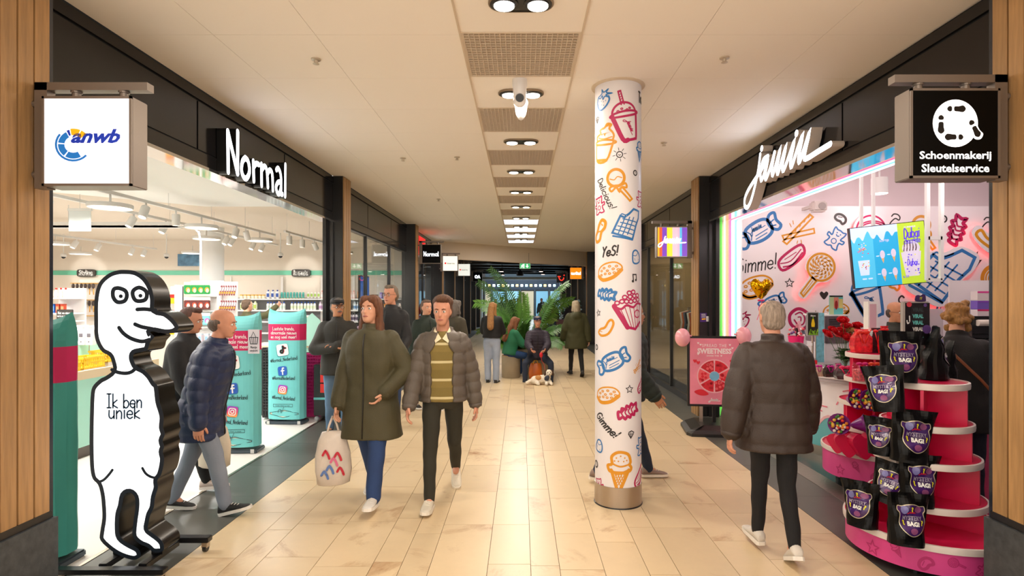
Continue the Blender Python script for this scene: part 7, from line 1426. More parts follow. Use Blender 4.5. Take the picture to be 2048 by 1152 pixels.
for i, (px, py, d, rz, z, lb) in enumerate(((1702, 787, 4.85, 10, .762, 'purple-wrapped sweet bouquet, upper shelf left'), (1729, 791, 4.8, 5, .762, 'pink-wrapped sweet bouquet, upper shelf right'), (1692, 838, 4.85, -40, .547, 'pale pink sweet bouquet seen from the side'), (1708, 842, 4.82, 60, .547, 'closed purple sweet bouquet in the middle'), (1734, 846, 4.8, 15, .547, 'purple sweet bouquet partly behind the black bag'))):
 p = P(px, py, d); p.z = z + .06; bq, t = inst(bq, bbouq, p, 0, '', 'bouquet', 'sweet_bouquet', 'round sweet bouquets on the rear display'); t['label'] = lb; t.rotation_euler = (R(78), 0, R(rz)); t.location.y += .06
 if 'purple' in lb:
  for c_ in t.children:
   if c_.name.startswith('paper_cone'): c_.data = c_.data.copy(); c_.data.materials[0] = cone2
for px, lb in ((1718, 'clear jar of pink sweets with magenta ribbon, left one'), (1742, 'clear jar of pink sweets with orange ribbon, right one')):
 t = thing('sweet_jar', lb, 'jar', (P(px, 0, 5.0).x, 5.0, .967), group='ribbon-tied sweet jars'); mk('jar_contents', M().lathe([(.002, .004), (.05, .004), (.052, .1), (.002, .11)], (0, 0, 0), 18), mat('jar_sweets', '#e0606a', .4, noise=.6, nscale=60), t, rc=0, smooth='angle'); mk('jar_glass', M().lathe([(.002, 0), (.054, 0), (.055, .13), (.045, .15), (.045, .165)], (0, 0, 0), 18), glassmat('jar_glass_mat', (.97, .95, .95)), t, rc=0, smooth='angle'); b = M()
 for s_ in (-1, 1): b.ell((s_ * .025, -.045, .155), .028, .012, .014); b.obox((s_ * .02, -.058, .11), (.006, 0, 0), (0, .001, 0), (s_ * .012, 0, .035))
 mk('ribbon', b, mat('rib_' + ('mag' if 'magenta' in lb else 'ora'), '#d8207a' if 'magenta' in lb else '#e84a2a', .3), t, smooth=1, rc=0)
# right hand shelving of the sweet shop
X0, X1, DR = P(1893, 0, 6.6).x, 6.9, 6.6
t = thing('sweet_shelving', 'white shelving with black trays and sweet boxes at far right', 'shelving', (5.3, DR, 0)); XS0 = P(1925, 0, DR).x
mk('back_panel', M().box(XS0, 6.5, DR + .2, DR + .22, 0, 1.9), mCnt, t, wd=1)
for py in (686, 716, 760, 800): z = P(0, py, DR).z; mk('shelf', M().box(XS0, 6.5, DR - .1, DR + .2, z - .02, z), mBlackP if py < 730 else mCnt, t, wd=1)
for i in range(4):
 for j in range(4):
  px = 1945 + i * 12
  if j == 0: o = mk('sweet_bin', M().box(-.03, .03, -.03, .03, 0, .13).box(-.015, .015, -.032, -.03, .06, .12, mi=1), [mat('bin_%d' % (i % 3), ('#c8a878', '#b89868', '#d0b080')[i % 3], .4), mWhite], label='clear bin of tan sweets with white label, %s from the left on the right shelves' % ('first', 'second', 'third', 'fourth')[i], cat='container', group='sweet bins', rc=0); o.location = (P(px, 0, DR).x, DR - .05, P(0, 716, DR).z)
for i in range(6):
 z = P(0, 684 - i * 9, DR).z; o = mk('black_tray', M().box(-.2, .35, -.12, .1, 0, .042, bev=.006), mBlackP, label='flat black sweet tray in the stack on the right shelves, %s from the bottom' % ('first', 'second', 'third', 'fourth', 'fifth', 'sixth')[i], cat='tray', group='stacked black trays', rc=0); o.location = (P(1955, 0, DR).x, DR, z + .0)
c = P(1938, 662, 6.2); t = thing('sweet_tray', 'tilted clear-fronted black tray of dark sweets by the shelves', 'tray', (c.x, 6.25, c.z - .08)); mk('tray_body', M().box(-.075, .06, -.03, .03, 0, .17, bev=.01), mBlackP, t, rc=0); mk('tray_window', M().box(-.06, .045, -.034, -.03, .02, .14), mat('dark_sweets', '#4a403c', .3, noise=.7, nscale=50), t, rc=0)
for i, (py, c1, lb) in enumerate(((590, '#e8409a', 'pink and white voucher box, upper one beside the curls print'), (609, '#8a4ac0', 'purple and blue voucher box reading CADEAUBON'), (626, '#d8286a', 'pink and white box under the purple one'))):
 z = P(0, py + 10, DR).z; o = mk('voucher_box', M().box(-.08, .2, -.05, .05, 0, .1).box(-.08, .2, -.052, -.05, .08, .1, mi=1), [mat('vb%d' % i, ('#e8dcdc', '#7a5cc0', '#efe0e4')[i], .4), mat('vt' + c1[1:], c1, .4)], label=lb, cat='box', rc=0); o.location = (P(1962, 0, DR).x, DR, z)
t = thing('bottle_display', 'two pale bottles in a black rounded holder on the right shelves', 'bottle', (P(1960, 0, 6.3).x, 6.3, P(0, 660, 6.3).z)); mk('holder', M().box(-.12, .15, -.02, .04, 0, .15, bev=.02), mBlackP, t, rc=0); mk('bottle_body', M().cyl((-.06, -.04, .08), (.08, -.04, .08), .035, n=14), mat('bottle_pale', '#e6dcd0', .3), t, rc=0); mk('bottle_cap', M().cyl((.08, -.04, .08), (.14, -.04, .08), .03, n=14), mat('rose_red', '#c8101c'), t, rc=0)
t = thing('pink_side_unit', 'plain pink panel unit at lower right by the oak pillar', 'cabinet', (3.9, 4.5, 0)); mk('panel', M().box(P(1957, 0, 4.5).x, 4.2, 4.5, 4.9, 0, P(0, 912, 4.5).z), mat('unit_pink', '#d84a78', .4), t, wd=1); mk('raised_panel', M().box(P(1970, 0, 4.45).x, 4.2, 4.45, 4.5, 0, P(0, 866, 4.45).z), mat('unit_pink', '#d84a78'), t, wd=1)
t = thing('striped_panel', 'blue and purple panel below the right shelves', 'panel', (P(1955, 0, 5.2).x, 5.2, 0)); xa, xb, xc = P(1930, 0, 5.2).x, P(1953, 0, 5.2).x, P(1985, 0, 5.2).x; mk('blue_board', M().box(xa, xb, 5.2, 5.24, .05, .98), mat('board_blue', '#3a80c8', .4), t, wd=1); mk('purple_board', M().box(xb, xc, 5.2, 5.24, .05, .98), mat('board_purple', '#7a2a8c', .4), t, wd=1)
# pick and mix tubes, dispensers behind
for i, (px, lb) in enumerate(((1865, 'clear stack of cups behind the counter, left one'), (1921, 'clear acrylic tower behind the curly-haired woman'))):
 z1 = P(0, 618, 6.9).z; t = thing('cup_stack', lb, 'container', (P(px, 0, 6.9).x, 6.9, 1.2)); mk('clear_box', M().box(-.09, .09, -.05, .05, 0, z1 - 1.2), mat('acrylic', '#cfc3c8', .15, alpha=.6), t, rc=0); mk('stand', M().box(-.08, .08, -.05, .05, -1.2, 0), mCnt, t, rc=0)
# poster stand in the walkway
t = thing('poster_stand', 'black-framed pink poster reading Spread the Sweetness on wheeled base', 'poster stand', (P(1428, 0, 7.35).x, 7.35, 0), R(-8)); DP = 7.35; k = DP / F; z0_, z1_ = P(0, 813, DP).z, P(0, 672, DP).z; hw = 52 * k
mk('frame', M().box(-hw, hw, -.02, .02, z0_, z1_, bev=.006), mBlackP, t, rc=0); mk('poster_sheet', M().box(-hw + .03, hw - .03, -.0235, -.021, z0_ + .03, z1_ - .03), mat('poster_pink', '#ee8ca4', .35, noise=.12, nscale=3), t, rc=0)
a = M(); zc = (z0_ + z1_) / 2; fx = lambda u, v: (u, -.025, zc + v); fy = lambda u, v: (u, -.0265, zc + v); fz = lambda u, v: (u, -.028, zc + v)
text(a, 'SPREAD THE', fx, 0, .33, .04, .3, bold=.01, mi=0, spacing=1.2); text(a, 'SWEETNESS', fx, 0, .26, .07, .42, bold=.045, mi=0); text(a, 'SHARE THE', fx, -.02, .20, .02, .15, mi=0); a.fill([(.085 + p[0] * .012, .2 + p[1] * .012) for p in hsh], fx, 0)
a.fill(circ(.0, -.06, .215, n=32), fx, 1)
for i, c_ in enumerate((2, 3, 4, 2, 3, 4)):
 a0 = 30 + 60 * i; a.fill([(.065 * math.cos(R(a0 + 6 + j * 12)), -.06 + .065 * math.sin(R(a0 + 6 + j * 12))) for j in range(5)] + [(.2 * math.cos(R(a0 + 57 - j * 9)), -.06 + .2 * math.sin(R(a0 + 57 - j * 9))) for j in range(7)], fy, c_)
 for q in range(7): an, r_ = R(a0 + 8 + rr.random() * 44), .08 + rr.random() * .1; a.fill(circ(r_ * math.cos(an), -.06 + r_ * math.sin(an), .018, n=8), fz, (3, 4, 2)[i % 3])
a.fill(circ(0, -.06, .06, n=20), fz, 5)
for x, y in ((-.24, .13), (-.2, .11), (.21, .13)): a.fill([(x + p[0] * .025, y + p[1] * .025) for p in hsh], fy, 2)
for x, y in ((-.2, .36), (-.17, .34), (.19, .34), (.22, .3), (-.2, .22)): a.fill([(x + p[0] * .014, y + p[1] * .014) for p in hsh], fy, 0)
a.fill(crv([(-.25, -.26), (-.18, -.23), (-.13, -.24), (-.07, -.29), (-.13, -.31), (-.2, -.3)], True, 3), fy, 2); jamin_flat(fy, a, 0, -.37, .14, .05, .005, mi=0)
mk('printed_picture', a, [mat('pp_white', '#fbe8ec', .4), mat('pp_pale', '#f6b8c4', .4), mat('pp_red', '#e0283a', .4), mat('pp_red2', '#c81e30', .4), mat('pp_coral', '#f0606a', .4), mat('pp_blue', '#7ab8dc', .4)], t, rc=0)
for s_ in (-.16, .0, .16): mk('leg', M().box(s_ - .02, s_ + .02, -.015, .015, .1, z0_), mSteel if s_ else mBlackP, t, rc=0)
a = M(); a.rings([[(x, y, z) for x, y in ((-hw - w_, -.3), (-hw + .05 - w_, -.34 - w_), (hw - .05 + w_, -.34 - w_), (hw + w_, -.3), (hw + w_, .25), (-hw - w_, .25))] for w_, z in ((.05, .0), (.05, .035), (.0, .07), (-.12, .11))]); mk('ballast_base', a, mat('base_rubber', '#1b1b1a', .4, bump=.2, bscale=50), t, rc=0)
bl = mat('balloon_pink', '#f0a8b4', .18, spec=.7)
for px, py, d, lb, s_ in ((1365, 675, 7.35, 'pale pink balloon tied at the left top of the poster stand', -1), (1487, 672, 7.3, 'pale pink balloon at the right top of the poster stand', 1)):
 p = P(px, py, d); t = thing('balloon', lb, 'balloon', p); mk('skin', M().ell((0, 0, 0), .095, .095, .118, 20, 14), bl, t, smooth=1, rc=0); mk('knot', M().cyl((-s_ * .09, 0, .02), (-s_ * .115, 0, .022), .006, .014), bl, t, rc=0)
# ================================================================ PEOPLE
def remesh(mb, vox, sm=3, disp=None, name='t'):
 me = bpy.data.meshes.new(name); me.from_pydata(mb.v, [], mb.f); o = bpy.data.objects.new(name, me); COL.objects.link(o)
 r = o.modifiers.new('r', 'REMESH'); r.mode = 'VOXEL'; r.voxel_size = vox; s_ = o.modifiers.new('s', 'SMOOTH'); s_.factor = .5; s_.iterations = sm
 dg = bpy.context.evaluated_depsgraph_get(); e = o.evaluated_get(dg); m2 = bpy.data.meshes.new_from_object(e, depsgraph=dg)
 n = len(m2.vertices); co = np.empty(n * 3, dtype=np.float32); m2.vertices.foreach_get('co', co); co = co.reshape(-1, 3).astype(float)
 if disp is not None:
  no = np.empty(n * 3, dtype=np.float32); m2.vertices.foreach_get('normal', no); no = no.reshape(-1, 3); co = co + no * disp(co, no)[:, None]
 fs = [tuple(p.vertices) for p in m2.polygons]
 bpy.data.objects.remove(o); bpy.data.meshes.remove(me); bpy.data.meshes.remove(m2)
 out = M(); out.v = [tuple(c) for c in co.tolist()]; out.f = fs; out.m = [0] * len(fs); return out
def wrinkle(amp, s=1.0, ph=0):
 def f(c, n): return amp * (np.sin(c[:, 2] * 31 * s + 3 * np.sin(c[:, 0] * 17 * s + ph) + c[:, 1] * 9) * .5 + .5 * np.sin(c[:, 2] * 13 * s - c[:, 0] * 21 * s + ph + 2 * np.sin(c[:, 1] * 15)))
 return f
mSkin = {k: mat('skin_' + k, c, .5, noise=.06, nscale=20, spec=.35) for k, c in (('fair', '#d7a084'), ('rosy', '#d0957a'), ('tan', '#bd8462'), ('light', '#e0b295'))}
mEyeW = mat('eye_white', '#e8e2dc', .25); mIris = mat('eye_iris', '#2c2622', .2); mLip = mat('lip', '#a8605a', .45)
def cloth(nm, col, rough=.8, bump=.25, bscale=220, sheen=0, noise=.1): return mat('cloth_' + nm, col, rough, bump=bump, bscale=bscale, sheen=sheen, noise=noise, nscale=5)
HEADR = [(0.0, .026, -.078, -.015), (.018, .042, -.090, .005), (.045, .053, -.094, .035), (.075, .062, -.093, .062), (.105, .068, -.090, .085), (.135, .073, -.090, .100), (.165, .075, -.088, .106), (.195, .070, -.078, .098), (.217, .054, -.056, .078), (.230, .030, -.026, .048), (.234, .008, .0, .02)]
def person(name_label, loc, yaw, H=1.75, lean=0, legs=(0, 0, 0, 0), feet=(0, 0), arms=((0, 8, 10, 0), (0, 8, 10, 0)), head=(0, 0), skin='fair', hair=None, haircol='#4a3424', top=None, pants=None, shoes=('#2a2826', '#e8e4de'), glasses=False, cap=None, inner=None, vox=.011, sit=False, face=True, female=False, scarf=None, beard=None, skirt=None, twist=0, group=None, hipdrop=0, bulk=1, handsd=True, narrow=0):
 root_loc = Vector(loc); sk = mSkin[skin]; k = H / 1.75
 zh = .52 * H if not sit else sit; hw_ = .088 * k
 cl, sl = math.cos(R(lean)), math.sin(R(lean)); hip = Vector((0, 0, zh))
 def U(x, y, z):   # point of the upper body: height above the hip, leaning forward (-y)
  c2, s2 = math.cos(R(twist)), math.sin(R(twist)); x, y = x * c2 - y * s2, x * s2 + y * c2
  return hip + Vector((x, y * cl - z * sl, z * cl + y * sl))
 hz = lambda f: (f - .52) * H
 J = {}
 for s, nm in ((1, 'L'), (-1, 'R')):
  i = 0 if s > 0 else 2; a, kn = legs[i], legs[i + 1]; ab = .0
  hp = hip + Vector((s * hw_, 0, 0)); sp = (s * R(25)) if sit else s * R(1.0 - narrow)
  kp = hp + Vector((math.sin(sp) * .245 * H, -math.sin(R(a)) * .245 * H, -math.cos(R(a)) * .245 * H)); b = a - kn
  ap = kp + Vector((0, -math.sin(R(b)) * .235 * H, -math.cos(R(b)) * .235 * H)); J['leg' + nm] = (hp, kp, ap)
 # lift so that the lowest sole touches the ground
 def foot_low(nm, pitch): ap = J['leg' + nm][2]; q = R(pitch); return min(ap.z - .075 * k * math.cos(q) - d_ * math.sin(q) * (1 if d_ > 0 else 1) for d_ in (.19 * k, -.06 * k)) if pitch else ap.z - .075 * k
 low = min(foot_low('L', feet[0]), foot_low('R', feet[1])); dz = Vector((0, 0, -low))
 if sit: dz = Vector((0, 0, 0))
 hip = hip + dz
 for nm in 'LR': J['leg' + nm] = tuple(p + dz for p in J['leg' + nm])
 for s, nm, A in ((1, 'L', arms[0]), (-1, 'R', arms[1])):
  sh = U(s * .166 * k * bulk, .008, hz(.792));
  if isinstance(A, dict): el, wr = U(*[c * k for c in A['el'][:2]], A['el'][2] * k), U(*[c * k for c in A['wr'][:2]], A['wr'][2] * k); fd = Vector(A.get('fd', (-s * .7, -.7, 0))).normalized()
  else:
   f, ab, e, inn_ = A; d1 = Vector((s * math.sin(R(ab)), -math.sin(R(f)) * math.cos(R(ab)), -math.cos(R(f)) * math.cos(R(ab)))); el = sh + d1 * .172 * H
   d2 = Vector((s * math.sin(R(ab)) * .6 - s * inn_, -math.sin(R(f + e)), -math.cos(R(f + e)))).normalized(); wr = el + d2 * .150 * H; fd = d2
  J['arm' + nm] = (sh, el, wr, fd)
 neckb = U(0, .012, hz(.835)); chin = U(0, -.01, hz(.872)) + Vector((0, .03 * (-1), 0)); hy, hp_ = R(head[0]), R(head[1])
 HM = Matrix.Translation(U(0, .0, hz(.868)) + Vector((0, -.012, 0))) @ Matrix.Rotation(hy, 4, 'Z') @ Matrix.Rotation(hp_, 4, 'X') @ Matrix.Scale(k * 1.0, 4)
 hq = lambda x, y, z: HM @ Vector((x, y, z))
 # ---- body: one continuous skin surface
 b = M(); n = 20
 b.rings([[hq(w * (.95 if female else 1) * math.copysign(abs(math.cos(q)) ** .85, math.cos(q)), (yf + yb) / 2 + (yb - yf) / 2 * math.copysign(abs(math.sin(q)) ** .85, math.sin(q)), z) for q in [2 * math.pi * i / n for i in range(n)]] for z, w, yf, yb in HEADR])
 b.limb(hq(0, -.088, .125), hq(0, -.108, .085), .008 * k, .013 * k, 8)
 for s in (-1, 1): b.ell(hq(s * .030, -.086, .143), .022 * k, .01 * k, .007 * k, 8, 5); b.ell(hq(s * .074, .012, .112), .008 * k, .018 * k, .030 * k, 8, 6); b.ell(hq(s * .033, -.072, .088), .022 * k, .018 * k, .018 * k, 8, 6)
 b.ell(hq(0, -.086, .022), .02 * k, .012 * k, .014 * k, 8, 6); b.ell(hq(0, -.094, .05), .022 * k, .008 * k, .010 * k, 8, 5)
 b.limb(U(0, .02, hz(.80)), hq(0, .015, .03), .06 * k, .054 * k, 12)
 tb = [(.50, .15, .10), (.56, .14, .095), (.62, .13, .09), (.70, .15, .1), (.77, .14, .088), (.80, .11, .07), (.835, .06, .055)]
 b.rings([[U(w * k * .92 * math.cos(q), d * k * .9 * math.sin(q), hz(f)) for q in [2 * math.pi * i / 16 for i in range(16)]] for f, w, d in tb])
 for nm in 'LR':
  hp, kp, ap = J['leg' + nm]; b.limb(hp, kp, .075 * k, .052 * k); b.limb(kp, ap, .05 * k, .036 * k)
  b.limb(ap, ap + Vector((0, -.06 * k, -.03 * k)), .034 * k, .03 * k)
  sh, el, wr, fd = J['arm' + nm]; b.limb(sh, el, .032 * k, .034 * k); b.limb(el, wr, .037 * k, .027 * k); b.limb(wr, wr + fd * .05 * k, .026 * k, .026 * k, 8)
 body = remesh(b, vox, 2 if vox > .009 else 3)
 # hands: palm and five bent fingers on each wrist
 for s, nm in ((1, 'L'), (-1, 'R')):
  sh, el, wr, fd = J['arm' + nm]; a_ = fd.normalized(); side = Vector((0, -1, 0)); side = (side - a_ * side.dot(a_)); side = side.normalized() if side.length > .15 else Vector((-s, 0, 0)); nn = a_.cross(side) * s   # nn points to the body side
  if nn.x * s > 0: nn = -nn
  pc = wr + a_ * .055 * k
  body.rings([[wr + a_ * t_ * k + side * (w * math.cos(q)) * k + nn * (h * math.sin(q)) * k for q in [2 * math.pi * i / 10 for i in range(10)]] for t_, w, h in ((-.01, .026, .02), (.02, .034, .018), (.06, .042, .016), (.095, .041, .013), (.1, .03, .008))])
  for j, (o_, L_) in enumerate(((.031, .072), (.011, .080), (-.010, .075), (-.030, .058))):
   p0 = wr + a_ * .088 * k + side * o_ * k; cu = .35 + .12 * j; p1 = p0 + (a_ + nn * cu * .6).normalized() * L_ * .5 * k; p2 = p1 + (a_ * .75 + nn * (cu + .35)).normalized() * L_ * .34 * k; p3 = p2 + (a_ * .4 + nn * (cu + .6)).normalized() * L_ * .24 * k
   body.tube([p0, p1, p2, p3], [.0098 * k, .0088 * k, .0078 * k, .0062 * k], 7)
  p0 = wr + a_ * .03 * k + side * .028 * k; p1 = p0 + (a_ * .7 + side * .8 + nn * .25).normalized() * .035 * k; p2 = p1 + (a_ + side * .25 + nn * .4).normalized() * .03 * k
  body.tube([p0, p1, p2, p2 + (a_ + nn * .5).normalized() * .012 * k], [.013 * k, .011 * k, .009 * k, .006 * k], 7)
 bo = mk('person', body, sk, label=name_label, cat='person', smooth=1, rc=0, group=group)
 bo.location = root_loc; bo.rotation_euler = (0, 0, R(yaw))
 def part(nm, mb, mt, smooth=1): return mk(nm, mb, mt, bo, smooth=smooth, rc=0)
 # ---- face
 if face:
  for s in (-1, 1):
   e = M(); e.ell((0, 0, 0), .0125 * k, .0125 * k, .0105 * k, 12, 8, 0); rot = Matrix.Rotation(hy, 3, 'Z'); e2 = M(); e2.ell((0, -.0085 * k, 0), .0065 * k, .0055 * k, .0065 * k, 10, 6); e.add(e2.v, e2.f, 1)
   e.v = [tuple(hq(s * .031, -.082, .118) + rot @ Vector(v)) for v in e.v]; part('eye', e, [mEyeW, mIris])
   part('eyebrow', M().tube([hq(s * .014, -.0965, .137), hq(s * .03, -.0975, .143), hq(s * .048, -.088, .139)], [.003 * k, .004 * k, .002 * k], 6), mat('brow_' + haircol.lstrip('#'), haircol, .8))
  part('lips', M().tube([hq(-.024, -.0945, .051), hq(-.01, -.1035, .053), hq(0, -.105, .0515), hq(.01, -.1035, .053), hq(.024, -.0945, .051)], [.002 * k, .0055 * k, .006 * k, .0055 * k, .002 * k], 8), mLip)
  if beard: part('moustache', M().tube([hq(-.03, -.098, .06), hq(-.012, -.108, .069), hq(0, -.111, .07), hq(.012, -.108, .069), hq(.03, -.098, .06)], [.003 * k, .008 * k, .008 * k, .008 * k, .003 * k], 8), mat('beard_' + beard[1:], beard, .9))
 if glasses:
  g = M()
  for s in (-1, 1): g.tube([hq(s * .033 + .023 * math.cos(q), -.108, .116 + .018 * math.sin(q)) for q in [2 * math.pi * i / 14 for i in range(15)]], .0018 * k, 5, cap=False); g.tube([hq(s * .055, -.107, .120), hq(s * .077, -.07, .122), hq(s * .082, .01, .12)], .0018 * k, 5)
  g.tube([hq(-.01, -.109, .12), hq(.01, -.109, .12)], .0018 * k, 5); part('glasses', g, mat('glasses_frame', '#4a3c32', .3, metal=.4))
 # ---- hair
 hm = mat('hair_' + haircol.lstrip('#'), haircol, .62, noise=.35, nscale=9, stretch=(9, 9, 1.2), bump=.6, bscale=70)
 strand = lambda amp: (lambda c, n: amp * (np.sin(c[:, 0] * 260 + 5 * np.sin(c[:, 2] * 12)) + np.sin(c[:, 1] * 230 + 4 * np.sin(c[:, 2] * 15))) * .5)
 if hair:
  h = M(); hv = max(.007, vox * .8)
  def el(x, y, z, rx, ry, rz): h.ell(hq(x, y, z), rx * k, ry * k, rz * k, 14, 10, rot=Matrix.Rotation(hy, 3, 'Z'))
  if hair in ('short', 'long', 'curly', 'bob', 'quiff'):
   el(0, .022, .165, .083, .096, .082); el(0, .06, .11, .077, .062, .08)
   for s in (-1, 1): el(s * .066, .03, .125, .016, .045, .045)
  if hair in ('long', 'bob'):
   for s in (-1, 1): el(s * .036, -.040, .196, .048, .054, .040); el(s * .066, -.03, .165, .02, .05, .04)
  if hair in ('short', 'quiff'): el(0, -.03, .215, .062, .055, .03)
  if hair == 'quiff': el(.01, -.06, .222, .06, .035, .032); el(0, .02, .19, .09, .09, .07)
  if hair == 'bald':
   el(0, .052, .10, .074, .066, .065)
   for s in (-1, 1): el(s * .070, .03, .12, .012, .04, .03)
  if hair == 'thin': el(0, .045, .12, .081, .078, .09); el(0, .03, .155, .082, .09, .08); el(0, .05, .07, .078, .06, .05)
  if hair in ('long', 'bob'):
   for s in (-1, 1): el(s * .072, .0, .12, .02, .05, .08); h.limb(hq(s * .066, .02, .12), hq(s * .078, .005, .0 if hair == 'bob' else -.06), .035 * k, .034 * k, 10)
   h.limb(hq(0, .06, .12), hq(0, .075, -.02), .075 * k, .07 * k, 12)
  if hair == 'long':
   h.limb(hq(0, .085, 0), U(0, .165, hz(.70)), .075 * k, .075 * k, 12)
   for s in (-1, 1): h.limb(hq(s * .078, .01, -.03), U(s * .095, -.06 if s > 0 else .0, hz(.745)), .036 * k, .042 * k, 10); h.limb(U(s * .095, -.06 if s > 0 else 0, hz(.745)), U(s * .10, -.125 if s > 0 else .05, hz(.67)), .042 * k, .02 * k, 10)
  if hair == 'curly':
   rq = random.Random(3)
   for i in range(46):
    an, zz = rq.random() * 6.28, rq.uniform(.03, .25); rr_ = .085 if zz < .19 else .055; y_ = .03 + rr_ * 1.05 * math.sin(an)
    if y_ < -.04 and zz < .16: continue
    el(rr_ * math.cos(an), y_, zz, .03, .03, .026)
  hb_ = remesh(h, hv, 1, strand(.0022 if hair != 'curly' else .003)); part('hair', hb_, hm)
 if cap:
  c_ = M(); c_.rings([[hq(r_ * math.cos(q), .012 + r_ * 1.14 * math.sin(q), z) for q in [2 * math.pi * i / 20 for i in range(20)]] for z, r_ in ((.165, .086), (.19, .087), (.215, .082), (.238, .062), (.25, .03), (.253, .004))]); co_ = part('cap', c_, cloth('cap' + cap[1:], cap, .7))
  v_ = M(); arc_ = [R(200 + 140 * i / 10) for i in range(11)]; v_.rings([[hq(.082 * math.cos(q), .012 + .094 * math.sin(q), .168 + e) for q in arc_] + [hq(.074 * math.cos(q), .0 + .155 * math.sin(q) - .0, .155 + e) for q in arc_[::-1]] for e in (0, .005)]); mk('cap_visor', v_, cloth('cap' + cap[1:], cap), co_, smooth=False, rc=0)
 # ---- trousers
 if pants:
  pc_, pw = pants[0], (pants[1] if len(pants) > 1 else 1); p = M()
  p.rings([[hip + Vector((w * k * math.cos(q), d * k * math.sin(q), z * k)) for q in [2 * math.pi * i / 18 for i in range(18)]] for z, w, d in ((-.10, .12, .09), (-.05, .165, .115), (.0, .175, .122), (.07, .165, .115), (.12, .15, .105))])
  for nm in 'LR':
   hp, kp, ap = J['leg' + nm]; p.limb(hp, kp, .095 * k * min(pw, 1.15), .068 * k * pw); d_ = (ap - kp).normalized(); p.limb(kp, ap - d_ * .0, .066 * k * pw, .052 * k * pw ** 1.6)
  pm = remesh(p, vox * 1.15, 3, wrinkle(.0035, 1.2)); part('trousers', pm, pants[2] if len(pants) > 2 else cloth('p' + pc_[1:], pc_, .85, bscale=300))
 # ---- shoes
 for s, nm, pt in ((1, 'L', feet[0]), (-1, 'R', feet[1])):
  ap = J['leg' + nm][2]; RM = Matrix.Rotation(R(pt), 3, 'X'); fo = R(6 * s); RZ = Matrix.Rotation(fo, 3, 'Z')
  T = lambda x, y, z: ap + RZ @ (RM @ Vector((x * k, y * k, z * k)))
  prof = [(.068, .026, -.02), (.055, .036, .015), (.02, .040, .03), (-.03, .040, .012), (-.08, .044, -.012), (-.13, .046, -.03), (-.17, .038, -.04), (-.192, .02, -.05)]
  a = M(); a.rings([[T(w * math.cos(q), y, (-.062 + (zt + .062) / 2) + ((zt + .062) / 2) * math.sin(q)) for q in [2 * math.pi * i / 14 for i in range(14)]] for y, w, zt in prof]); so = part('shoe', a, cloth('shoe' + shoes[0][1:], shoes[0], .55, bscale=120))
  sol = [(.074, .022), (.06, .036), (.01, .040), (-.06, .043), (-.13, .048), (-.18, .038), (-.2, .018)]
  ol = [(w, y) for y, w in sol] + [(-w, y) for y, w in sol[::-1]]; q_ = M(); q_.rings([[T(x, y, z) for x, y in ol] for z in (-.077, -.052)]); mk('sole', q_, mat('sole' + shoes[1][1:], shoes[1], .6), so, rc=0)
  l_ = M()
  for i in range(4): y = -.03 - .022 * i; l_.tube([T(-.022, y, .004 - i * .009), T(0, y - .008, .012 - i * .010), T(.022, y, .004 - i * .009)], .003 * k, 5)
  mk('laces', l_, mat('sole' + shoes[1][1:], shoes[1]), so, rc=0)
 # ---- inner top
 def torso(mb, hem, tk, flare=0, open_=0, shoulder=True, collar=.0):
  fs = [hem] + [f for f in (.30, .36, .42, .47, .50, .53, .57, .62, .68, .74, .78, .80, .815, .828, .838) if f > hem + .015]
  rings_ = []
  for f in fs:
   if f >= .838: w, d = .066, .066
   elif f >= .828: w, d = .098, .078
   elif f >= .815: w, d = .126, .088
   elif f >= .80: w, d = .152, .100
   elif f >= .78: w, d = .168, .110
   elif f >= .74: w, d = .176, .122
   elif f >= .68: w, d = .176, .126
   elif f >= .62: w, d = .162 if female else .168, .118
   elif f >= .57: w, d = .160 if female else .168, .118
   elif f >= .5: w, d = .180, .125
   else: w, d = .185 + flare * (.5 - f) * 2, .130 + flare * (.5 - f) * 1.4
   w, d = (w * bulk + tk) * k, (d * bulk + tk) * k
   cx = U(0, 0, hz(f)) if f >= .5 else (hip + Vector((0, .01 * (lean / 20), (f - .52) * H)))
   if sit and f < .5: cx = hip + Vector((0, 0, (f - .52) * H))
   def ptf(q, e=0): x, y = (w - e) * math.copysign(abs(math.cos(q)) ** .8, math.cos(q)), (d - e) * math.copysign(abs(math.sin(q)) ** .85, math.sin(q)); return U(x, y, hz(f)) if f >= .5 else cx + Vector((x, y, 0))
   if open_:
    g = R(open_ * (.55 if f > .74 else 1)); A_ = [-math.pi / 2 + g + (2 * math.pi - 2 * g) * i / 24 for i in range(25)]; rings_.append([ptf(q) for q in A_] + [ptf(q, .028) for q in A_[::-1]])
   else: rings_.append([ptf(q) for q in [2 * math.pi * i / 24 for i in range(24)]])
  mb.rings(rings_)
 if inner:
  i_ = M(); torso(i_, .50, .004); im = remesh(i_, vox * 1.1, 3, wrinkle(.002)); io = part('jumper', im, inner if not isinstance(inner, str) else cloth('in' + inner[1:], inner))
  cm = M()
  for s in (-1, 1): cm.add([U(s * .004, -.112 * k, hz(.805)), U(s * .048, -.085 * k, hz(.842)), U(s * .06, -.03, hz(.858)), U(s * .078, -.088 * k, hz(.822)), U(s * .052, -.125 * k, hz(.785))], [(0, 1, 2, 3, 4)])
  mk('collar', cm, mat('collar_cream', '#e6d9b8', .7), io, rc=0)
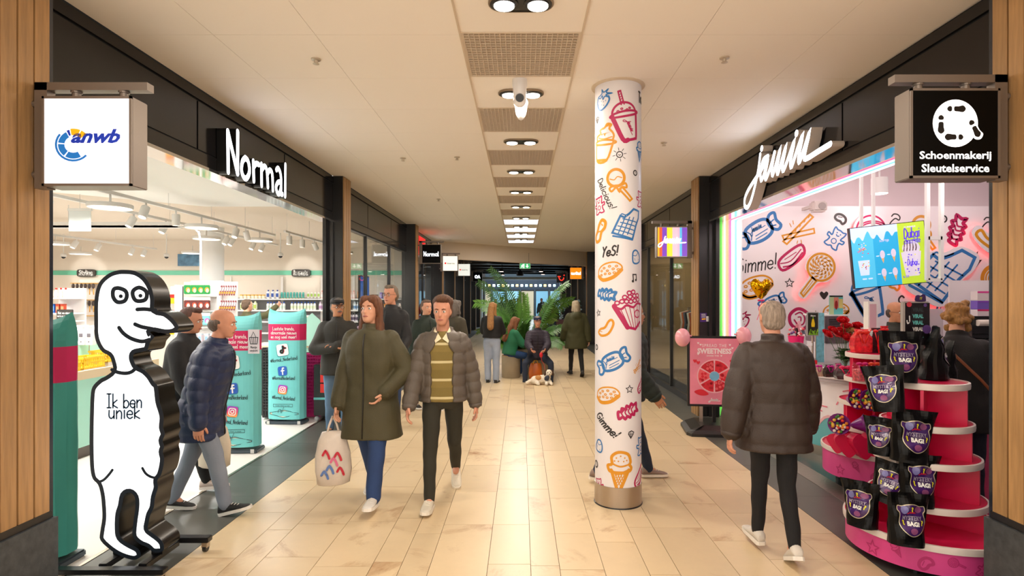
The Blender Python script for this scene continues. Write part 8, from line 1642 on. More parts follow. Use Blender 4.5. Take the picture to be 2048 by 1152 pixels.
 # ---- coat / jacket
 if top:
  col = top['col']; hem = top.get('hem', .47); tk = top.get('t', .015); q = top.get('quilt', 0); fl = top.get('flare', 0); c = M()
  torso(c, hem, tk, fl, top.get('open', 0))
  for s, nm in ((1, 'L'), (-1, 'R')):
   sh, el, wr, fd = J['arm' + nm]; sr = top.get('sleeve', 1)
   d_ = (wr - el).normalized(); shi = sh + Vector((0, 0, -.012 * k)) - (U(s * .016 * k, 0, hz(.8)) - U(0, 0, hz(.8)))
   c.limb(shi, el, (.068 + tk * .5) * k * min(sr, 1.1), (.056 + tk * .6) * k * sr); c.limb(el, wr - d_ * .0, (.056 + tk * .6) * k * sr, (.044 + tk * .5) * k * sr)
  if top.get('collar', 1): c.rings([[U((.062 + e) * k * math.cos(a), .005 + (.066 + e) * k * math.sin(a), hz(f)) for a in [2 * math.pi * i / 18 for i in range(18)]] for f, e in ((.815, .03), (.835, .018), (.86, .014), (.868, .012))]) if not top.get('open') else None
  if top.get('open'):
   for s in (-1, 1): c.limb(U(s * .075 * k, .03, hz(.842)), U(s * .065 * k, -.08 * k, hz(.80)), .026 * k, .022 * k, 8)
   c.limb(U(-.075 * k, .03, hz(.842)), U(0, .08, hz(.85)), .026 * k, .03 * k, 8); c.limb(U(.075 * k, .03, hz(.842)), U(0, .08, hz(.85)), .026 * k, .03 * k, 8)
  if top.get('hood'): c.ell(U(0, .125, hz(.80)), .115 * k, .06 * k, .10 * k, 14, 10); c.limb(U(-.09 * k, .04, hz(.83)), U(0, .11, hz(.83)), .04 * k, .05 * k, 10); c.limb(U(.09 * k, .04, hz(.83)), U(0, .11, hz(.83)), .04 * k, .05 * k, 10)
  arms_ = [(J['arm' + nm][0], J['arm' + nm][1], J['arm' + nm][2]) for nm in 'LR']
  def disp(co, no):
   if q:
    per = top.get('per', .085) * k; zc_ = (co[:, 2] - hip.z); t_ = zc_ / per
    dd = np.full(len(co), 9.0); ta = np.zeros(len(co))
    for sh, el, wr in arms_:
     off_ = 0
     for A_, B_ in ((sh, el), (el, wr)):
      A2, B2 = np.array(A_), np.array(B_); ab = B2 - A2; L_ = np.linalg.norm(ab); tt = np.clip(((co - A2) @ ab) / L_ ** 2, 0, 1); ds = np.linalg.norm(co - (A2 + tt[:, None] * ab), axis=1); m_ = ds < dd; dd = np.where(m_, ds, dd); ta = np.where(m_, (off_ + tt * L_) / per, ta); off_ += L_
    hipx = np.abs((co[:, 0] - hip.x)) > .155 * k * bulk
    tz = np.where((dd < .115 * k) & hipx, ta, t_); v = np.abs(np.sin(np.pi * tz)) ** .55; return q * (v - .75) + wrinkle(.0018, 1.4)(co, no)
   return wrinkle(.0042 if top.get('soft', 1) else .002, .9)(co, no)
  cmh = remesh(c, vox * 1.1, 3 if not top.get('open') else 2, disp)
  co_ = part(top.get('name', 'coat'), cmh, top.get('mat') or cloth('c' + col[1:], col, top.get('rough', .75), bscale=160))
  if not top.get('open') and top.get('zip', 1):
   zz = M(); zl = []
   for f in (hem + .01, .52, .6, .68, .74, .79, .82):
    if f < hem: continue
    d = (.130 + (fl * (.5 - f) * 1.4 if f < .5 else 0) if f < .78 else (.115 if f < .81 else .09)); zl.append((U(0, -(d * bulk + tk + .006) * k, hz(f)) if f >= .5 else hip + Vector((0, -(d * bulk + tk + .006) * k, (f - .52) * H))))
   mk('zip', M().tube(zl, .005 * k, 6), mat('zip_dark', '#1a1815', .5), co_, smooth=1, rc=0)
  for s, nm in ((1, 'L'), (-1, 'R')):
   sh, el, wr, fd = J['arm' + nm]; d_ = (wr - el).normalized(); rcf = (.044 + tk * .5) * k * top.get('sleeve', 1) * .96; mk('cuff', M().cyl(wr + d_ * .005, wr + d_ * .022 * k + d_ * .015, rcf, rcf * .85, 16), top.get('mat') or cloth('c' + col[1:], col), co_, smooth=1, rc=0)
  if top.get('belt'): f = .60; co2 = M().rings([[U((.172 + tk + e) * k * math.cos(a), (.122 + tk + e) * k * math.sin(a), hz(f) + z) for a in [2 * math.pi * i / 24 for i in range(24)]] for z, e in ((-.012, -.012), (-.012, .004), (.012, .004), (.012, -.012))]); mk('waist_cord', co2, cloth('c' + col[1:], col), co_, smooth=1, rc=0)
 if scarf: part('scarf', M().tube([U(.07 * k * math.cos(a), .01 - .075 * k * math.sin(a), hz(.845) - .012 * math.sin(a)) for a in [2 * math.pi * i / 16 for i in range(17)]], .028 * k, 10), cloth('s' + scarf[1:], scarf))
 def toworld(p): return Matrix.Translation(root_loc) @ (Matrix.Rotation(R(yaw), 4, 'Z') @ Vector(p))
 bo_info = {'obj': bo, 'J': J, 'U': U, 'hz': hz, 'hq': hq, 'w': toworld, 'k': k, 'hip': hip}
 return bo_info
def gp(px, py): d = F * EH / (py - EY); return (px - EX) * d / F, d, 0
stripe = mat('striped_knit', '#a08c4c', .85, bump=.3, bscale=200)
def addstripes():
 nt = stripe.node_tree; b = nt.nodes['Principled BSDF']; tc = nt.nodes.new('ShaderNodeTexCoord'); sp_ = nt.nodes.new('ShaderNodeSeparateXYZ'); nt.links.new(tc.outputs['Object'], sp_.inputs[0])
 m1 = nt.nodes.new('ShaderNodeMath'); m1.operation = 'MULTIPLY'; m1.inputs[1].default_value = 6.8; nt.links.new(sp_.outputs[2], m1.inputs[0]); m2 = nt.nodes.new('ShaderNodeMath'); m2.operation = 'FRACT'; nt.links.new(m1.outputs[0], m2.inputs[0])
 cr = nt.nodes.new('ShaderNodeValToRGB'); cr.color_ramp.interpolation = 'CONSTANT'; e = cr.color_ramp.elements; e[0].color = H('#7d6c38'); e[1].position = .86; e[1].color = H('#cfc294'); x = e.new(.5); x.color = H('#85733d'); nt.links.new(m2.outputs[0], cr.inputs[0]); nt.links.new(cr.outputs[0], b.inputs['Base Color'])
addstripes()
# 1 woman in olive coat walking towards us
x, y, _ = gp(738, 1012)
P1 = person('woman in long olive coat and blue jeans with auburn hair, carrying a bag', (x, y + .08, 0), -8, H=1.68, lean=1, legs=(16, 6, -14, 14), feet=(-8, 28), arms=({'el': (.31, .03, .21), 'wr': (.17, -.11, .04), 'fd': (-.5, -.3, -.7)}, (4, 10, 12, 0)), head=(-6, -6), skin='fair', hair='long', haircol='#6b4128', top={'col': '#454028', 'hem': .315, 't': .032, 'flare': .10, 'rough': .7, 'sleeve': 1.12, 'name': 'long_coat'}, pants=('#27406e', 1.12), shoes=('#d8d4cc', '#ece8e0'), vox=.009, female=True, bulk=1.06, inner=None)
# 2 man in grey puffer jacket
x, y, _ = gp(884, 1004)
P2 = person('man in open grey puffer jacket over striped mustard polo, walking towards us', (x, y + .05, 0), 4, H=1.71, lean=1, legs=(-16, 26, 17, 4), feet=(34, -6), arms=((-12, 14, 14, 0), (14, 12, 12, 0)), head=(-8, 4), skin='rosy', hair='quiff', haircol='#5a3a24', top={'col': '#5a5148', 'hem': .50, 't': .026, 'quilt': .011, 'per': .095, 'open': 24, 'rough': .55, 'sleeve': 1.1, 'name': 'puffer_jacket'}, inner=stripe, pants=('#2c2a20', .93), shoes=('#d6cebc', '#e6e0d2'), vox=.009)
# 3 man with cap, arms crossed
x, y, _ = gp(675, 868)
P3 = person('man in black cap and dark parka with moustache, arms crossed by the jamb', (x, y, 0), 14, H=1.68, legs=(2, 2, -2, 2), arms=({'el': (.27, -.10, .22), 'wr': (.02, -.235, .25), 'fd': (-1, .05, .1)}, {'el': (-.27, -.10, .20), 'wr': (-.02, -.25, .22), 'fd': (1, .05, .15)}), head=(20, 0), skin='tan', hair='short', haircol='#6b6560', beard='#75706a', cap='#1c1c1e', glasses=True, top={'col': '#2a2925', 'hem': .44, 't': .03, 'sleeve': 1.1, 'name': 'parka'}, pants=('#5c7896', 1.0), shoes=('#26262a', '#1c1c1e'), vox=.012)
# 4 tall man with glasses behind the woman
x, y, _ = gp(782, 852)
P4 = person('tall grey-haired man with glasses in black hooded jacket, half behind the woman', (x, y, 0), -16, H=1.85, legs=(6, 4, -4, 4), arms=((6, 12, 40, .1), (4, 10, 30, .1)), head=(-4, 0), skin='rosy', hair='short', haircol='#7a6a5a', glasses=True, top={'col': '#17171a', 'hem': .48, 't': .03, 'hood': 1, 'rough': .7, 'name': 'hooded_jacket'}, pants=('#2c3e60', 1.0), shoes=('#2e2e34', '#dcdcdc'), vox=.012)
# 5 man in navy puffer walking right, entering from the left shop
x, y, _ = gp(432, 1040)
P5 = person('bald man in navy puffer coat and pale jeans striding to the right past the lightbox', (x - .19, y + .15, 0), 100, H=1.62, lean=13, legs=(-15, 8, 18, 6), feet=(8, -14), arms=((-12, 8, 16, 0), (-10, 8, 12, 0)), head=(0, 8), skin='rosy', hair='bald', haircol='#6a5a50', top={'col': '#18274a', 'hem': .375, 't': .034, 'quilt': .010, 'per': .10, 'rough': .5, 'sleeve': 1.12, 'name': 'puffer_coat'}, pants=('#7e8796', 1.05), shoes=('#1d1d20', '#e4e2de'), vox=.009, bulk=1.08)
# 6 second man behind him
x, y, _ = gp(398, 985)
P6 = person('person in black coat and black trousers walking just behind the bald man, mostly hidden', (x - .22, y + .1, 0), 95, H=1.62, lean=6, legs=(-20, 14, 22, 4), feet=(24, -6), arms=((6, 10, 14, 0), (12, 10, 18, 0)), head=(0, 10), skin='rosy', hair='short', haircol='#5a3a30', top={'col': '#15161a', 'hem': .46, 't': .03, 'name': 'coat'}, pants=('#121214', 1.0), shoes=('#c8b8b0', '#ece4de'), vox=.014)
# 7 man behind the column
x, y, _ = gp(1240, 972)
P7 = person('man in dark green quilted jacket and jeans standing mostly behind the printed column', (x + .085, y + .17, 0), 88, H=1.67, lean=5, legs=(17, 2, -17, 6), feet=(0, 10), arms=((-8, 14, 24, 0), (4, 16, 34, .1)), head=(0, 2), skin='tan', hair='short', haircol='#4a4038', glasses=True, top={'col': '#1c2620', 'hem': .46, 't': .04, 'quilt': .010, 'per': .07, 'sleeve': 1.2, 'name': 'quilted_jacket'}, pants=('#1f2a3c', 1.0), shoes=('#8a7468', '#e6dccc'), vox=.012, bulk=1.12)
# 8 man walking away on the right
x, y, _ = gp(1542, 1108)
P8 = person('grey-haired man in brown quilted coat and black trousers walking away towards the sweet shop', (x + .005, y - .02, 0), 176, H=1.625, lean=2, narrow=4, legs=(10, 3, -10, 10), feet=(-4, 24), arms=((-16, 16, 12, 0), (6, 12, 12, 0)), head=(4, 4), skin='rosy', hair='thin', haircol='#9a8a7c', top={'col': '#33261f', 'hem': .41, 't': .036, 'quilt': .008, 'per': .14, 'flare': .06, 'belt': 1, 'sleeve': 1.22, 'rough': .55, 'name': 'quilted_coat'}, pants=('#0f0e10', .9), shoes=('#c9c2b8', '#e4ded4'), vox=.009, bulk=1.14)
# 9 seated man with cap
x, y, _ = gp(1076, 764)
P9 = person('seated elderly man in navy cap and plum jacket holding a leash', (x, y + .40, 0), 0, H=1.70, sit=.50, lean=8, legs=(72, 68, 72, 68), arms=((42, 6, 28, .35), (42, 6, 28, .35)), head=(0, -2), skin='rosy', hair='short', haircol='#8a8078', cap='#1f2442', top={'col': '#2a2230', 'hem': .50, 't': .03, 'quilt': .008, 'per': .06, 'sleeve': 1.1, 'name': 'quilted_jacket'}, pants=('#242c3e', 1.0), shoes=('#3a302c', '#1e1a18'), vox=.014, bulk=1.08)
# 10 girl standing, back to us
x, y, _ = gp(984, 765)
P10 = person('girl with long light brown hair in black hoodie, back to us, pale wide jeans', (x, y, 0), 172, H=1.60, legs=(1, 0, -1, 0), arms=((24, 10, 70, .2), (24, 10, 70, .2)), head=(-10, 12), skin='fair', hair='long', haircol='#9a6c3c', top={'col': '#121214', 'hem': .56, 't': .03, 'zip': 0, 'sleeve': 1.1, 'name': 'hoodie'}, pants=('#9aa6bc', 1.2), shoes=('#1c1c1e', '#2a2a2a'), vox=.014, female=True)
# 11 seated woman in green
x, y, _ = gp(1012, 762)
P11 = person('seated woman in green jumper and blue jeans turned away on the round stool', (x + .06, y + .50, 0), 120, H=1.62, sit=.52, lean=10, legs=(80, 78, 80, 78), arms=((30, 10, 60, .2), (30, 10, 60, .2)), head=(10, 16), skin='fair', hair='long', haircol='#7a4a2a', top={'col': '#1c6a48', 'hem': .50, 't': .03, 'zip': 0, 'sleeve': 1.2, 'name': 'jumper'}, pants=('#22406c', 1.05), shoes=('#d8d4cc', '#ece8e0'), vox=.014, female=True)
# 12 woman walking away in olive parka
x, y, _ = gp(1152, 752)
P12 = person('grey-haired woman in olive green parka walking away right of the palm', (x, y, 0), 186, H=1.62, legs=(14, 4, -12, 14), feet=(0, 22), arms=((10, 14, 12, 0), (-8, 14, 10, 0)), head=(0, 4), skin='fair', hair='bob', haircol='#a89880', top={'col': '#3a3a1c', 'hem': .36, 't': .04, 'flare': .1, 'hood': 1, 'sleeve': 1.15, 'name': 'parka'}, pants=('#141416', .95), shoes=('#1c1a1a', '#141414'), vox=.014, female=True, bulk=1.08)
# 13.. further people
def far(label, px, pf, yaw, H_, hair, hc, tc, pc, hem=.5, vox=.02, female=False, extra=None, ph=None, **kw):
 x, y, _ = gp(px, pf); t_ = {'col': tc, 'hem': hem, 't': .03}; t_.update(extra or {}); return person(label, (x, y, 0), yaw, H=H_, legs=(10, 4, -8, 8), arms=((8, 12, 20, 0), (-4, 12, 16, 0)), hair=hair, haircol=hc, top=t_, pants=(pc, 1.0), vox=vox, female=female, face=abs(yaw) < 100, **kw)
far('dark red-haired woman in black jacket and jeans walking away behind the palm', 1104, 686, 180, 1.68, 'long', '#4a2218', '#121214', '#26304a', female=True)
far('dark-haired person in dark coat half behind the woman in olive parka', 1142, 684, 178, 1.66, 'short', '#3a2620', '#241c22', '#1a1a20')
far('grey-haired person in olive coat just behind the man in grey puffer', 910, 800, 150, 1.66, 'bob', '#6a625c', '#3a3424', '#1e1c1a', hem=.4, vox=.015, female=True)
far('man in dark green coat behind the left shoulder of the man in grey puffer', 852, 818, 40, 1.66, 'short', '#6a5448', '#1c2a22', '#1c1c20', hem=.44, vox=.015)
far('red-haired person partly hidden behind the man in grey puffer', 899, 770, 170, 1.70, 'short', '#8a5a34', '#2a2a2a', '#1c1c20', vox=.018)
far('white-haired man in green coat far off left of the palm', 991, 662, 10, 1.68, 'short', '#b8b0a8', '#2c4438', '#20242c')
far('person in navy coat and cap far off, second behind the palm', 1003, 664, -10, 1.78, 'short', '#40383a', '#1a2038', '#20242c', cap='#1c2440')
far('person in grey coat far off between palm fronds', 1014, 660, 20, 1.66, 'short', '#54443c', '#4a5058', '#20242c')
far('woman in black hijab and coat walking left of the palm', 1022, 690, 185, 1.66, 'bob', '#0c0c0e', '#0e0e10', '#0e0e10', hem=.15, female=True)
far('person in pale blue coat far off behind the palm', 1029, 658, 0, 1.70, 'short', '#5a4a40', '#7a98a8', '#28303c')
far('person in dark coat far off right behind the palm', 1036, 660, 5, 1.72, 'short', '#3a302c', '#23262e', '#20242c')
far('person in grey jacket far off right of the palm', 1083, 652, 0, 1.72, 'short', '#5a4438', '#3a4248', '#20242c')
far('person in red jacket far off among the white flowers', 1088, 655, 30, 1.45, 'short', '#2a2422', '#b81424', '#20242c')
# shop assistant behind the counter and customer
p = P(1798, 700, 5.75)
person('bald shop assistant with dark-rimmed glasses standing behind the sweet counter', (P(1789, 0, 6.3).x, 6.3, 0), 2, H=1.64, legs=(0, 0, 0, 0), arms=((10, 10, 30, .1), (10, 10, 30, .1)), head=(10, 6), skin='tan', hair='bald', haircol='#5a4a40', glasses=True, top={'col': '#2c2e26', 'hem': .48, 't': .014}, pants=('#1c1c20', 1.0), vox=.011)
P20 = person('woman with curly blonde hair in black coat with tan strap, looking down', (P(1918, 0, 4.35).x, 4.35, 0), 148, H=1.66, lean=14, legs=(6, 4, -4, 4), arms=((40, 8, 40, .1), (34, 8, 44, .1)), head=(-8, 26), skin='fair', hair='curly', haircol='#a9793f', top={'col': '#14110f', 'hem': .42, 't': .03, 'flare': .06, 'zip': 0, 'sleeve': 1.1, 'name': 'coat'}, pants=('#16182a', 1.0), vox=.010, female=True, bulk=1.06)
U_, hz_, k_ = P20['U'], P20['hz'], P20['k']
mk('bag_strap', M().tube([U_(.11 * k_, .1, hz_(.81)), U_(.08 * k_, .175, hz_(.77)), U_(-.02, .19, hz_(.70)), U_(-.12, .185, hz_(.63)), U_(-.2, .14, hz_(.57)), U_(-.235, .03, hz_(.53))], .011, 6), mat('strap_tan', '#8a4a24', .45), P20['obj'], smooth=1, rc=0)
# person reaching at the shelves in the left shop (only arm and back show above the banner)
person('person in camouflage jacket reaching up to the toiletries shelf behind the teal banner', (P(478, 0, 10.6).x, 10.9, 0), 150, H=1.66, legs=(2, 2, -2, 2), arms=((20, 12, 30, 0), (100, 10, 30, 0)), hair='short', haircol='#5a4636', top={'col': '#4c4a2c', 'hem': .48, 't': .02}, pants=('#26282c', 1.0), vox=.015)
# ---- carried things
def wristw(Pi, nm): return Pi['w'](Pi['J']['arm' + nm][2] + Pi['J']['arm' + nm][3] * .10)
hw0 = wristw(P1, 'R')
t = thing('carrier_bag', 'crumpled white plastic carrier bag with red and blue print held by the woman in olive', 'bag', (hw0.x - .02, hw0.y - .01, .18), R(20)); zb = hw0.z - .18
a = M(); a.rings([[(w * math.cos(q) * (1 + .06 * math.sin(5 * q + i)), d * math.sin(q) * (1 + .08 * math.cos(4 * q + i * 2)), z) for q in [2 * math.pi * j / 22 for j in range(22)]] for i, (z, w, d) in enumerate(((0, .10, .05), (.01, .125, .065), (.12, .14, .075), (.25, .135, .065), (.36, .11, .045), (.43, .08, .03)))])
mk('bag_body', a, mat('plastic_white', '#d8ccc0', .35, bump=.4, bscale=14, noise=.06), t, smooth=1, rc=0)
for s in (-1, 1): mk('handle', M().tube([(s * .05, s * .015, .40), (s * .03, s * .008, .48), (.0, 0, zb - .0), (-s * .0, 0, zb)], .009, 6), mat('plastic_white', '#d8ccc0'), t, smooth=1, rc=0)
a = M(); g = lambda u, v: (u, -.079 + .35 * u * u + (.02 if v > .3 else 0) + (.006 if v < .1 else 0), v)
for x0, z0, c_ in ((-.06, .26, 0), (.03, .24, 0), (-.03, .14, 1), (.05, .12, 0), (-.07, .1, 1), (.0, .2, 2)): a.stroke(crv([(x0 - .02, z0), (x0, z0 + .03), (x0 + .02, z0), (x0 + .03, z0 - .03)], k=4), .009, g, mi=c_)
mk('printed_pattern', a, [mat('bp_red', '#c02038', .5), mat('bp_blue', '#5a7ab8', .5), mat('bp_pink', '#d86a90', .5)], t, rc=0)
hw0 = P6['w'](P6['J']['armR'][2]); c = P(425, 950, 4.95)
t = thing('carrier_bag', 'plain white carrier bag hanging behind the legs of the bald man in navy', 'bag', (c.x, 4.98, .22)); a = M(); a.rings([[(w * math.cos(q) * (1 + .05 * math.sin(4 * q)), d * math.sin(q), z) for q in [2 * math.pi * j / 16 for j in range(16)]] for z, w, d in ((0, .10, .04), (.02, .13, .06), (.2, .14, .06), (.34, .11, .04), (.4, .07, .02))]); mk('bag_body', a, mat('plastic_cream', '#d8ccb8', .4, bump=.3, bscale=14), t, smooth=1, rc=0)
mk('handle', M().tube([(-.05, 0, .38), (-.03, 0, .48), (.0, 0, .56), (.03, 0, .48), (.05, 0, .38)], .008, 6), mat('plastic_cream', '#d8ccb8'), t, smooth=1, rc=0)
# ================================================================ SEATING, PALM, DOG, FAR THINGS
mStool = mat('stool_beige', '#9d8f78', .45, noise=.05); mLeafP = mat('palm_leaf', '#3f6a2a', .45, noise=.3, nscale=6); mLeafL = mat('palm_leaf_light', '#5c8a34', .45, noise=.25, nscale=6)
def stool(px, d, r, h, label, wood=True):
 t = thing('round_stool', label, 'stool', (P(px, 0, d).x, d, 0)); mk('drum', M().lathe([(.002, 0), (r * .97, 0), (r, .01), (r, h - .02), (r * .98, h)], (0, 0, 0), 32), mStool, t, smooth='angle', rc=0)
 mk('seat_top', M().lathe([(r * .96, h), (r * .97, h + .012), (r * .9, h + .022), (.002, h + .022)], (0, 0, 0), 32), mat('stool_oak', '#b08a5a', .5, noise=.2, nscale=12), t, smooth='angle', rc=0)
stool(1022, 12.35, .20, .46, 'round beige stool with wooden top under the woman in green'); stool(1079, 12.25, .19, .44, 'round beige stool under the seated man in the cap')
px_ = P(1050, 0, 13.1).x
t = thing('palm_planter', 'large beige planter box holding the kentia palm', 'planter', (px_, 13.1, 0))
pts = [(.34 * math.copysign(abs(math.cos(q)) ** .4, math.cos(q)), .34 * math.copysign(abs(math.sin(q)) ** .4, math.sin(q))) for q in [2 * math.pi * i / 32 for i in range(32)]]
mk('planter_body', M().rings([[(x * s_, y * s_, z) for x, y in pts] for z, s_ in ((0, .96), (.5, 1), (.56, 1), (.56, .93), (.5, .92))]), mStool, t, smooth='angle', rc=0); mk('soil', M().rings([[(x * .93, y * .93, z) for x, y in pts] for z in (.48, .5)]), mat('soil', '#2e241c', .9), t, rc=0)
t = thing('kentia_palm', 'green kentia palm with arching fronds in the beige planter at the corridor centre', 'plant', (px_, 13.1, .5)); rp = random.Random(11)
def frond(base, az, elev, L, droop, mt, leaf=.34):
 a = M(); pts = []; d = Vector((math.cos(az) * math.cos(elev), math.sin(az) * math.cos(elev), math.sin(elev))); p = Vector(base); n = 20
 for i in range(n + 1): pts.append(p.copy()); p = p + d * (L / n); d = (d + Vector((0, 0, -droop * (i / n) ** 1.2 / n * 3))).normalized()
 a.tube(pts, [.010 * (1 - .8 * i / n) for i in range(n + 1)], 5); roll = rp.uniform(.5, 1.2) * rp.choice((-1, 1))
 for i in range(4, n + 1):
  for h in (0, .5):
   f = (i + h - .5) / n; q = pts[min(i, n)]; q = pts[i - 1].lerp(pts[i], h) if i else q; tg = (pts[i] - pts[i - 1]).normalized(); sd = tg.cross(Vector((0, 0, 1))).normalized(); up = sd.cross(tg); sd, up = sd * math.cos(roll) + up * math.sin(roll), up * math.cos(roll) - sd * math.sin(roll)
   LL = leaf * (1 - abs(f - .55) * 1.3) * rp.uniform(.85, 1.1)
   for s in (-1, 1):
    dr = (tg * .75 + sd * s * .9 + up * .15).normalized(); m1 = q + dr * LL * .45; e = q + dr * LL + Vector((0, 0, -LL * .28)); w = up.cross(dr).normalized() * .019
    a.add([q - w * .4, m1 - w + Vector((0, 0, -.008)), e, m1 + w + Vector((0, 0, -.008)), q + w * .4], [(0, 1, 2, 3, 4)])
 return a
fr_spec = [(2.95, 60, 1.75, 1.2), (3.3, 40, 1.35, 1.0), (3.0, 66, 2.0, .9), (.2, 62, 1.7, 1.1), (-.15, 45, 1.3, 1.2), (.5, 60, 1.8, .9), (1.6, 70, 1.5, .8), (-1.4, 60, 1.3, 1.4), (-1.9, 50, 1.2, 1.5), (2.4, 55, 1.5, 1.2), (3.7, 25, 1.1, 1.0), (-.6, 28, 1.15, 1.0), (-2.4, 30, 1.1, 1.2), (-1.0, 35, 1.1, 1.3), (4.0, 50, 1.2, 1.3), (.9, 50, 1.4, 1.2), (3.15, 72, 2.15, .8), (-.3, 68, 1.9, .9), (-1.6, 75, 1.5, 1.0), (-2.8, 62, 1.5, 1.2)]
for i, (az, el_, L_, dr_) in enumerate(fr_spec): mk('frond', frond((rp.uniform(-.08, .08), rp.uniform(-.08, .08), .0), az, R(el_), L_ * .98, dr_, None), mLeafP if i % 3 else mLeafL, t, rc=0)
for i in range(5): mk('stem', M().tube([(rp.uniform(-.08, .08), rp.uniform(-.08, .08), 0), (rp.uniform(-.05, .05), rp.uniform(-.05, .05), .7)], [.018, .012], 7), mat('palm_stem', '#6e6a3a', .6), t, rc=0)
# dog
dx, dy, _ = gp(1087, 769); FR = lambda amp: (lambda c, n: amp * (np.sin(c[:, 0] * 150 + 4 * np.sin(c[:, 2] * 60)) + np.sin(c[:, 1] * 140 + c[:, 2] * 90)) * .5)
D = M(); D.limb((-.17, .0, .085), (.02, .0, .11), .085, .085); D.limb((.02, 0, .11), (.08, -.02, .15), .08, .065); D.ell((.105, -.03, .235), .068, .066, .066, 14, 10); D.ell((.11, -.095, .215), .032, .035, .026)
D.limb((.06, -.05, .06), (.05, -.19, .03), .035, .028); D.limb((.12, -.03, .07), (.15, -.17, .03), .035, .028); D.limb((-.15, -.04, .06), (-.10, -.15, .03), .05, .03); D.limb((-.16, .05, .06), (-.10, .10, .03), .05, .03); D.limb((-.23, .0, .08), (-.33, -.03, .04), .04, .03)
dog = mk('dog', remesh(D, .010, 2, FR(.004)), mat('dog_white', '#e6dccb', .85, bump=.5, bscale=90, noise=.08), smooth=1, rc=0, label='small white and tan long-haired dog in dark harness lying at the seated man\'s feet', cat='dog'); dog.location = (dx, dy, 0)
mk('tan_patch', remesh(M().ell((-.10, -.03, .13), .075, .072, .058), .009, 2, FR(.004)), mat('dog_tan', '#c08a50', .85, bump=.5, bscale=90), dog, smooth=1, rc=0)
for s in (-1, 1): mk('ear', remesh(M().limb((.105 + s * .055, -.03, .27), (.105 + s * .078, -.04, .20), .024, .026), .008, 2, FR(.003)), mat('dog_ear', '#4a3428', .85), dog, smooth=1, rc=0); mk('eye', M().ell((.105 + s * .026, -.092, .245), .009, .007, .009, 8, 6), mBlackP, dog, smooth=1, rc=0)
mk('nose', M().ell((.11, -.13, .222), .012, .009, .009, 8, 6), mBlackP, dog, smooth=1, rc=0); mk('harness', remesh(M().limb((.055, -.06, .12), (.07, -.085, .15), .05, .045), .009, 2), mat('harness', '#2c3446', .6), dog, smooth=1, rc=0)
# orange bag between the man's feet, leash handle
c = P(1071, 758, 12.05); t = thing('shopping_bag', 'crumpled orange plastic shopping bag standing between the seated man\'s feet', 'bag', (c.x, 12.0, 0))
a = M(); a.rings([[(w * math.cos(q) * (1 + .07 * math.sin(5 * q + i * 2)), d * math.sin(q) * (1 + .1 * math.cos(4 * q + i)), z) for q in [2 * math.pi * j / 20 for j in range(20)]] for i, (z, w, d) in enumerate(((0, .11, .06), (.01, .13, .08), (.12, .14, .08), (.24, .13, .07), (.33, .11, .05), (.345, .09, .04)))]); mk('bag_body', a, mat('bag_orange', '#c8641c', .35, bump=.5, bscale=16), t, smooth=1, rc=0)
for s in (-1, 1): mk('handle', M().tube([(s * .05, -.04 * s, .33), (s * .03, -.04 * s, .40), (-s * .02, -.04 * s, .40), (-s * .05, -.04 * s, .33)], .008, 6), mat('handle_yellow', '#e8a820', .4), t, smooth=1, rc=0)
hx = P9['w'](P9['J']['armL'][2] + P9['J']['armL'][3] * .1); t = thing('dog_leash', 'red leash handle hanging from the seated man\'s hands', 'leash', (hx.x - .05, hx.y - .02, hx.z - .14)); mk('handle_case', M().ell((0, 0, .08), .035, .018, .055), mat('leash_red', '#c81828', .35), t, smooth=1, rc=0); mk('cord', M().tube(crv([(0, 0, .03), (.02, -.03, -.05), (.06, -.06, -.12), (dx - hx.x + .1, dy - hx.y, .14 - hx.z + .14)], k=4), .004, 5), mat('leash_red', '#c81828'), t, smooth=1, rc=0)
# far planter with pale flowers, market trolley
c = gp(1118, 690); t = thing('flower_planter', 'dark planter with pale blue-white flowers beyond the palm on the right', 'planter', (P(1122, 0, 24).x, 24.0, 0)); mk('planter_box', M().box(-.75, .75, -.3, .3, 0, .62, bev=.02), mat('planter_dark', '#26282c', .4), t, rc=0)
lv = M(); fl_ = M()
for i in range(420):
 p = Vector((rp.uniform(-.8, .8), rp.uniform(-.35, .35), .62 + rp.random() ** .8 * .95)); d = Vector((rp.uniform(-1, 1), rp.uniform(-1, 1), rp.uniform(-.5, .9))).normalized(); w = d.orthogonal().normalized() * .022; lv.add([p, p + d * .06 + w, p + d * .14, p + d * .06 - w], [(0, 1, 2, 3)])
 if i % 3 == 0: q = p + Vector((0, -.05, .12)); fl_.add([q + Vector((.05 * math.cos(a_), -.01, .035 * math.sin(a_))) for a_ in [2 * math.pi * j / 6 for j in range(6)]], [(0, 1, 2, 3, 4, 5)])
mk('leaves', lv, mat('far_leaf', '#2f5a3c', .5), t, rc=0, kind='stuff'); mk('flowers', fl_, mat('far_flower', '#b8d4e0', .5), t, rc=0, kind='stuff')
c = P(1130, 640, 21); t = thing('hand_cart', 'shopper\'s trolley with dark tray and box pushed beyond the palm', 'trolley', (P(1128, 0, 21.5).x, 21.5, 0))
mk('tray', M().box(-.3, .3, -.25, .25, .72, .92, bev=.02), mat('cart_maroon', '#4a2028', .4), t, rc=0); mk('box_load', M().box(-.12, .2, -.2, .1, .35, .7), mat('cardboard', '#a89078', .7), t, rc=0)
for sx in (-1, 1):
 for sy in (-1, 1): mk('leg', M().cyl((sx * .26, sy * .2, .06), (sx * .26, sy * .2, .74), .012), mSteel, t, rc=0); mk('wheel', M().cyl((sx * .26 - .015, sy * .2, .06), (sx * .26 + .015, sy * .2, .06), .06, n=14), mBlackP, t, rc=0)
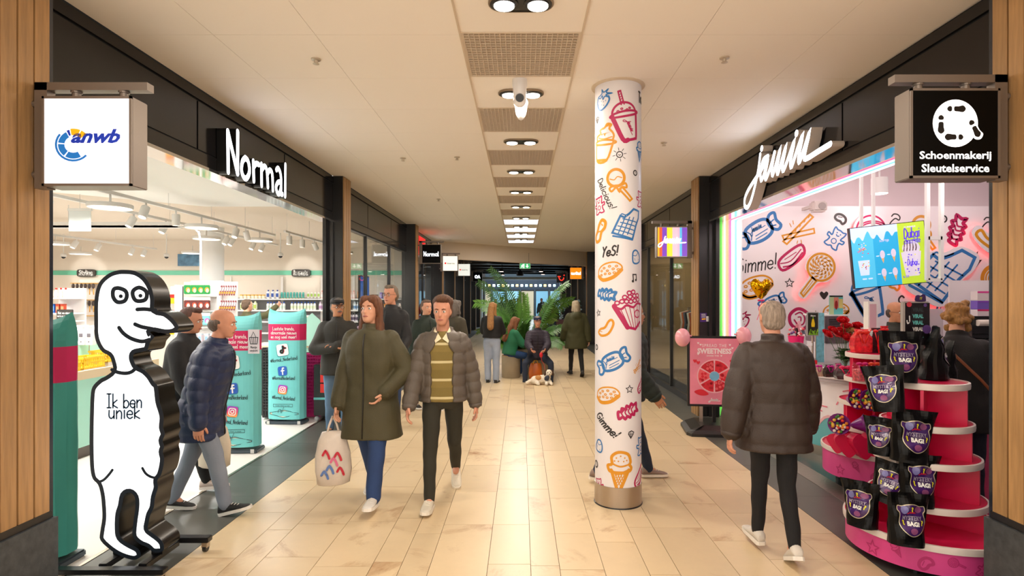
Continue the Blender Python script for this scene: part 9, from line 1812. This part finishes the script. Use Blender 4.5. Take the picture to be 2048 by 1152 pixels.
# loudspeakers / spots under the dark ceiling
for i, (px, py, d) in enumerate(((1003, 543, 24), (1005, 550, 27), (1082, 543, 24), (1086, 549, 27))):
 c = P(px, py, d); t = thing('far_spotlight', 'small bright spotlight under the dark ceiling, ' + ('nearer left', 'farther left', 'nearer right', 'farther right')[i] + ' one', 'spotlight', c); mk('lamp_body', M().cyl((0, 0, 0), (0, 0, .1), .09, n=14), mBlackP, t, rc=0); mk('lens', M().cyl((0, 0, -.012), (0, 0, 0), .08, n=14), mat('far_lens', '#ffe6dc', .4, emit=4), t, rc=0); mk('stem', M().cyl((0, 0, .1), (0, 0, 3.32 - c.z), .01, n=6), mBlackP, t, rc=0)
c = P(1040, 545, 24); t = thing('hanging_speaker', 'black round loudspeaker hanging under the dark ceiling behind the exit sign', 'loudspeaker', c); mk('speaker_body', M().lathe([(.05, .1), (.14, .02), (.15, -.12), (.12, -.14), (.01, -.12)], (0, 0, 0), 16), mBlackP, t, smooth='angle', rc=0); mk('stem', M().cyl((0, 0, .1), (0, 0, 3.32 - c.z), .01, n=6), mBlackP, t, rc=0)
# clothes rails in the boutique behind the right glazing and in far shops
def rail(x, y, L, n, cols, label, group, z=1.5):
 t = thing('clothes_rail', label, 'clothes rail', (x, y, 0)); mk('bar', M().cyl((0, -L / 2, z), (0, L / 2, z), .012), mSteel, t, rc=0)
 for s in (-1, 1): mk('upright', M().cyl((0, s * L / 2, 0), (0, s * L / 2, z), .014), mSteel, t, rc=0); mk('foot', M().box(-.22, .22, s * L / 2 - .015, s * L / 2 + .015, 0, .03), mSteel, t, rc=0)
 for i in range(n):
  yy = -L / 2 + .08 + (L - .16) * i / max(1, n - 1); h = rp.uniform(.55, .85); c_ = cols[i % len(cols)]
  a = M(); a.rings([[(w * math.cos(q), .022 * math.sin(q) * (1 + .3 * math.sin(3 * q)), zz) for q in [2 * math.pi * j / 10 for j in range(10)]] for zz, w in ((z - .06, .05), (z - .10, .2), (z - .3, .17), (z - .06 - h, .22))])
  o = mk('hanging_garment', a, cloth('g' + c_[1:], c_), label='hanging garment, %s on ' % ORD[i] + group, cat='garment', group='garments on ' + group, smooth=1, rc=0); o.location = (x, y + yy, 0); b = M().tube([(0, 0, z - .06), (0, 0, z - .02), (.012, 0, z + .012), (0, 0, z + .02)], .003, 5); mk('hanger_hook', b, mSteel, o, rc=0)
rail(3.35, 9.5, 1.3, 10, ('#2a2a30', '#6a3a3a', '#c8b8a0', '#3a4a60', '#8a7a68'), 'steel clothes rail close behind the right glazing, nearest the pillar', 'the nearest rail behind the right glazing')
rail(3.5, 11.4, 1.3, 10, ('#b85a2a', '#d8d0c0', '#1e2228', '#5a6470'), 'steel clothes rail behind the right glazing, farther one', 'the farther rail behind the right glazing'); rail(4.5, 10.4, 1.6, 11, ('#4a2a30', '#20242c', '#8a8478', '#d0c8b8'), 'steel clothes rail at the back of the boutique', 'the back rail of the boutique')
for s, ys_, nm in ((-1, (15.2, 19.6, 23), 'left'), (1, (15.4, 19.0), 'right')):
 for i, y in enumerate(ys_): rail(s * 3.5, y, 1.3, 8, (('#b8282c', '#d8d0c8', '#2a3040', '#c88aa0') if s < 0 else ('#c8b090', '#e0d8c8', '#7a5a4a')), 'clothes rail in far %s shop, %s along the corridor' % (nm, ('first', 'second', 'third')[i]), '%s rail in the far %s shop' % (('first', 'second', 'third')[i], nm))
t = thing('shop_screen', 'lit landscape picture screen in the far left shop behind the Normal sign', 'screen', (-3.2, 15.6, 1.65)); mk('bezel', M().box(-.02, .02, -.55, .55, 0, .7), mBlackP, t, rc=0); mk('display', M().box(.02, .024, -.52, .52, .03, .67), mat('display_sea', '#7ab0d8', .3, emit=.8, noise=.6, nscale=5), t, rc=0); mk('display_stand', M().box(-.02, .02, -.05, .05, -1.65, 0), mBlackP, t, rc=0)
